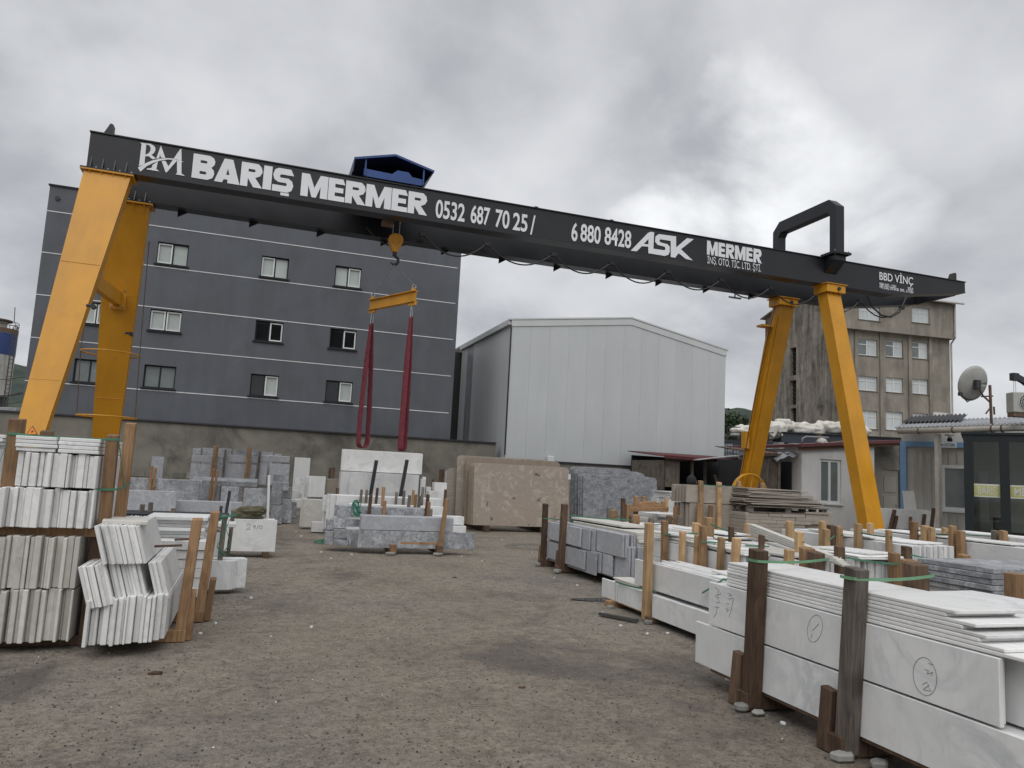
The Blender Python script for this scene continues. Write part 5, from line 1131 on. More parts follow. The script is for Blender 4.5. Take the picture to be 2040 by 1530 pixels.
for k, (x, y, z) in enumerate(((4.95, 3.55, .62), (4.9, 3.5, .67), (4.92, 3.52, .72), (5.0, 3.62, .80), (4.98, 3.72, .86))):
    H5.put((x, y, z), (.95, 1.5, .045), (0, 0, .04*(k-2)))
H5.put((5.0, 3.6, .3), (.9, 1.4, .58), mt='white_sawn', label='large white marble block under the thick bullnosed slabs')
z6 = lambda x, y: onX(1380+x/3.09, 1040+y/3.09, XR1-.001); z7 = lambda x, y: onX(1180+x/6., 1010+y/6., XR1-.001)
mark(fu, [[(1468, 955), (1500, 985), (1538, 1035), (1465, 1068)], [(1503, 1000), (1497, 1055)], [(1482, 1085), (1512, 1078), (1500, 1100), (1524, 1135), (1478, 1150)], [(1452, 1192), (1520, 1202)], [(1492, 1180), (1486, 1262), (1450, 1320)],
          [(1622, 1028), (1652, 1040), (1640, 1066), (1672, 1050)], [(1618, 1090), (1650, 1100), (1680, 1085)], [(1600, 1150), (1640, 1160)], [(1612, 1205), (1598, 1225), (1632, 1228), (1605, 1255)], [(1690, 1090), (1662, 1210), (1636, 1322)]], z7, .0018)
mark(fu, [[(752+46*math.cos(a)+(-18)*math.sin(a)*.6, 655+84*math.sin(a)) for a in [k*.33 for k in range(20)]], [(728, 712), (736, 690)], [(738, 668), (776, 626), (765, 640)]], z6, .0015)
mark(fu, [[(1430+72*math.cos(a)-12*math.sin(a)*-1, 950+118*math.sin(a)) for a in [k*.33 for k in range(20)]], [(1452, 868), (1480, 880)], [(1430, 905), (1452, 915), (1442, 935), (1478, 925), (1470, 945)], [(1415, 1000), (1440, 985), (1455, 1005), (1420, 1030), (1435, 1035), (1470, 1040), (1450, 1010)]], z6, .0017)
cradle('two weathered square posts with pale green straps holding the foreground bundle',
       [(3.565, 3.85, .02, 1.13, .1, .105, .0, -.07, 'wood_grey'), (3.565, 4.775, .02, 1.12, .1, .105, .0, -.07, 'wood_old'), (3.53, 3.99, .0, .36, .06, .1, .02, .0, 'wood_old'), (3.53, 4.92, 0, .36, .06, .1, .02, 0, 'wood_old'),
        (4.26, 3.95, .4, 1.12, .13, .1, 0, 0, 'wood_old'), (4.36, 4.1, .4, 1.16, .1, .1, 0, 0, 'wood_new'), (4.3, 4.95, .4, 1.12, .1, .1, 0, 0, 'wood_old'), (4.35, 5.12, .4, 1.1, .12, .06, 0, 0, 'wood_new')],
       [((3.5, 3.88, .06), (4.4, 3.88, .06), .13, .12, 'wood_old'), ((3.5, 4.8, .06), (4.4, 4.8, .06), .13, .12, 'wood_old'), ((3.66, 2.7, .118), (3.66, 5.4, .118), .05, .03, 'wood_old')],
       [((3.51, 3.725, 1.075), (3.62, 3.725, 1.072), (4.33, 3.89, 1.075)), ((3.51, 4.65, 1.065), (3.62, 4.65, 1.062), (4.36, 4.89, 1.062)), ((3.51, 3.725, 1.075), (3.51, 3.84, 1.075)), ((3.51, 4.65, 1.065), (3.51, 4.765, 1.065))],
       chips=[(3.5, 3.8, .12, .08, .05), (3.62, 3.66, .1, .07, .045), (3.47, 4.76, .1, .07, .05), (3.53, 4.66, .09, .06, .03)], strap='strap_pale')

# ---------------- second right bundle
X2 = 4.45
J1 = Lot('marble_slab', 'white marble slab on edge in the lower row behind one tall pale post', 'lower row behind the tall front post', 'white_marble')
def lo(px, py): return onX(px, py, X2)
for a, b in ((8.66, 9.1), (7.9, 8.64)): J1.put((X2+.016, (a+b)/2, .195), (.03, b-a-.006, .235))
J1.put((X2-.02, (5.75+7.72)/2, .2), (.03, 1.97, .25))
J1.rowY(X2+.035, X2+.6, 6.0, 8.75, .08, .31, 9, .12, .15)
J2 = Lot('marble_slab', 'long white marble slab on edge in the upper row behind one tall pale post', 'upper row behind the tall front post', 'white_marble')
J2.put((X2+.06, (5.7+8.3)/2, .505), (.034, 2.6, .3)); J2.rowY(X2+.08, X2+.6, 5.85, 8.1, .355, .65, 11, .1, .1)
J2c = Lot('marble_slab', 'thin cream slab lying flat at the far end of the lower row', 'thin cream slabs on the lower row', 'cream_sawn'); J2c.flat(X2+.04, X2+.3, 8.15, 8.85, .318, 2, .02, .04)
cradle('tall pale timber post and bearers holding the second right bundle', [(4.40, 7.82, .03, 1.1, .085, .085, .02, 0, 'wood_pale'), (5.1, 7.2, .35, 1.0, .08, .07, .03, 0, 'wood_pale'), (5.1, 6.3, .35, 1.0, .08, .07, .03, 0, 'wood_pale'), (5.12, 7.95, .3, .98, .07, .07, .02, 0, 'wood_pale')],
       [((4.36, 8.75, .045), (5.1, 8.75, .045), .1, .075, 'wood_new'), ((4.36, 7.75, .045), (5.1, 7.75, .045), .12, .075, 'wood_old'), ((4.36, 6.4, .045), (5.1, 6.4, .045), .1, .075, 'wood_old'), ((4.47, 6, .08), (4.47, 9.0, .08), .04, .02, 'wood_new')],
       [((4.42, 8.65, .33), (4.41, 7.9, .36), (4.5, 7.84, .34)), ((4.42, 8.66, .325), (4.42, 8.64, .07)), ((4.43, 6.75, .5), (4.47, 6.45, .68), (4.8, 6.2, .72))],
       chips=[(4.36, 7.7, .11, .07, .05), (4.33, 8.6, .08, .06, .05)])
mb = MB(); mb.bar((4.0, 8.2, .03), (4.25, 7.75, .035), .06, .03); tag(mb.build('painted_batten', MT['pebble_dark']), 'dark green batten lying on the ground before the second bundle', 'batten')

# ---------------- third right bundle
X3 = 5.22
K1 = Lot('marble_slab', 'white marble slab on edge in the upper row of the bundle with four pale posts', 'upper row behind four pale posts', 'white_marble')
p, q = onX(1305, 1073, X3), onX(1448, 1105, X3)
K1.rowY(X3, X3+.34, 7.3, 9.3, .6, .82, 9, .05, .1)
K2 = Lot('marble_slab', 'white marble slab on edge in the lower row of the bundle with four pale posts', 'lower row behind four pale posts', 'white_marble')
K2.rowY(X3, X3+.34, 7.2, 9.4, .1, .59, 5, .08, .1)
K3 = Lot('marble_slab', 'white marble slab lying flat and fanned on the bundle with four pale posts', 'fanned slabs over four pale posts', 'white_sawn')
for k in range(4): K3.put((X3+.18+random.uniform(-.03, .03), 8.2+random.uniform(-.15, .15), .833+k*.022), (.34, 1.9-.2*k, .02), (0, 0, random.uniform(-.05, .05)))
cradle('pale new timber posts with dark green straps along the third right bundle', [(5.15, 8.72, .1, 1.1, .075, .07, .0, 0, 'wood_new'), (5.15, 7.84, .1, 1.1, .075, .07, 0, 0, 'wood_new'), (5.14, 8.3, .3, 1.0, .07, .06, .02, 0, 'wood_pale'), (5.14, 7.5, .3, 1.0, .07, .06, .02, 0, 'wood_pale'), (5.63, 8.75, .1, 1.08, .09, .08, 0, 0, 'wood_pale')],
       [((5.1, 8.6, .05), (5.65, 8.6, .05), .1, .09, 'wood_old'), ((5.1, 7.5, .05), (5.65, 7.5, .05), .1, .09, 'wood_old')],
       [((5.1, 8.68, .93), (5.2, 8.68, .93), (5.62, 8.7, .95)), ((5.1, 7.8, .92), (5.2, 7.8, .92), (5.9, 7.6, .9)), ((5.18, 8.7, .95), (5.1, 8.74, .5))])

# ---------------- blue grey bundle
X4 = 5.1
L1_ = Lot('blue_marble_slab', 'blue grey marble slab on edge in the upper row of the blue grey bundle', 'upper row of the blue grey bundle', 'blue_marble')
def fan4(lot, items):
    for xa, xb, ya, yb_, dx in items:                       # pixels of the visible face in the plane X4 + dx
        p, q = onX(xa, ya, X4+dx), onX(xb, yb_, X4+dx); far = 12.75
        lot.put((X4+dx+.014, (q.y+far)/2, (p.z+q.z)/2), (.028, far-q.y, abs(p.z-q.z)), (0, 0, 0))
fan4(L1_, [(1097, 1155, 1040, 1090, .0), (1140, 1173, 1048, 1096, .04), (1160, 1183, 1052, 1098, .08)])
L1_.rowY(X4+.12, X4+.3, 10.0, 12.7, .47, .8, 5, .06, .05)
L2_ = Lot('blue_marble_slab', 'blue grey marble slab on edge in the lower row of the blue grey bundle', 'lower row of the blue grey bundle', 'blue_marble')
fan4(L2_, [(1097, 1163, 1080, 1135, .0), (1150, 1186, 1092, 1147, .04), (1175, 1195, 1096, 1142, .08), (1185, 1218, 1098, 1148, .12)])
L2_.rowY(X4+.17, X4+1.05, 9.95, 12.6, .13, .63, 20, .05, .05)
L3_ = Lot('marble_slab', 'cream white slab lying flat on the blue grey bundle', 'flat slabs on the blue grey bundle', 'cream_sawn')
L3_.flat(X4+.35, X4+1.0, 10.0, 12.4, .635, 4, .05, .05)
L3_.put((X4+.7, 11.6, .87), (.6, 1.8, .035), (0, .02, .05))
cradle('two dark front posts with green straps holding the blue grey bundle', [(5.05, 12.72, .03, 1.07, .085, .09, .01, 0, 'wood_old'), (5.05, 11.9, .03, 1.13, .1, .1, .03, 0, 'wood_old'), (5.02, 12.8, 0, .33, .06, .08, 0, 0, 'wood_new'), (5.02, 12.0, 0, .36, .06, .1, .02, 0, 'wood_old'), (6.2, 12.3, .2, 1.02, .11, .09, 0, 0, 'wood_new'), (6.2, 11.5, .2, 1.02, .11, .09, 0, 0, 'wood_new')],
       [((4.98, 12.72, .06), (6.25, 12.72, .06), .12, .11, 'wood_old'), ((4.98, 11.92, .06), (6.25, 11.92, .06), .12, .11, 'wood_old'), ((5.6, 10.3, .06), (6.25, 10.3, .06), .12, .11, 'wood_old')],
       [((4.99, 12.66, .84), (5.1, 12.66, .84), (6.15, 12.3, .86)), ((4.99, 11.84, .96), (5.1, 11.84, .96), (6.15, 11.5, .93)), ((5.0, 12.78, .8), (4.98, 12.78, .1))],
       chips=[(4.98, 12.72, .12, .1, .06), (4.98, 11.86, .12, .1, .06)])

# ---------------- field of bundles behind (white flats and edge rows)
def bundle(lab, grp, x0, x1, y0, y1, z0, rows, posts, name='marble_slab', mt='white_marble', wood='wood_pale', straps=True, strapmt='strap_green'):
    z = z0
    for i, (kd, n, h) in enumerate(rows):
        if kd == 'e': Lot(name, 'white marble slab on edge in '+lab, grp+' (on edge)', mt).rowY(x0, x1, y0, y1, z, z+h, n, .06, .08); z += h+.012
        elif kd == 'b': Lot('marble_block', 'white marble block at the base of '+lab, None, 'white_sawn', 'marble block').put(((x0+x1)/2, (y0+y1)/2, z+h/2), (x1-x0-.04, y1-y0-.1, h)); z += h+.012
        elif kd == 'x': Lot(name, 'white marble slab on edge in '+lab, grp+' (on edge)', mt).rowX(y0, y1, x0, x1, z, z+h, n, .06, .08); z += h+.012
        else:
            Lot('thin_marble_slab', 'thin slab lying flat in '+lab, grp+' (flat)', 'white_sawn' if mt == 'white_marble' else mt).flat(x0, x1, y0, y1, z, n, h, .06, fan=.015); z += n*h+.004
    br = [((x0-.08, y, z0/2), (x1+.08, y, z0/2), .1, z0-.008, 'wood_old') for y in (y0+(y1-y0)*.22, y0+(y1-y0)*.78)]
    st = []
    if straps:
        for p, q in zip(posts[::2], posts[1::2]): st.append(((p[0], p[1]-.06, p[3]-.1), (q[0], q[1]-.06, q[3]-.1)))
    cradle('timber posts and bearers carrying '+lab, posts, br, st, strap=strapmt)
def P_(px, py, z=1.1, w=.085, z0=.1, wd='wood_pale', ln=.0):
    p = onZ(px, py, z); return (p.x-ln, p.y, z0, z, w, w*.85, ln, 0, wd)
def PX(px, py, x, w=.085, z0=.1, wd='wood_pale', ln=.0):     # post in the plane X = x, its top at the pixel
    p = onX(px, py, x); return (x-ln, p.y, z0, p.z, w, w*.85, ln, 0, wd)
def PY(px, py, y, w=.085, z0=.1, wd='wood_pale', ln=.0):
    p = onY(px, py, y); return (p.x-ln, y, z0, p.z, w, w*.85, ln, 0, wd)
bundle('the thin flats before the travertine', 'thin flats before the travertine', 6.5, 7.3, 9.7, 12.6, .12, [('b', 1, .34), ('f', 12, .03)], [PX(1215, 1010, 6.44, .09, wd='wood_grey'), PX(1258, 1028, 6.44, .08, wd='wood_old'), PX(1297, 1033, 6.44, .08, wd='wood_grey'), PX(1333, 1026, 7.36, .09, wd='wood_old'), PX(1356, 1029, 7.36, .09, wd='wood_grey')])
bundle('the fanned flats beyond the four pale posts', 'fanned flats beyond the posts', 6.5, 7.3, 7.6, 9.4, .12, [('b', 1, .36), ('f', 11, .028)], [PX(1412, 1030, 6.42, .12), PX(1455, 1048, 6.42, .07, wd='wood_old', ln=-.06), PX(1489, 1042, 7.36, .1), PX(1525, 1066, 7.36, .07, wd='wood_old', ln=-.04)])
S1 = Lot('marble_strip', 'long cream marble strip laid slanting across the bundles', 'slanting cream strips', 'cream_sawn', 'marble strip')
for k in range(4):
    a, b = at(1497, 1045+k*5, 11.4-.05*k), at(1668+k*6, 1112+k*5, 8.0-.1*k)
    mb = MB(); mb.bar(Vector((0, 0, 0))-(b-a)/2, (b-a)/2, .09, .026); o = mb.build(S1.name, MT['cream_sawn'], bevel=.004); o.location = (a+b)/2; tag(o, S1.label, S1.cat, S1.group, 'thing')
bundle('the bundle under the slanting strips', 'bundle under the slanting strips', 5.64, 6.22, 6.9, 9.2, .12, [('b', 1, .38), ('e', 15, .31)], [PY(1595, 1062, 7.3, .085), PY(1575, 1040, 8.6, .085), PY(1516, 1068, 7.6, .06, wd='wood_old')])
K9 = Lot('marble_slab', 'broad pale slab lying flat on the bundle under the slanting strips', 'broad slabs under the slanting strips', 'cream_sawn'); K9.put((5.93, 7.5, .855), (.6, 1.1, .028), (0, 0, .06)); K9.put((5.9, 8.0, .83), (.56, 1.5, .022), (0, 0, -.03))
bundle('the bundle with streaked end faces', 'streaked end bundle', 6.36, 6.98, 6.75, 7.5, .12, [('b', 1, .42), ('e', 14, .3)], [PY(1675, 1090, 6.6, .09, wd='wood_old'), PY(1783, 1104, 6.6, .1, wd='wood_new'), PY(1645, 1058, 7.55, .08), PY(1655, 1050, 7.6, .09, wd='wood_old')])
K10 = Lot('marble_slab', 'thin white slab lying flat over the streaked end faces', 'thin slabs over the streaked ends', 'white_sawn'); K10.flat(6.34, 7.0, 6.7, 7.5, .865, 2, .02, .05)
bundle('the long bundle with blue tinged end faces', 'blue tinged end bundle', 8.04, 8.76, 7.6, 10.0, .12, [('e', 6, .54), ('e', 13, .28)], [PY(1807, 1088, 7.3, .1, wd='wood_old'), PY(1922, 1108, 7.0, .11, wd='wood_new'), PX(1640, 1040, 7.98, .09), PX(1674, 1052, 7.96, .07, wd='wood_new'), PX(1708, 1046, 7.97, .09), PX(1770, 1054, 7.96, .07), PX(1735, 1045, 8.84, .08)])
K11 = Lot('marble_slab', 'short white slab on edge before the blue tinged end faces', 'short slabs before the blue ends', 'white_marble'); K11.rowY(7.55, 7.95, 6.2, 7.3, .3, .78, 5, .1, .1)
bundle('the long bundle along the glass kiosk', 'long bundle along the kiosk', 10.0, 10.7, 6.0, 10.7, .15, [('e', 5, .42), ('e', 9, .37)], [PX(1820, 1042, 9.94, .1, wd='wood_new'), PX(1845, 1050, 9.94, .11), PX(1858, 1050, 9.94, .08), PX(1897, 1050, 9.93, .09, wd='wood_new'), PX(1915, 1056, 9.93, .1, wd='wood_new')])
bundle('the far bundle close to the kiosk front', 'far bundle by the kiosk front', 12.7, 13.3, 8.0, 11.9, .15, [('e', 5, .42), ('e', 7, .36)], [PX(1880, 1050, 12.63, .09), PX(1982, 1056, 12.63, .1, wd='wood_grey'), PX(1998, 1060, 12.63, .11)])
GG = Lot('grey_slab', 'thick rough grey stone slab in the pile beside the foreground bundle', 'thick rough grey slabs', 'grey_marble', 'stone slab')
p = onZ(1945, 1126, .93)
for k in range(5): GG.put((p.x+.72, p.y+.3, .67+k*.055), (1.4+random.uniform(-.05, .05), .9, .05), (0, 0, random.uniform(-.02, .02)))
GG.put((p.x+.72, p.y+.3, .33), (1.3, .8, .62), mt='white_sawn', label='white stone block carrying the thick rough grey slabs')
mb = MB(); pp = onZ(2022, 1142, .96); mb.box((pp.x, pp.y, .48), (.13, .12, .96)); tag(mb.build('timber_post', MT['wood_new'], bevel=.005), 'thick orange timber post in front of the rough grey slabs', 'timber post')

# ---------------- scraps on the ground
def scrap(n, name, mt, label, cat, grp, spots, smin, smax):
    rr = random.Random(n)
    for k, (x, y) in enumerate(spots):
        a, b, h = rr.uniform(smin, smax), rr.uniform(smin, smax)*.6, rr.uniform(.008, .022)
        q = [(a*math.cos(t)*rr.uniform(.6, 1), b*math.sin(t)*rr.uniform(.6, 1)) for t in [i*2*math.pi/6 for i in range(6)]]
        mb = MB(); mb.prism([(u, v, -.002) for u, v in q], (0, 0, h)); o = mb.build(name, MT[mt], bevel=.002); o.location = (x, y, gz(x, y)); o.rotation_euler = (0, 0, rr.random()*6)
        o['kind'] = 'thing'; tag(o, label, cat, grp)
sp_ = [tuple(onZ(*q))[:2] for q in ((1200, 1222), (1236, 1246), (1330, 1262), (1450, 1350), (1560, 1440), (1420, 1322), (600, 1068), (640, 1100), (660, 1112), (960, 1118), (1000, 1075), (1060, 1100), (500, 1190), (430, 1240), (400, 1262), (620, 1250), (1105, 1150), (1150, 1165), (1290, 1262), (590, 1060), (700, 1105), (920, 1108))]
scrap(3, 'marble_scrap', 'white_sawn', 'small broken white marble scrap lying on the gravel', 'marble scrap', 'marble scraps on the gravel', sp_, .015, .04)
sw = [tuple(onZ(*q))[:2] for q in ((310, 1342), (1185, 1160), (905, 1150), (1040, 1370), (1430, 1362), (1270, 1205))]
scrap(5, 'bark_scrap', 'wood_old', 'thin brown wood scrap lying on the gravel', 'wood scrap', 'wood scraps on the gravel', sw, .03, .075)
pu = onZ(1192, 1196); mb = MB(); mb.poly([[(.34*math.cos(t)*(1+.25*math.sin(3*t)), .16*math.sin(t)*(1+.3*math.cos(2*t))) for t in [k*.262 for k in range(24)]]], lambda x, y: Vector((pu.x+x, pu.y+y, .012)))
MT['water'] = mat('water', (.03, .027, .023), .06, .2, 5); tag(mb.build('puddle', MT['water']), kind='structure')

TH_ = Lot('thin_marble_slab', 'thin white slab lying askew on top of the right hand bundles', 'thin slabs askew on the right bundles', 'white_sawn')
for (x, y, z, lx, ly, r_) in ((8.4, 8.3, .97, .6, 1.2, .2), (8.35, 8.9, .99, .5, 1.4, -.1), (8.45, 9.4, .965, .55, 1.0, .05), (10.3, 8.6, .98, .55, 1.6, .05), (10.35, 9.6, .98, .5, 1.3, -.12), (6.7, 7.15, .92, .45, .7, .25), (13.0, 10.2, .95, .5, 1.8, .04),
                             (5.35, 8.7, .925, .3, .9, .2), (6.9, 8.4, .81, .6, 1.5, .12), (6.85, 11.0, .84, .6, 1.9, -.06), (6.95, 10.4, .865, .5, 1.3, .1), (4.72, 6.3, .662, .3, 1.0, .05), (4.8, 6.6, .685, .25, .8, -.08)):
    TH_.put((x, y, z), (lx, ly, .022), (0, 0, r_))
# ------------------------------------------------------------------ travertine bundle, pallet pile
def prj(p): q = Vector(p)-CC; return PW/2+FPX*q.dot(CR)/q.dot(CW), PH/2-FPX*q.dot(CU)/q.dot(CW)
YT = 14.5
T1 = Lot('travertine_slab', 'beige grey travertine slab on edge in the upper row of the travertine bundle', 'upper travertine row', 'travertine')
p, q = onY(1372, 966, YT), onY(1545, 1001, YT); zm = onY(1372, 1001, YT).z
T1.rowX(YT, YT+.7, p.x, q.x, zm, p.z, 13, .05, .05)
T2 = Lot('travertine_slab', 'beige grey travertine slab on edge in the lower row of the travertine bundle', 'lower travertine row', 'travertine')
T2.rowX(YT, YT+.7, p.x+.05, q.x, .5, zm-.02, 12, .05, .05)
T2b = Lot('travertine_slab', 'beige grey travertine slab on edge in the hidden base row of the travertine bundle', 'base travertine row', 'travertine')
T2b.rowX(YT, YT+.7, p.x+.05, q.x, .1, .48, 8, .02, .02)
px_ = lambda x: onY(x, 990, YT-.1).x
cradle('pale posts and green strap on the travertine bundle', [(px_(1402), YT-.05, .05, onY(1402, 958, YT-.05).z, .1, .08, -.03, 0, 'wood_pale'), (px_(1436), YT-.05, .05, onY(1435, 961, YT-.05).z, .1, .08, -.02, 0, 'wood_pale'), (px_(1415), YT-.1, .05, onY(1413, 1008, YT-.1).z, .1, .05, 0, 0, 'wood_new'), (px_(1392), YT-.12, .05, onY(1392, 1005, YT-.1).z, .12, .05, 0, 0, 'wood_new'), (px_(1565), YT+.75, .1, onY(1565, 967, YT+.75).z, .1, .08, 0, 0, 'wood_new'), (px_(1518), YT+.75, .1, onY(1518, 963, YT+.75).z, .09, .08, 0, 0, 'wood_new')],
       [((px_(1402), YT-.1, .05), (px_(1402), YT+.8, .05), .1, .09, 'wood_old'), ((px_(1500), YT-.1, .05), (px_(1500), YT+.8, .05), .1, .09, 'wood_old')],
       [((px_(1398), YT-.1, p.z+.02), (px_(1442), YT-.1, p.z+.02), (px_(1490), YT+.3, p.z+.03))])
T3 = Lot('travertine_slab', 'thin travertine slab with ragged end lying flat on the wooden pallet', 'ragged travertine flats', 'travertine')
yp = 13.9; a, b = onY(1492, 1008, yp), onY(1650, 1008, yp); zt = onY(1500, 972, yp).z; n = 13; z0 = a.z+.02
for k in range(n):
    u = k/(n-1); xl = a.x+random.uniform(-.08, .06); xr = b.x-1.0*(u**2)*random.uniform(.3, 1)+random.uniform(-.25, .05)
    T3.put(((xl+xr)/2, yp+.45+random.uniform(-.04, .04), z0+(k+.5)*(zt-z0)/n), (xr-xl, .85, (zt-z0)/n-.006), (random.uniform(-.006, .006), random.uniform(-.012, .012), random.uniform(-.05, .05)))
pl_ = thing('wooden_pallet', 'grey wooden pallet under the ragged travertine flats', 'pallet', ((a.x+b.x)/2, yp+.4, a.z-.15))
for dz in (-.005, -.125):
    for k in range(4):
        mb = MB(); mb.box(((a.x+b.x)/2, yp+.06+k*.24, a.z+dz), (b.x-a.x, .14, .022)); mb.build('deck_board', MT['wood_grey'], pl_)
for k in range(3):
    for yy in (yp+.08, yp+.42, yp+.76):
        mb = MB(); mb.box((a.x+.08+(b.x-a.x-.16)*k/2, yy, a.z-.065), (.14, .1, .094)); mb.build('pallet_block', MT['wood_grey'], pl_)
T4 = Lot('travertine_strip', 'travertine strip lying flat in the pile under the wooden pallet', 'travertine strips under the pallet', 'travertine', 'stone strip')
zb0 = .12; hh = (a.z-.138-zb0)/12
for k in range(12):
    x = onY(1486, 1030, yp).x; xe = onY(1600, 1040, yp).x
    while x < xe:
        L = random.uniform(.35, .8); T4.put((x+L/2, yp+.4+random.uniform(-.015, .015), zb0+(k+.5)*hh), (L-.008, .8, hh-.004)); x += L
T5 = Lot('travertine_slab', 'travertine slab on edge at the end of the strip pile', 'travertine slabs past the strip pile', 'travertine')
p2, q2 = onY(1604, 1020, yp), onY(1662, 1046, yp); T5.rowX(yp, yp+.6, p2.x, q2.x, q2.z, p2.z, 9, .04, .03)
T5b = Lot('travertine_block', 'travertine block carrying the slabs past the strip pile', None, 'travertine', 'stone block'); T5b.put(((p2.x+q2.x)/2, yp+.35, (q2.z)/2+.03), (q2.x-p2.x-.2, .5, q2.z-.07))
bundle('the small far bundle beside the timber shed', 'far bundle by the timber shed', onY(1320, 985, 20).x, onY(1362, 985, 20).x, 19.6, 20.6, .15, [('x', 8, .5), ('x', 8, .45), ('f', 5, .04)], [], straps=False)
bundle('the red brown timber pile before the dark slabs', 'bundle before the dark slabs', 9.0, 10.6, 15.6, 16.6, .15, [('e', 10, .45), ('f', 6, .04)], [P_(1243, 995, 1.2, .08, wd='wood_old'), P_(1268, 988, 1.25, .09, wd='wood_new'), P_(1252, 1005, 1.1, .09, wd='wood_new'), P_(1283, 990, 1.2, .1, wd='wood_new'), P_(1320, 1000, 1.1, .1, wd='wood_new'), P_(1327, 992, 1.2, .08, wd='wood_pale')], straps=False)
rb = thing('timber_pile', 'stacked red brown timber bearers among the far bundles', 'timber pile', onY(1300, 1005, 15))
for k in range(5):
    a_, b_ = onY(1240+8*k, 1016-3*k, 15.2+.1*k), onY(1330-6*k, 1014-3*k, 15.2+.1*k); mb = MB(); mb.bar(a_, b_, .1, .08); mb.build('timber', MT['wood_new'], rb, bevel=.005)
for k, (x, t) in enumerate(((1343, 990), (1358, 1003), (1368, 998), (1380, 1005), (1388, 1000), (1347, 1010))):
    pp = onZ(x, t, 1.05); mb = MB(); mb.box((pp.x, pp.y, .53), (.1, .09, 1.06)); tag(mb.build('timber_post', MT['wood_new' if k % 2 else 'wood_old'], bevel=.004), 'short timber post among the far bundles before the travertine', 'timber post', 'posts before the travertine')

# ------------------------------------------------------------------ person in black behind the travertine
def person():
    g_ = at(1377, 958, 18.3); base = Vector((g_.x, g_.y, 0)); hz = g_.z
    t = thing('person', 'person in a black hooded jacket standing behind the travertine bundle', 'person', base)
    top = hz+.12; k = top/1.78
    J = {'pelvis': (0, 0, .95), 'waist': (0, .01, 1.1), 'chest': (0, .0, 1.32), 'neckb': (0, .01, 1.47), 'neck': (0, .0, 1.54), 'head': (0, -.02, 1.64), 'crown': (0, -.01, 1.72),
         'hipl': (-.1, 0, .9), 'kneel': (-.11, -.03, .5), 'ankl': (-.11, .02, .09), 'toel': (-.12, -.16, .05), 'hipr': (.1, 0, .9), 'kneer': (.11, -.02, .5), 'ankr': (.11, .03, .09), 'toer': (.12, -.15, .05),
         'shl': (-.19, .01, 1.42), 'elbl': (-.25, .02, 1.13), 'wrl': (-.2, -.18, .98), 'hal': (-.19, -.25, .96), 'shr': (.19, .01, 1.42), 'elbr': (.26, .0, 1.13), 'wrr': (.18, -.2, 1.0), 'har': (.17, -.27, .98)}
    Rr = {'pelvis': .15, 'waist': .145, 'chest': .17, 'neckb': .1, 'neck': .075, 'head': .095, 'crown': .07, 'hipl': .1, 'kneel': .068, 'ankl': .05, 'toel': .04, 'hipr': .1, 'kneer': .068, 'ankr': .05, 'toer': .04, 'shl': .085, 'elbl': .06, 'wrl': .045, 'hal': .04, 'shr': .085, 'elbr': .06, 'wrr': .045, 'har': .04}
    E_ = [('pelvis', 'waist'), ('waist', 'chest'), ('chest', 'neckb'), ('neckb', 'neck'), ('neck', 'head'), ('head', 'crown'), ('pelvis', 'hipl'), ('hipl', 'kneel'), ('kneel', 'ankl'), ('ankl', 'toel'), ('pelvis', 'hipr'), ('hipr', 'kneer'), ('kneer', 'ankr'), ('ankr', 'toer'), ('chest', 'shl'), ('shl', 'elbl'), ('elbl', 'wrl'), ('wrl', 'hal'), ('chest', 'shr'), ('shr', 'elbr'), ('elbr', 'wrr'), ('wrr', 'har')]
    nm = list(J); me = bpy.data.meshes.new('body'); ro = Matrix.Rotation(R(100), 3, 'Z')
    me.from_pydata([tuple(ro @ (Vector(J[q])*k)+base) for q in nm], [(nm.index(a), nm.index(b)) for a, b in E_], [])
    o = bpy.data.objects.new('body', me); col.objects.link(o)
    sk = o.modifiers.new('skin', 'SKIN'); sk.use_smooth_shade = True
    for i, q in enumerate(nm): me.skin_vertices[0].data[i].radius = (Rr[q]*k, Rr[q]*k); me.skin_vertices[0].data[i].use_root = (q == 'pelvis')
    su = o.modifiers.new('sub', 'SUBSURF'); su.levels = su.render_levels = 2
    me.materials.append(MT['cloth_black']); o.parent = t; o.location = -base
    hc_ = ro @ (Vector(J['head'])*k)+base
    f = blob('face', hc_+ro @ Vector((0, -.07, .0)), .065, .065, .09, 'skin', t, 2., .05)
    blob('hood', hc_+ro @ Vector((0, .012, .02)), .115, .125, .145, 'cloth_black', t, 5., .08)
    # nose, eyes
    mb = MB(); mb.tube([hc_+ro @ Vector((0, -.13, .02)), hc_+ro @ Vector((0, -.15, -.02))], [.008, .014], 6); mb.build('nose', MT['skin'], t, smooth=True)
    for s in (-1, 1):
        mb = MB(); mb.tube([hc_+ro @ Vector((s*.028, -.128, .022)), hc_+ro @ Vector((s*.028, -.134, .022))], .008, 6); mb.build('eye', MT['black_part'], t)
        hp = ro @ (Vector(J['hal' if s < 0 else 'har'])*k)+base
        for fi in range(4):
            mb = MB(); a0 = hp+ro @ Vector((-.025+fi*.017, -.01, -.01)); mb.tube([a0, a0+ro @ Vector((0, -.05, -.01)), a0+ro @ Vector((0, -.07-.005*(1.5-abs(fi-1.5)), -.04))], .009, 6); mb.build('finger', MT['skin'], t, smooth=True)
        mb = MB(); a0 = hp+ro @ Vector((s*-.03, .02, .0)); mb.tube([a0, a0+ro @ Vector((s*-.025, -.03, .005)), a0+ro @ Vector((s*-.02, -.06, -.01))], .01, 6); mb.build('thumb', MT['skin'], t, smooth=True)
person()

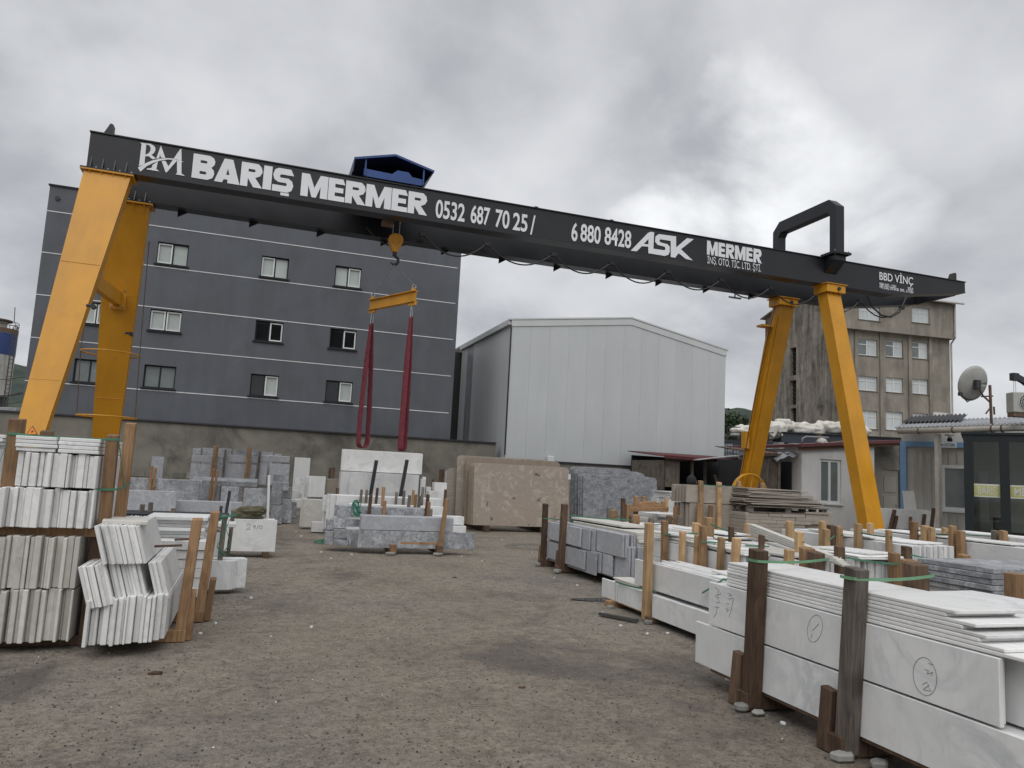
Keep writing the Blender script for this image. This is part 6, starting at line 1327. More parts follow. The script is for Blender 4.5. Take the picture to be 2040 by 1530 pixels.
# ------------------------------------------------------------------ timber shed before the warehouse
YS = 24.6
sh = thing('timber_shed', 'open fronted timber shed with red sheet roof beside the warehouse', 'shed', (16.5, YS+1, 0))
sx = lambda px, py=930: onY(px, py, YS).x
sz = lambda px, py: onY(px, py, YS).z
X0, X1 = sx(1324), sx(1512)
def planks(parent, xa, xb, z0, z1, y, n, mt, name='plank'):
    w = (xb-xa)/n
    for k in range(n):
        mb = MB(); mb.box((xa+(k+.5)*w, y+random.uniform(-.008, .008), (z0+z1)/2+random.uniform(-.02, .02)), (w-.008, .025, z1-z0)); mb.build(name, MT[mt], parent)
planks(sh, sx(1325), sx(1351), sz(1338, 971), sz(1338, 919), YS-.03, 4, 'wood_grey')
planks(sh, sx(1457), sx(1486), 0, sz(1470, 915), YS, 4, 'wood_new')
mb = MB(); mb.box(((X0+X1)/2, 27.2, 1.3), (X1-X0, .06, 2.6)); mb.build('back_wall', MT['dark_metal_and_shade'], sh)  # near black back wall: the shade inside the shed put into its colour
for xq in (X0+.03, X1-.03): mb = MB(); mb.box((xq, (YS+27.2)/2, 1.2), (.06, 27.2-YS-.1, 2.4)); mb.build('side_wall', MT['wood_grey'], sh)
for px in (1352, 1380, 1406, 1455):
    mb = MB(); mb.bar((sx(px), YS+.04, 0), (sx(px), YS+.04, sz(px, 916)), .09); mb.build('post', MT['wood_grey'], sh)
mb = MB(); mb.bar((sx(1326), YS, sz(1326, 917)), (sx(1500), YS, sz(1500, 914)), .06, .1); mb.build('lintel', MT['wood_grey'], sh)
mb = MB(); zf, zk = sz(1330, 909), sz(1330, 909)+.22
def roofsheet(xa, xb, ya, yb, za, zb, waves, amp=.02):
    mb = MB(); n = waves*6
    def P(u, v): return Vector((xa+(xb-xa)*u, ya+(yb-ya)*v, za+(zb-za)*v+amp*math.sin(u*waves*2*math.pi)))
    mb.quadgrid(P, n, 2); return mb
o = roofsheet(X0-.15, sx(1500), YS-.25, 27.3, zf, zk, 26).build('roof_sheet', MT['red_roof'], sh, smooth=True); o.modifiers.new('t', 'SOLIDIFY').thickness = .015
mb = MB(); mb.bar((X0-.17, YS-.26, zf-.03), (sx(1420), YS-.26, zf-.05), .03, .12); mb.build('fascia', MT['red_roof'], sh)
mb = MB(); mb.bar(onY(1385, 916, YS-.4), onY(1485, 906, YS-.4), .3, .03); mb.build('edge_sheet', MT['trim_white'], sh)
YA = 21.3
lt = thing('lean_to', 'weathered grey plank lean-to with a black doorway and torn sheet beside the hut', 'shed', (16.6, YA+.8, 0))
ax_ = lambda px, py=930: onY(px, py, YA).x
az_ = lambda px, py: onY(px, py, YA).z
planks(lt, ax_(1508), ax_(1549), 0, az_(1530, 906), YA, 7, 'wood_grey')
mb = MB(); mb.bar((ax_(1551), YA, 0), (ax_(1551), YA, az_(1551, 912)), .09); mb.build('door_post', MT['wood_grey'], lt)
mb = MB(); mb.bar((ax_(1593), YA+.02, 0), (ax_(1593), YA+.02, az_(1593, 908)), .07); mb.build('door_post', MT['wood_grey'], lt)
mb = MB(); mb.box(((ax_(1508)+ax_(1597))/2, YA+2.2, 1.25), (ax_(1597)-ax_(1508), .05, 2.5)); mb.build('back_wall', MT['dark_metal_and_shade'], lt)  # this and the side walls below are near black, painted shade of the interior
mb = MB(); mb.box((ax_(1509), YA+1.1, 1.25), (.05, 2.1, 2.5)); mb.build('side_wall', MT['dark_metal_and_shade'], lt)
mb = MB(); mb.box((onY(1597, 950, 20.9).x-.05, YA+1.1, 1.25), (.04, 2.1, 2.5)); mb.build('side_wall', MT['dark_metal_and_shade'], lt)  # inner wall added to hide the white hut side and darken the doorway
o = roofsheet(ax_(1503), ax_(1600), YA-.15, YA+2.3, az_(1540, 904), az_(1540, 904)+.25, 9).build('roof_sheet', MT['rusty'], lt, smooth=True); o.modifiers.new('t', 'SOLIDIFY').thickness = .015
mb = MB(); mb.bar((ax_(1505), YA-.1, az_(1520, 907)), (ax_(1598), YA-.1, az_(1590, 905)), .05, .09); mb.build('lintel', MT['wood_grey'], lt)
mb = MB(); mb.quadgrid(lambda u, v: onY(1548+42*u, 921-18*u-3*v-4*math.sin(u*5), YA-.3)+Vector((0, .3*v, .1*v+.03*math.sin(u*14+v*3))), 14, 4); o = mb.build('torn_sheet', MT['corrugated_grey'], lt, smooth=True); o.modifiers.new('t', 'SOLIDIFY').thickness = .01
a, b = onY(1424, 946, YS-.3), onY(1436, 968, YS-.3); mb = MB(); mb.bar(a, (b.x+.5, YS-.3, .02), .1, .08); tag(mb.build('timber_beam', MT['wood_grey']), 'grey beam propped slanting in front of the timber shed', 'timber')

# ------------------------------------------------------------------ white hut with red roof
YH = 20.9
ht = thing('plaster_hut', 'white plastered hut with tall double window and thin red roof edge', 'hut', (19, YH+2, 0))
hx = lambda px, py=950: onY(px, py, YH).x
hz_ = lambda px, py: onY(px, py, YH).z
TH = lambda u, z, d: Vector((u, YH+d, z))
hx0, hx1 = hx(1597), hx(1742); zL, zR = hz_(1597, 893), hz_(1790, 884)
wx0, wx1, wz0, wz1 = hx(1634), hx(1676), hz_(1650, 1003), hz_(1650, 915)
mb = MB(); facade(mb, TH, hx0, hx1, 0, zL, [(wx0, wx1, wz0, wz1)], .14)
mb.add([(hx0, YH, 0), (hx0, YH+3.5, 0), (hx0, YH+3.5, zL), (hx0, YH, zL), (hx0, YH, zL), (hx1, YH, zL), (hx1, YH, zL+.25)], [(0, 3, 2, 1), (4, 5, 6)])
mb.add([(hx1, YH, 0), (hx1, YH+.9, 0), (hx1, YH+.9, zR), (hx1, YH, zR)], [(0, 1, 2, 3)]); mb.build('wall', MT['hut_white'], ht)
window(ht, TH, wx0, wx1, wz0, wz1, .12, MT['frame_white'], [MT['grey_glass'], MT['grey_glass']], MT['frame_white'], fw=.09)
hx2 = hx(1800)+.5
mb = MB(); dz0, dz1 = hz_(1760, 1030), hz_(1760, 933); TD = lambda u, z, d: Vector((u, YH+.9+d, z))
dxa, dxb = onY(1757, 950, YH+.9).x, onY(1792, 950, YH+.9).x
facade(mb, TD, hx1, hx2, 0, zR+.1, [(dxa, dxb, .05, dz1)], .1); mb.build('recessed_wall', MT['concrete'], ht)  # shade under the roof overhang put into the colour by the darker grey
mb = MB(); tbox(mb, TD, dxa+.01, dxb-.01, .06, dz1-.01, .05, .09); dr = mb.build('door', MT['door_beige'], ht)
for k in range(3):
    mb = MB(); h_ = (dz1-.3)/3; tbox(mb, TD, dxa+.12, dxb-.12, .2+k*h_, .2+k*h_+h_*.8, .03, .055); mb.build('door_panel', MT['door_beige'], dr)
mb = MB(); p = TD(dxb-.08, 1.2, .0); mb.tube([p, p-Vector((.1, 0, 0))], .015, 6); mb.build('handle', MT['steel'], dr)
mb = MB(); mb.prism([(hx0-.25, YH-.25, zL+.02), (hx2, YH-.25, zR+.1), (hx2, YH-.25, zR+.2), (hx0-.25, YH-.25, zL+.12)], (0, 4.2, 0)); mb.build('roof', MT['red_roof'], ht)
mb = MB(); mb.prism([(hx0-.2, YH-.15, zL-.08), (hx2, YH-.15, zR), (hx2, YH-.15, zR+.095), (hx0-.2, YH-.15, zL+.015)], (0, .1, 0)); mb.build('rafter_edge', MT['wood_old'], ht)
jt = thing('roof_clutter', 'bent grey pipe frame and sheets lying on the red hut roof', 'scrap', (hx(1640), YH+1, zL+.25))
mb = MB(); mb.tube([onY(1598, 885, YH+.5), onY(1599, 873, YH+.5), onY(1606, 870, YH+.5), onY(1650, 872, YH+.7)], .035, 8); mb.build('pipe', MT['corrugated_grey'], jt, smooth=True)
mb = MB(); mb.bar(onY(1612, 889, YH+.8), onY(1700, 878, YH+.8), .5, .08); mb.build('sheet', MT['rusty'], jt)
mb = MB(); mb.bar(onY(1576, 884, YH+.4), onY(1618, 889, YH+.4), .3, .03); mb.build('sheet', MT['trim_white'], jt)
blob('sack', onY(1637, 880, YH+.6), .2, .15, .13, 'bag_white', jt, 4., .2); mb = MB(); mb.box(onY(1631, 869, YH+.9), (.16, .14, .22)); mb.build('pot', MT['rusty'], jt, bevel=.02)

# ------------------------------------------------------------------ blue framed cabin
YC = 18.6
cb = thing('site_cabin', 'beige ribbed metal site cabin with blue frame under a porch roof', 'cabin', (21, YC+1.2, 0))
cbm = .45
CAZ = R(49); cF = Vector((math.cos(CAZ), -math.sin(CAZ), 0)); cS = Vector((math.sin(CAZ), math.cos(CAZ), 0)); CB0 = at(1796, 940, 23.5); CB0.z = 0
def cu(px, py): p = onP(px, py, CB0, cS); return (p-CB0).dot(cF), p.z
TCb = lambda u, z, d: CB0+cF*u+cS*d+Vector((0, 0, z))
c0, c1 = 0., cu(1925, 950)[0]+2.2; ct = cu(1800, 880)[1]
wa, wc = cu(1876, 1016); wd = cu(1880, 926)[1]; wb = wa+1.55
mb = MB(); facade(mb, TCb, c0+.1, c1, cbm, ct-.12, [(wa, wb, wc, wd)], .08); mb.add([TCb(0, cbm, 0), TCb(0, cbm, 2.4), TCb(0, ct, 2.4), TCb(0, ct, 0)], [(0, 3, 2, 1)]); mb.build('wall', MT['cabin_beige'], cb)
for k in range(int((c1-c0)/.22)):
    x = c0+.2+k*.22
    for za, zb2 in ((cbm, wc-.05), (wd+.05, ct-.13)) if wa-.05 < x < wb+.05 else ((cbm, ct-.13),):
        mb = MB(); tbox(mb, TCb, x-.015, x+.015, za, zb2, -.024, .0); mb.build('rib', MT['cabin_beige'], cb)
mb = MB(); tbox(mb, TCb, -.03, .14, cbm, ct, -.09, .05); mb.build('corner_post', MT['cabin_blue'], cb)
mb = MB(); tbox(mb, TCb, .145, c1, ct-.15, ct+.01, -.08, .04); mb.build('top_rail', MT['cabin_blue'], cb)
mb = MB(); tbox(mb, TCb, 0, c1, 0, cbm-.005, .02, 2.4); mb.build('base', MT['concrete_light'], cb)
mb = MB(); tbox(mb, TCb, 0, c1, ct+.015, ct+.5, .06, .14); mb.build('fascia', MT['cabin_beige'], cb)
window(cb, TCb, wa, wb, wc, wd, .06, MT['frame_white'], [MT['grey_glass'], MT['grey_glass']], MT['frame_white'], fw=.1, sash=[1])
sg = thing('name_sign', 'small white sign reading ÖZTÜRK on the blue cabin rail', 'sign', TCb(cu(1888, 900)[0], ct-.07, -.1))
s0, s2 = cu(1872, 890.5); s1, s3 = cu(1906, 882.5)
mb = MB(); tbox(mb, TCb, s0, s1, s2-.02, s3+.02, -.12, -.09); mb.build('board', MT['sign_white'], sg)
put_text('ÖZTÜRK', s0+.13, s1-.04, s2+.02, s3-.03, parent=sg, mt='sign_blue', base='ZTRK', T=lambda u, w: TCb(u, w, -.123), bold=.02)
mb = MB(); mb.poly([[(s0+.04, s2+.06), (s0+.07, s2+.03), (s0+.1, s2+.06), (s0+.07, s2+.09)]], lambda x, y: TCb(x, y, -.123)); mb.build('emblem', MT['sign_blue'], sg)
pc = at(1892, 867, 22.3); cm = thing('security_camera', 'small dome security camera under the porch ceiling', 'security camera', pc)
mb = MB(); mb.box(pc, (.22, .14, .05)); mb.build('bracket', MT['sign_white'], cm); mb = MB(); mb.tube([pc-Vector((0, 0, .02)), pc-Vector((0, 0, .1))], .05, 10); mb.build('neck', MT['sign_white'], cm)
blob('dome', pc-Vector((0, .0, .14)), .075, .075, .08, 'black_part', cm, 1., 0.)
# porch roof, gutter and post
gl, grr = at(1790, 859, 21.5), at(2040, 853, 18.6); grr = gl+(grr-gl)*1.25; grr.z = gl.z
pr_ = thing('porch_roof', 'corrugated porch roof with cream gutter over cabin and kiosk', 'roof', (gl+grr)/2)
mb = MB(); mb.tube([gl, grr], .085, 10); mb.build('gutter', MT['gutter'], pr_, smooth=True)
mb = MB(); mb.bar(gl+Vector((0, .05, .07)), grr+Vector((0, .05, .07)), .1, .04); mb.build('gutter_lip', MT['gutter'], pr_)
for u in (.15, .38, .62, .68, .9):
    c = gl.lerp(grr, u); d = (grr-gl).normalized(); mb = MB(); mb.tube([c-d*.02, c+d*.02], .1, 10); mb.build('gutter_clip', MT['rusty'], pr_)
back = Vector((.84, .54, 0)); 
mb = MB(); L_ = (grr-gl)
mb.quadgrid(lambda u, v: gl-L_.normalized()*.1+L_*u+back*(2.6*v-.05)+Vector((0, 0, .1+.42*v+.022*math.sin(u*34*2*math.pi))), 34*6, 3); o = mb.build('roof_sheet', MT['corrugated_grey'], pr_, smooth=True); o.modifiers.new('t', 'SOLIDIFY').thickness = .012
mb = MB(); mb.quadgrid(lambda u, v: gl-L_.normalized()*.15+L_*(u*.42)+back*(1.2+1.3*v)+Vector((0, 0, .36+.3*v+.03*math.sin(u*14*2*math.pi))), 14*6, 3); o = mb.build('roof_sheet', MT['black_part'], pr_, smooth=True); o.modifiers.new('t', 'SOLIDIFY').thickness = .012
pp = at(1868, 865, 20.6); mb = MB(); mb.box((pp.x, pp.y, pp.z/2), (.12, .12, pp.z)); mb.build('post', MT['gutter'], pr_)
# glazed kiosk
KAZ = R(51); kF = Vector((math.cos(KAZ), -math.sin(KAZ), 0)); kS = Vector((math.sin(KAZ), math.cos(KAZ), 0)); KB = at(1921, 960, 18.3); KB.z = 0
def ku(px, py): p = onP(px, py, KB, kS); return (p-KB).dot(kF), p.z
TK = lambda u, z, d: KB+kF*u+kS*d+Vector((0, 0, z))
kk = thing('glass_kiosk', 'dark framed glass kiosk with a pale yellow lettered band', 'kiosk', KB)
kt = ku(1930, 866)[1]; kd = 2.2; um = ku(1992, 960)[0]; k1 = ku(2040, 960)[0]+1.9
xs_ = [0., um, um+1.05, k1]
for i, x in enumerate(xs_):
    w = .2 if i in (0, 1) else .12; mb = MB(); tbox(mb, TK, x if i < 3 else x-w, x+w if i < 3 else x, 0, kt, -.07, .07); mb.build('mullion', MT['frame_dark'], kk)
mb = MB(); tbox(mb, TK, .01, k1-.01, kt-.16, kt-.002, -.06, .06); mb.build('head_rail', MT['frame_dark'], kk)
mb = MB(); tbox(mb, TK, .01, k1-.01, 0.01, .2, -.06, .06); mb.build('sill_rail', MT['frame_dark'], kk)
bz0, bz1 = ku(1960, 988)[1], ku(1960, 967)[1]
for i in range(3):
    mb = MB(); tbox(mb, TK, xs_[i]+.2, xs_[i+1], .2, kt-.16, -.006, .006); mb.build('glass_pane', MT['clear_glass'], kk)
    mb = MB(); tbox(mb, TK, xs_[i]+.2, xs_[i+1], bz0, bz1, -.0105, -.0075); bd = mb.build('film_band', MT['film_yellow'], kk)
    for za, zb2 in ((bz0-.025, bz0), (bz1, bz1+.035)):
        mb = MB(); tbox(mb, TK, xs_[i]+.2, xs_[i+1], za, zb2, -.0105, -.0075); mb.build('film_edge', MT['film_pale'], bd)
put_text('BARIŞ', xs_[0]+.28, xs_[1]-.06, bz0+.04, bz1-.03, parent=kk, mt='film_pale', base='BARI', T=lambda u, w: TK(u, w, -.013), bold=.01)
put_text('MERMER', xs_[1]+.28, xs_[1]+1.0, bz0+.04, bz1-.03, parent=kk, mt='film_pale', T=lambda u, w: TK(u, w, -.013), bold=.01)
mb = MB(); tbox(mb, TK, .1, k1, 0, kt, kd, kd+.05); mb.build('back_wall', MT['cabin_beige'], kk)
mb = MB(); tbox(mb, TK, .02, .05, .1, kt-.1, .08, kd-.01); mb.build('side_pane', MT['clear_glass'], kk)
mb = MB(); tbox(mb, TK, 0, .12, 0, kt, kd-.06, kd-.002); mb.build('mullion', MT['frame_dark'], kk)
mb = MB(); tbox(mb, TK, -.05, k1+.05, kt+.003, kt+.06, -.1, kd+.1); mb.build('ceiling', MT['frame_dark'], kk)
mb = MB(); tbox(mb, TK, .5, 1.7, .02, .78, 1.0, 1.7); mb.build('desk', MT['wood_old'], kk)
mb = MB(); tbox(mb, TK, .3, .5, .02, 2.3, 1.7, 2.1); mb.build('cupboard', MT['trim_white'], kk)
chx = TK(.85, 0, .65); mb = MB(); mb.box(chx+Vector((0, 0, .5)), (.5, .5, .08)); mb.build('chair_seat', MT['black_part'], kk)
mb = MB(); mb.box(chx+Vector((.1, .2, .85)), (.5, .07, .6)); mb.build('chair_back', MT['black_part'], kk); mb = MB(); mb.tube([chx+Vector((0, 0, .02)), chx+Vector((0, 0, .48))], .05, 8); mb.build('chair_stem', MT['black_part'], kk)
# satellite dish
sdh = thing('satellite_dish', 'grey satellite dish on a rusty pole above the porch roof', 'satellite dish', at(1974, 822, 19.5))
dc = at(1943, 765, 19.3); nrm = (Vector((.12, .95, .3))).normalized(); ux = nrm.cross(Vector((0, 0, 1))).normalized(); uy = ux.cross(nrm).normalized()
mb = MB(); mb.quadgrid(lambda u, v: dc+ux*(.43*v*math.cos(u*2*math.pi))+uy*(.46*v*math.sin(u*2*math.pi))+nrm*(.1*v*v), 32, 6); o = mb.build('reflector', MT['dish'], sdh, smooth=True); o.modifiers.new('t', 'SOLIDIFY').thickness = .012
bk = dc-nrm*.06; mb = MB(); mb.box(bk, (.16, .1, .22)); mb.bar(bk-Vector((.1, 0, .12)), bk+Vector((.1, 0, .1)), .05); mb.build('mount', MT['dark_metal_and_shade'], sdh)
lnb = at(1913, 785, 19.2); mb = MB(); mb.tube([dc-uy*.4, dc-uy*.5+nrm*.12, lnb], .016, 6); mb.build('feed_arm', MT['dark_metal_and_shade'], sdh); mb = MB(); mb.box(lnb, (.1, .08, .09)); mb.build('receiver', MT['black_part'], sdh, bevel=.01)
pt_, pb2 = at(1972, 767, 19.5), at(1975, 828, 19.5); mb = MB(); mb.tube([pb2-Vector((0, 0, .3)), pt_], .035, 8); mb.build('pole', MT['rusty'], sdh)
mb = MB(); mb.tube([bk, at(1958, 788, 19.4), at(1973, 802, 19.5)], .025, 6); mb.tube([at(1955, 790, 19.4), at(1978, 789, 19.5)], .02, 6); mb.tube([at(1964, 824, 19.4), at(1973, 812, 19.5)], .02, 6); mb.tube([at(1981, 826, 19.5), at(1980, 810, 19.5)], .025, 6); mb.build('brace', MT['rusty'], sdh)
# air conditioner
ac = at(2037, 803, 18.5); au = thing('air_conditioner', 'outdoor air conditioning unit with round fan grille on the porch roof', 'air conditioner', ac-Vector((0, 0, .25)))
ra = Matrix.Rotation(-.35, 3, 'Z'); mb = MB(); mb.box(ac, (.62, .3, .5), ra); mb.build('case', MT['fan_grey'], au, bevel=.015)
fc = ac+ra @ Vector((.03, -.155, 0)); mb = MB()
for r_ in (.21, .16, .11, .06): mb.tube([fc+ra @ Vector((r_*math.cos(k*.2618), -.012, r_*math.sin(k*.2618))) for k in range(24)], .006, 5, closed=True)
for k in range(16): mb.tube([fc+ra @ Vector((.05*math.cos(k*.3927), -.012, .05*math.sin(k*.3927))), fc+ra @ Vector((.21*math.cos(k*.3927), -.012, .21*math.sin(k*.3927)))], .004, 4)
mb.build('grille', MT['trim_white'], au); mb = MB(); mb.tube([fc+ra @ Vector((0, .004, 0)), fc+ra @ Vector((0, -.004, 0))], .2, 24); mb.build('fan_opening', MT['black_part'], au)
mb = MB(); mb.box(ac-Vector((0, 0, .3)), (.6, .25, .1), ra); mb.build('feet', MT['rusty'], au)
# loader crane boom tip beyond
bo = thing('loader_boom', 'dark blue loader boom tip with hanging hook wires beyond the porch roof', 'loader crane', at(2035, 830, 30))
mb = MB(); mb.bar(at(2019, 748, 30), at(2075, 778, 30), .18, .22); mb.bar(at(2030, 757, 30), at(2075, 792, 30), .08, .1); mb.build('boom', MT['navy'], bo); mb = MB(); mb.box(at(2021, 751, 30), (.3, .2, .3)); mb.build('boom_head', MT['dark_metal_and_shade'], bo)
for dx in (0, 4): mb = MB(); mb.tube([at(2019+dx, 752, 30), at(2020+dx, 788, 30)], .008, 4); mb.build('wire', MT['steel'], bo)
mb = MB(); mb.bar(at(2075, 780, 30), Vector((at(2080, 990, 30).x, at(2080, 990, 30).y, 0)), .4, .4); mb.build('column', MT['navy'], bo)
# slabs leaning on the cabin, dark stakes
YL = 17.7
M1 = Lot('marble_slab', 'broad pale grey slab leaning low along the cabin front', 'broad slabs along the cabin front', 'white_sawn')
for k, (xa, xb, yt, yb_) in enumerate(((1752, 1858, 1013, 1056), (1858, 1925, 1018, 1062), (1756, 1850, 1012, 1055))):
    y = YL+(.1 if k == 2 else 0); p, q = onY(xa, yt, y), onY(xb, yb_, y); M1.put(((p.x+q.x)/2, y+.02, (p.z+q.z)/2-.0), (q.x-p.x, .03, p.z-q.z), (-.12, 0, 0))
p, q = onY(1804, 978, YL+.35), onY(1838, 1026, YL+.35); M1.put(((p.x+q.x)/2, YL+.4, (p.z+.5)/2), (q.x-p.x, .03, p.z-.5), (-.1, 0, .0), label='upright pale slab with broken top leaning on the cabin wall')
p, q = onY(1874, 1022, YL-.1), onY(1890, 1062, YL-.1); M1.put(((p.x+q.x)/2, YL-.1, (p.z+q.z)/2), (q.x-p.x, .03, p.z-q.z), (-.1, 0, 0), label='small grey slab leaning before the broad slabs by the post')
mb = MB(); pz = onY(1800, 1060, YL).z; mb.box((onY(1840, 1060, YL).x, YL+.2, pz/2-.01), (4.2, .7, pz-.03)); tag(mb.build('concrete_ledge', MT['concrete']), 'low dark concrete ledge carrying the slabs along the cabin', 'ledge')
for q0, q1 in (((1764, 1064), (1782, 1016)), ((1772, 1064), (1786, 1028)), ((1813, 1064), (1814, 1030)), ((1832, 1064), (1842, 1025)), ((1850, 1068), (1860, 1013))):
    a, b = onY(*q0, YL-.45), onY(*q1, YL-.3); mb = MB(); mb.bar((a.x, a.y, .0), b, .09, .07); tag(mb.build('timber_stake', MT['wood_old']), 'black stained stake leaning before the cabin slabs', 'stake', 'stakes before the cabin slabs')

# ------------------------------------------------------------------ storage block with white bags behind hut and shed
DS = 42.
st = thing('storage_building', 'dark flat roofed storage building with navy fascia behind the hut', 'building', Vector((at(1620, 960, DS).x, at(1620, 960, DS).y, 0)))
A_, B_ = at(1449, 880, DS), at(1800, 880, DS); A_.z = B_.z = 0
dd = (B_-A_).normalized(); bkv = Vector((-dd.y, dd.x, 0)); zt = at(1500, 878, DS).z
mb = MB(); mb.hexa([A_, B_, B_+bkv*6, A_+bkv*6], [p+Vector((0, 0, zt)) for p in (A_, B_, B_+bkv*6, A_+bkv*6)]); mb.build('body', MT['navy'], st)
f0 = at(1557, 862, DS-.1); f1 = at(1800, 862, DS-.1); fz0 = at(1600, 884, DS).z; fz1 = at(1570, 862, DS).z
F0 = Vector((f0.x, f0.y, 0)); F1_ = Vector((f1.x, f1.y, 0))
mb = MB(); mb.hexa([p+Vector((0, 0, fz0)) for p in (F0, F1_, F1_+bkv*1.5, F0+bkv*1.5)], [p+Vector((0, 0, fz1)) for p in (F0, F1_, F1_+bkv*1.5, F0+bkv*1.5)]); mb.build('fascia', MT['navy'], st)
mb = MB(); mb.bar(F0-bkv*.05+Vector((0, 0, fz1)), F1_-bkv*.05+Vector((0, 0, fz1)), .12, .06); mb.build('fascia_edge', MT['frame_dark'], st)
mb = MB()
for (x, y0, y1) in ((1449, 850, 878), (1475, 861, 880), (1531, 862, 880), (1556, 862, 880)): mb.bar(at(x, y1, DS-.2), at(x, y0, DS-.2), .05)
for y in (851, 862, 869): mb.bar(at(1448, y, DS-.2), at(1475 if y < 860 else 1557, y, DS-.2), .05)
mb.build('railing', MT['dark_metal_and_shade'], st)
bags = ((1478, 858, 1.0), (1496, 856, .9), (1514, 858, .9), (1545, 852, 1.15), (1560, 846, 1.0), (1580, 850, .95), (1602, 853, 1.05), (1625, 855, .95), (1647, 850, 1.1), (1668, 852, 1.0), (1690, 855, 1.0), (1712, 856, .95), (1536, 866, .9), (1488, 868, .8))
for k, (x, y, s) in enumerate(bags):
    c = at(x, y+3, DS+1.2+.3*(k % 3)); lab = 'white bulk bag slumped on the storage roof'
    t = tag(blob('bulk_bag', (0, 0, 0), .66*s, .5*s, .42*s, 'bag_white', None, k*3.1, .26, 34, 18, fold=.5), lab, 'bulk bag', 'bulk bags on the storage roof'); t.location = c
mb = MB(); mb.quadgrid(lambda u, v: at(1533+22*u, 848+20*v+8*math.sin(u*3.1)*v, DS+.1)+bkv*(.4*math.sin(u*7+v*4)), 16, 10); o = mb.build('white_tarp', MT['bag_white'], smooth=True); o.modifiers.new('t', 'SOLIDIFY').thickness = .03; tag(o, 'white tarpaulin draped over the edge of the storage roof', 'tarpaulin')
# mesh sided crates on the concrete bay
DT = 33.
cb2 = thing('concrete_bay', 'weathered concrete bay frame with dark lintel between warehouse and storage building', 'bay', Vector((at(1430, 950, DT).x, at(1430, 950, DT).y, 0)))
for (xa, xb) in ((1408, 1417), (1552, 1562)):
    a, b = at(xa, 881, DT), at(xb, 881, DT); mb = MB(); mb.hexa([(a.x, a.y, 0), (b.x, b.y, 0), (b.x, b.y+.4, 0), (a.x, a.y+.4, 0)], [(a.x, a.y, a.z), (b.x, b.y, a.z), (b.x, b.y+.4, a.z), (a.x, a.y+.4, a.z)]); mb.build('pillar', MT['concrete_light'], cb2)
mb = MB(); mb.bar(at(1407, 881, DT), at(1500, 881, DT), .4, .06); mb.build('lintel', MT['dark_metal_and_shade'], cb2)
a, b = at(1416, 908, DT+.6), at(1556, 908, DT+.6); mb = MB(); zz = at(1416, 910, DT+.6).z; mb.hexa([(a.x, a.y, 0), (b.x, b.y, 0), (b.x, b.y+2, 0), (a.x, a.y+2, 0)], [(a.x, a.y, zz), (b.x, b.y, zz), (b.x, b.y+2, zz), (a.x, a.y+2, zz)]); mb.build('floor_slab', MT['concrete'], cb2)
for k in range(6):
    xa, xb = 1417+k*22, 1417+k*22+21
    a, b = at(xa, 909, DT+.7), at(xb, 884, DT+.7); zt2 = b.z if k < 2 else at(xb, 888, DT+.7).z
    t = thing('storage_crate', 'pale plastic crate in a steel mesh cage on the concrete bay', 'crate', (a+b)/2, 'mesh caged crates on the concrete bay')
    mb = MB(); dx = (b.x-a.x); mb.hexa([(a.x, a.y, zz+.02), (b.x-.02, b.y, zz+.02), (b.x-.02, b.y+.6, zz+.02), (a.x, a.y+.6, zz+.02)], [(a.x, a.y, zt2), (b.x-.02, b.y, zt2), (b.x-.02, b.y+.6, zt2), (a.x, a.y+.6, zt2)]); mb.build('tank', MT['tote_plastic'], t)
    mb = MB()
    for i in range(5): q0 = Vector((a.x, a.y, zz+.03)).lerp(Vector((b.x-.02, b.y, zz+.03)), i/4); mb.bar(q0-Vector((0, .03, 0)), Vector((q0.x, q0.y-.03, zt2)), .014)
    for i in range(4): z = zz+.03+(zt2-zz-.03)*i/3; mb.bar((a.x, a.y-.035, z), (b.x-.02, b.y-.035, z), .014)
    mb.build('cage', MT['dark_metal_and_shade'], t)

# ------------------------------------------------------------------ old apartment block
AZ = R(6.66); fa = Vector((math.cos(AZ), -math.sin(AZ), 0)); sa = Vector((math.sin(AZ), math.cos(AZ), 0))
C0 = at(1672, 930, 56.); C0.z = 0
def onF(px, py, off=0.): p = onP(px, py, C0-sa*off, sa); return (p-C0).dot(fa), p.z
def onS(px, py): p = onP(px, py, C0, fa); return (p-C0).dot(sa), p.z
ap = thing('apartment_block', 'weathered grey brown apartment block with white windows and stained side wall', 'building', C0+fa*4+sa*5)
TF = lambda u, z, d: C0+fa*u+sa*d+Vector((0, 0, z))
TS = lambda u, z, d: C0+sa*u+fa*d+Vector((0, 0, z))
W_ = onF(1893, 760)[0]; zo = onF(1790, 667)[1]; ze = onF(1860, 602, .5)[1]; LS = onS(1523, 800)[0]
ops = []; wins = []
for (xa, xb) in ((1709, 1748), (1765, 1799), (1817, 1849)):
    for (ya, yb_) in ((674, 711), (748, 781), (816, 856)):
        dy = (xa-1709)*.055; u0, z1 = onF(xa, ya+dy); u1, z0 = onF(xb, yb_+dy-1); ops.append((u0, u1, z0, z1)); wins.append((u0, u1, z0, z1))
sops = []
for (xa, xb, ya, yb_) in ((1574, 1586, 694, 747), (1574, 1586, 759, 806), (1575, 1586, 814, 850)):
    b, z1 = onS(xa, ya); a, z0 = onS(xb, yb_); sops.append((a, b, z0, z1))
mb = MB(); facade(mb, TF, 0, W_, 0, zo, ops, .22); mb.add([TF(W_, 0, 0), TF(W_, 0, LS), TF(W_, ze, LS), TF(W_, ze, 0), TF(0, 0, LS), TF(0, ze, LS)], [(0, 1, 2, 3), (1, 4, 5, 2)]); mb.build('wall', MT['apartment_plaster'], ap)
zr = ze+1.15
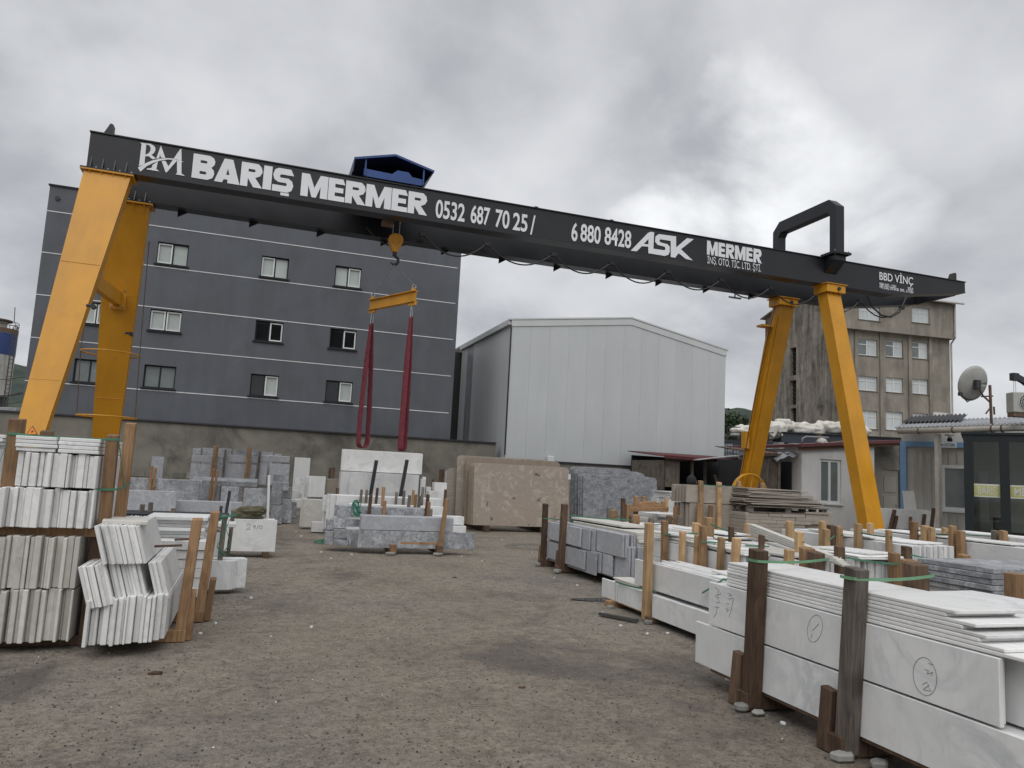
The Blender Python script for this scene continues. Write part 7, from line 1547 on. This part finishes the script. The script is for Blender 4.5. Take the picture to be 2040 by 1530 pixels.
mb = MB(); facade(mb, TS, 0, LS, 0, ze, sops, .35); mb.add([TS(0, ze, 0), TS(LS, ze, 0), TS(LS*.5, zr, 0)], [(0, 1, 2)]); mb.build('side_wall', MT['apartment_side'], ap)
uo1 = onF(1903, 640, .5)[0]; TO = lambda u, z, d: TF(u, z, d-.5)
tops = []
for (xa, xb, ya, yb_) in ((1711, 1753, 608, 640), (1817, 1852, 611, 645)):
    u0, z1 = onF(xa, ya, .5); u1, z0 = onF(xb, yb_, .5); tops.append((u0, u1, z0, z1))
mb = MB(); facade(mb, TO, 0, uo1, zo, ze, tops, .22)
mb.add([TO(0, zo, 0), TO(uo1, zo, 0), TO(uo1, zo, LS), TO(0, zo, .5), TO(uo1, ze, 0), TO(uo1, ze, LS), TO(0, ze, 0), TO(0, ze, .5), TO(W_, zo, .5), TO(W_, zo, LS)], [(1, 0, 3, 8), (1, 8, 9, 2), (1, 2, 5, 4), (0, 6, 7, 3)]); mb.build('upper_wall', MT['apartment_plaster'], ap)
for k, (u0, u1, z0, z1) in enumerate(wins): window(ap, TF, u0, u1, z0, z1, .18, MT['frame_white'], [MT['curtain'] if (k*5) % 3 else MT['grey_glass'], MT['curtain']], MT['concrete'], transom=.68, fw=.08)
for (u0, u1, z0, z1) in tops: window(ap, TO, u0, u1, z0, z1, .18, MT['frame_white'], [MT['curtain'], MT['curtain']], MT['concrete'], transom=.68, fw=.08)
for (a, b, z0, z1) in sops:
    mb = MB(); tbox(mb, TS, a, b, z0, z1, .3, .34); w_ = mb.build('slit_window', MT['dark_glass'], ap)
    for k in range(1, 6): mb = MB(); z = z0+(z1-z0)*k/6; tbox(mb, TS, a, b, z-.03, z+.03, .24, .3); mb.build('bar', MT['dark_metal_and_shade'], w_)
for px in (1705, 1755, 1812, 1853):
    u = onF(px, 760)[0]; mb = MB(); tbox(mb, TF, u-.14, u+.14, 0, zo, -.12, .01); mb.build('pilaster', MT['apartment_plaster'], ap)
for z in [w[3]+.28 for w in wins[3:9:1]][:0]: pass
for (a, b) in ((TO(-.3, ze-.02, -.35), TO(uo1+.35, ze-.02, -.35)),):
    mb = MB(); mb.hexa([TO(-.3, ze-.0, -.4), TO(uo1+.35, ze, -.4), TO(uo1+.35, zr, LS*.5+.5), TO(-.3, zr, LS*.5+.5)], [TO(-.3, ze+.1, -.4), TO(uo1+.35, ze+.1, -.4), TO(uo1+.35, zr+.1, LS*.5+.5), TO(-.3, zr+.1, LS*.5+.5)]); mb.build('roof_slope', MT['concrete_light'], ap, fix=True)
    mb = MB(); mb.hexa([TO(-.3, zr, LS*.5+.5), TO(uo1+.35, zr, LS*.5+.5), TO(uo1+.35, ze, LS+.9), TO(-.3, ze, LS+.9)], [TO(-.3, zr+.1, LS*.5+.5), TO(uo1+.35, zr+.1, LS*.5+.5), TO(uo1+.35, ze+.1, LS+.9), TO(-.3, ze+.1, LS+.9)]); mb.build('roof_slope', MT['concrete_light'], ap, fix=True)
mb = MB(); mb.tube([TO(-.3, ze+.0, -.45), TO(uo1+.4, ze+.0, -.45)], .08, 8); mb.build('eave_gutter', MT['gutter'], ap)
mb = MB(); mb.tube([TO(uo1-.1, ze, -.08), TO(uo1-.1, zo+.1, -.08), TF(W_+.08, zo-.3, -.08), TF(W_+.08, 0, -.08)], .07, 8); mb.build('downpipe', MT['gutter'], ap)
u, z = onF(1855, 823); u2 = onF(1889, 823)[0]; mb = MB(); tbox(mb, TF, u, u2, z-.25, z+.1, -.015, .005); mb.build('plaster_patch', MT['hut_white'], ap)
u, z = onF(1672, 820); u2 = onF(1682, 820)[0]; mb = MB(); tbox(mb, TF, u+.02, u2, 0, z+3.2, -.015, .005); mb.build('plaster_patch', MT['hut_white'], ap)

# ------------------------------------------------------------------ silo, low building and wires at the far left
DSI = 92.
si = thing('cement_silo', 'tall white cement silo with blue band and ladder beyond the yard wall', 'silo', Vector((at(-43, 900, DSI).x, at(-43, 900, DSI).y, 0)))
sc_ = Vector(si['_L']); rad = (at(24, 700, DSI)-at(-16, 700, DSI)).length
zz_ = lambda y: at(10, y, DSI).z
def cyl(name, z0, z1, r, mt):
    mb = MB(); mb.tube([(sc_.x, sc_.y, z0), (sc_.x, sc_.y, z1)], r, 36); return mb.build(name, MT[mt], si)
cyl('drum', zz_(790), zz_(660), rad, 'silo_white'); cyl('blue_band', zz_(705), zz_(661), rad+.03, 'silo_blue'); cyl('top_ring', zz_(660), zz_(651), rad+.05, 'rusty'); cyl('filter_box', zz_(651), zz_(634), rad*.5, 'silo_white'); cyl('filter_cap', zz_(635), zz_(632), rad*.72, 'rusty'); cyl('skirt', 0, zz_(790), rad*.9, 'black_part')
mb = MB()
for s in (-.25, .25): mb.bar(Vector((0, 0, 0))+at(31, 652, DSI-2)+CR*s, Vector((at(31, 652, DSI-2).x, at(31, 652, DSI-2).y, 2))+CR*s, .1)
for k in range(22): z = zz_(655)-k*.5; q = at(31, 652, DSI-2); q = Vector((q.x, q.y, z)); mb.bar(q-CR*.25, q+CR*.25, .06)
mb.build('ladder', MT['dark_metal_and_shade'], si)
mb = MB()
for k in range(8): a = -.3+k*.5; q = sc_+Vector((math.cos(a)*rad, math.sin(a)*rad, zz_(651))); mb.bar(q, q+Vector((0, 0, .9)), .06)
for h in (.45, .9): mb.tube([sc_+Vector((math.cos(k*.26)*rad, math.sin(k*.26)*rad, zz_(651)+h)) for k in range(24)], .035, 4, closed=True)
mb.bar(at(28, 645, DSI-2), at(30, 612, DSI-2), .07); mb.build('railing', MT['dark_metal_and_shade'], si)
lb = thing('low_shed', 'low grey roofed shed with white wall beyond the yard wall', 'shed', Vector((at(-20, 900, 60).x, at(-20, 900, 60).y, 0)))
a, b = at(-120, 812, 60), at(29, 822, 60); za = b.z; mb = MB(); mb.hexa([(a.x, a.y, 0), (b.x, b.y, 0), (b.x, b.y+4, 0), (a.x, a.y+4, 0)], [(a.x, a.y, za), (b.x, b.y, za), (b.x, b.y+4, za), (a.x, a.y+4, za)]); mb.build('wall', MT['hut_white'], lb)
mb = MB(); mb.hexa([(a.x-.3, a.y-.4, za+.02), (b.x+.2, b.y-.4, za+.02), (b.x+.2, b.y+4, za+.3), (a.x-.3, a.y+4, za+.3)], [(a.x-.3, a.y-.4, za+.35), (b.x+.2, b.y-.4, za+.35), (b.x+.2, b.y+4, za+.6), (a.x-.3, a.y+4, za+.6)]); mb.build('roof', MT['corrugated_grey'], lb)
for k, (y0, y1) in enumerate(((747, 752), (781, 786), (780, 784), (797, 801), (788, 782))):
    pts = [at(-40+80*i/8, y0+(y1-y0)*i/8+6*math.sin(math.pi*i/8), 50) for i in range(9)]; mb = MB(); mb.tube(pts+[at(80, y1, 50)], .03, 4); tag(mb.build('overhead_wire', MT['black_part']), 'overhead wire crossing before the cement silo', 'wire', 'overhead wires by the silo')

# ------------------------------------------------------------------ hills and trees
def ridge(name, az0, az1, dist, h, seed, mt):
    mb = MB(); n = 110
    def P(u, v):
        a = R(az0+(az1-az0)*u); hh = h(u)*(1+.16*noise.noise(Vector((u*9, seed, 0)))+.05*noise.noise(Vector((u*60, seed, 2)))+.03*noise.noise(Vector((u*160, seed, 4))))
        d = dist*(.75+.3*v); return Vector((math.sin(a)*d, math.cos(a)*d, -1+hh*(v**1.15)+hh*.03*noise.noise(Vector((u*80, v*9, seed)))))
    mb.quadgrid(P, n*3, 14); return tag(mb.build(name, MT[mt], smooth=True), kind='structure')
ridge('hills', -70, 95, 700., lambda u: 64+14*math.sin(u*5)+8*math.sin(u*13), 4., 'hill_forest')
def tree(px, py, d, h, rx, label, seed, mt='leaf', n=3800):
    rr = random.Random(seed); b = at(px, py, d); b.z = 0
    t = thing('tree', label, 'tree', b, 'trees beyond the warehouse')
    mb = MB(); mb.tube([b, b+Vector((.1, 0, h*.3)), b+Vector((-.1, .1, h*.6)), b+Vector((0, 0, h*.92))], [.22, .18, .11, .04], 8)
    for k in range(9):
        a = rr.random()*6.3; z = h*rr.uniform(.3, .75); q = b+Vector((0, 0, z)); mb.tube([q, q+Vector((math.cos(a)*rx*.4, math.sin(a)*rx*.4, h*.08)), q+Vector((math.cos(a)*rx*.75, math.sin(a)*rx*.75, h*.14))], [.08, .05, .02], 5)
    mb.build('trunk', MT['bark'], t)
    cl_ = [(b+Vector((rr.gauss(0, .42)*rx, rr.gauss(0, .42)*rx, h*rr.uniform(.3, .97))), rx*rr.uniform(.22, .42)) for _ in range(34)]
    for nm, m_ in (('crown', mt), ('crown', 'leaf_dark')):
        mb = MB()
        for _ in range(n//2):
            c, r_ = rr.choice(cl_); dv = Vector((rr.gauss(0, 1), rr.gauss(0, 1), rr.gauss(0, .8))).normalized()*r_*rr.uniform(.55, 1.05); q = c+dv
            a = Vector((rr.uniform(-1, 1), rr.uniform(-1, 1), rr.uniform(-1, 1))).normalized()*rr.uniform(.1, .22); e = dv.normalized().cross(a)*1.1
            mb.add([q-a-e*.5, q+a-e*.4, q+a*.7+e, q-a*.6+e*.9], [(0, 1, 2, 3)])
        mb.build(nm, MT[m_], t)
tree(1460, 940, 75, 8.6, 2.6, 'leafy green tree rising close behind the warehouse corner', 5)
tree(1484, 940, 84, 8.2, 2.2, 'smaller green tree behind the yellow crane leg', 6)
tree(1438, 940, 82, 8.6, 2.4, 'green tree mostly hidden by the warehouse wall', 8)
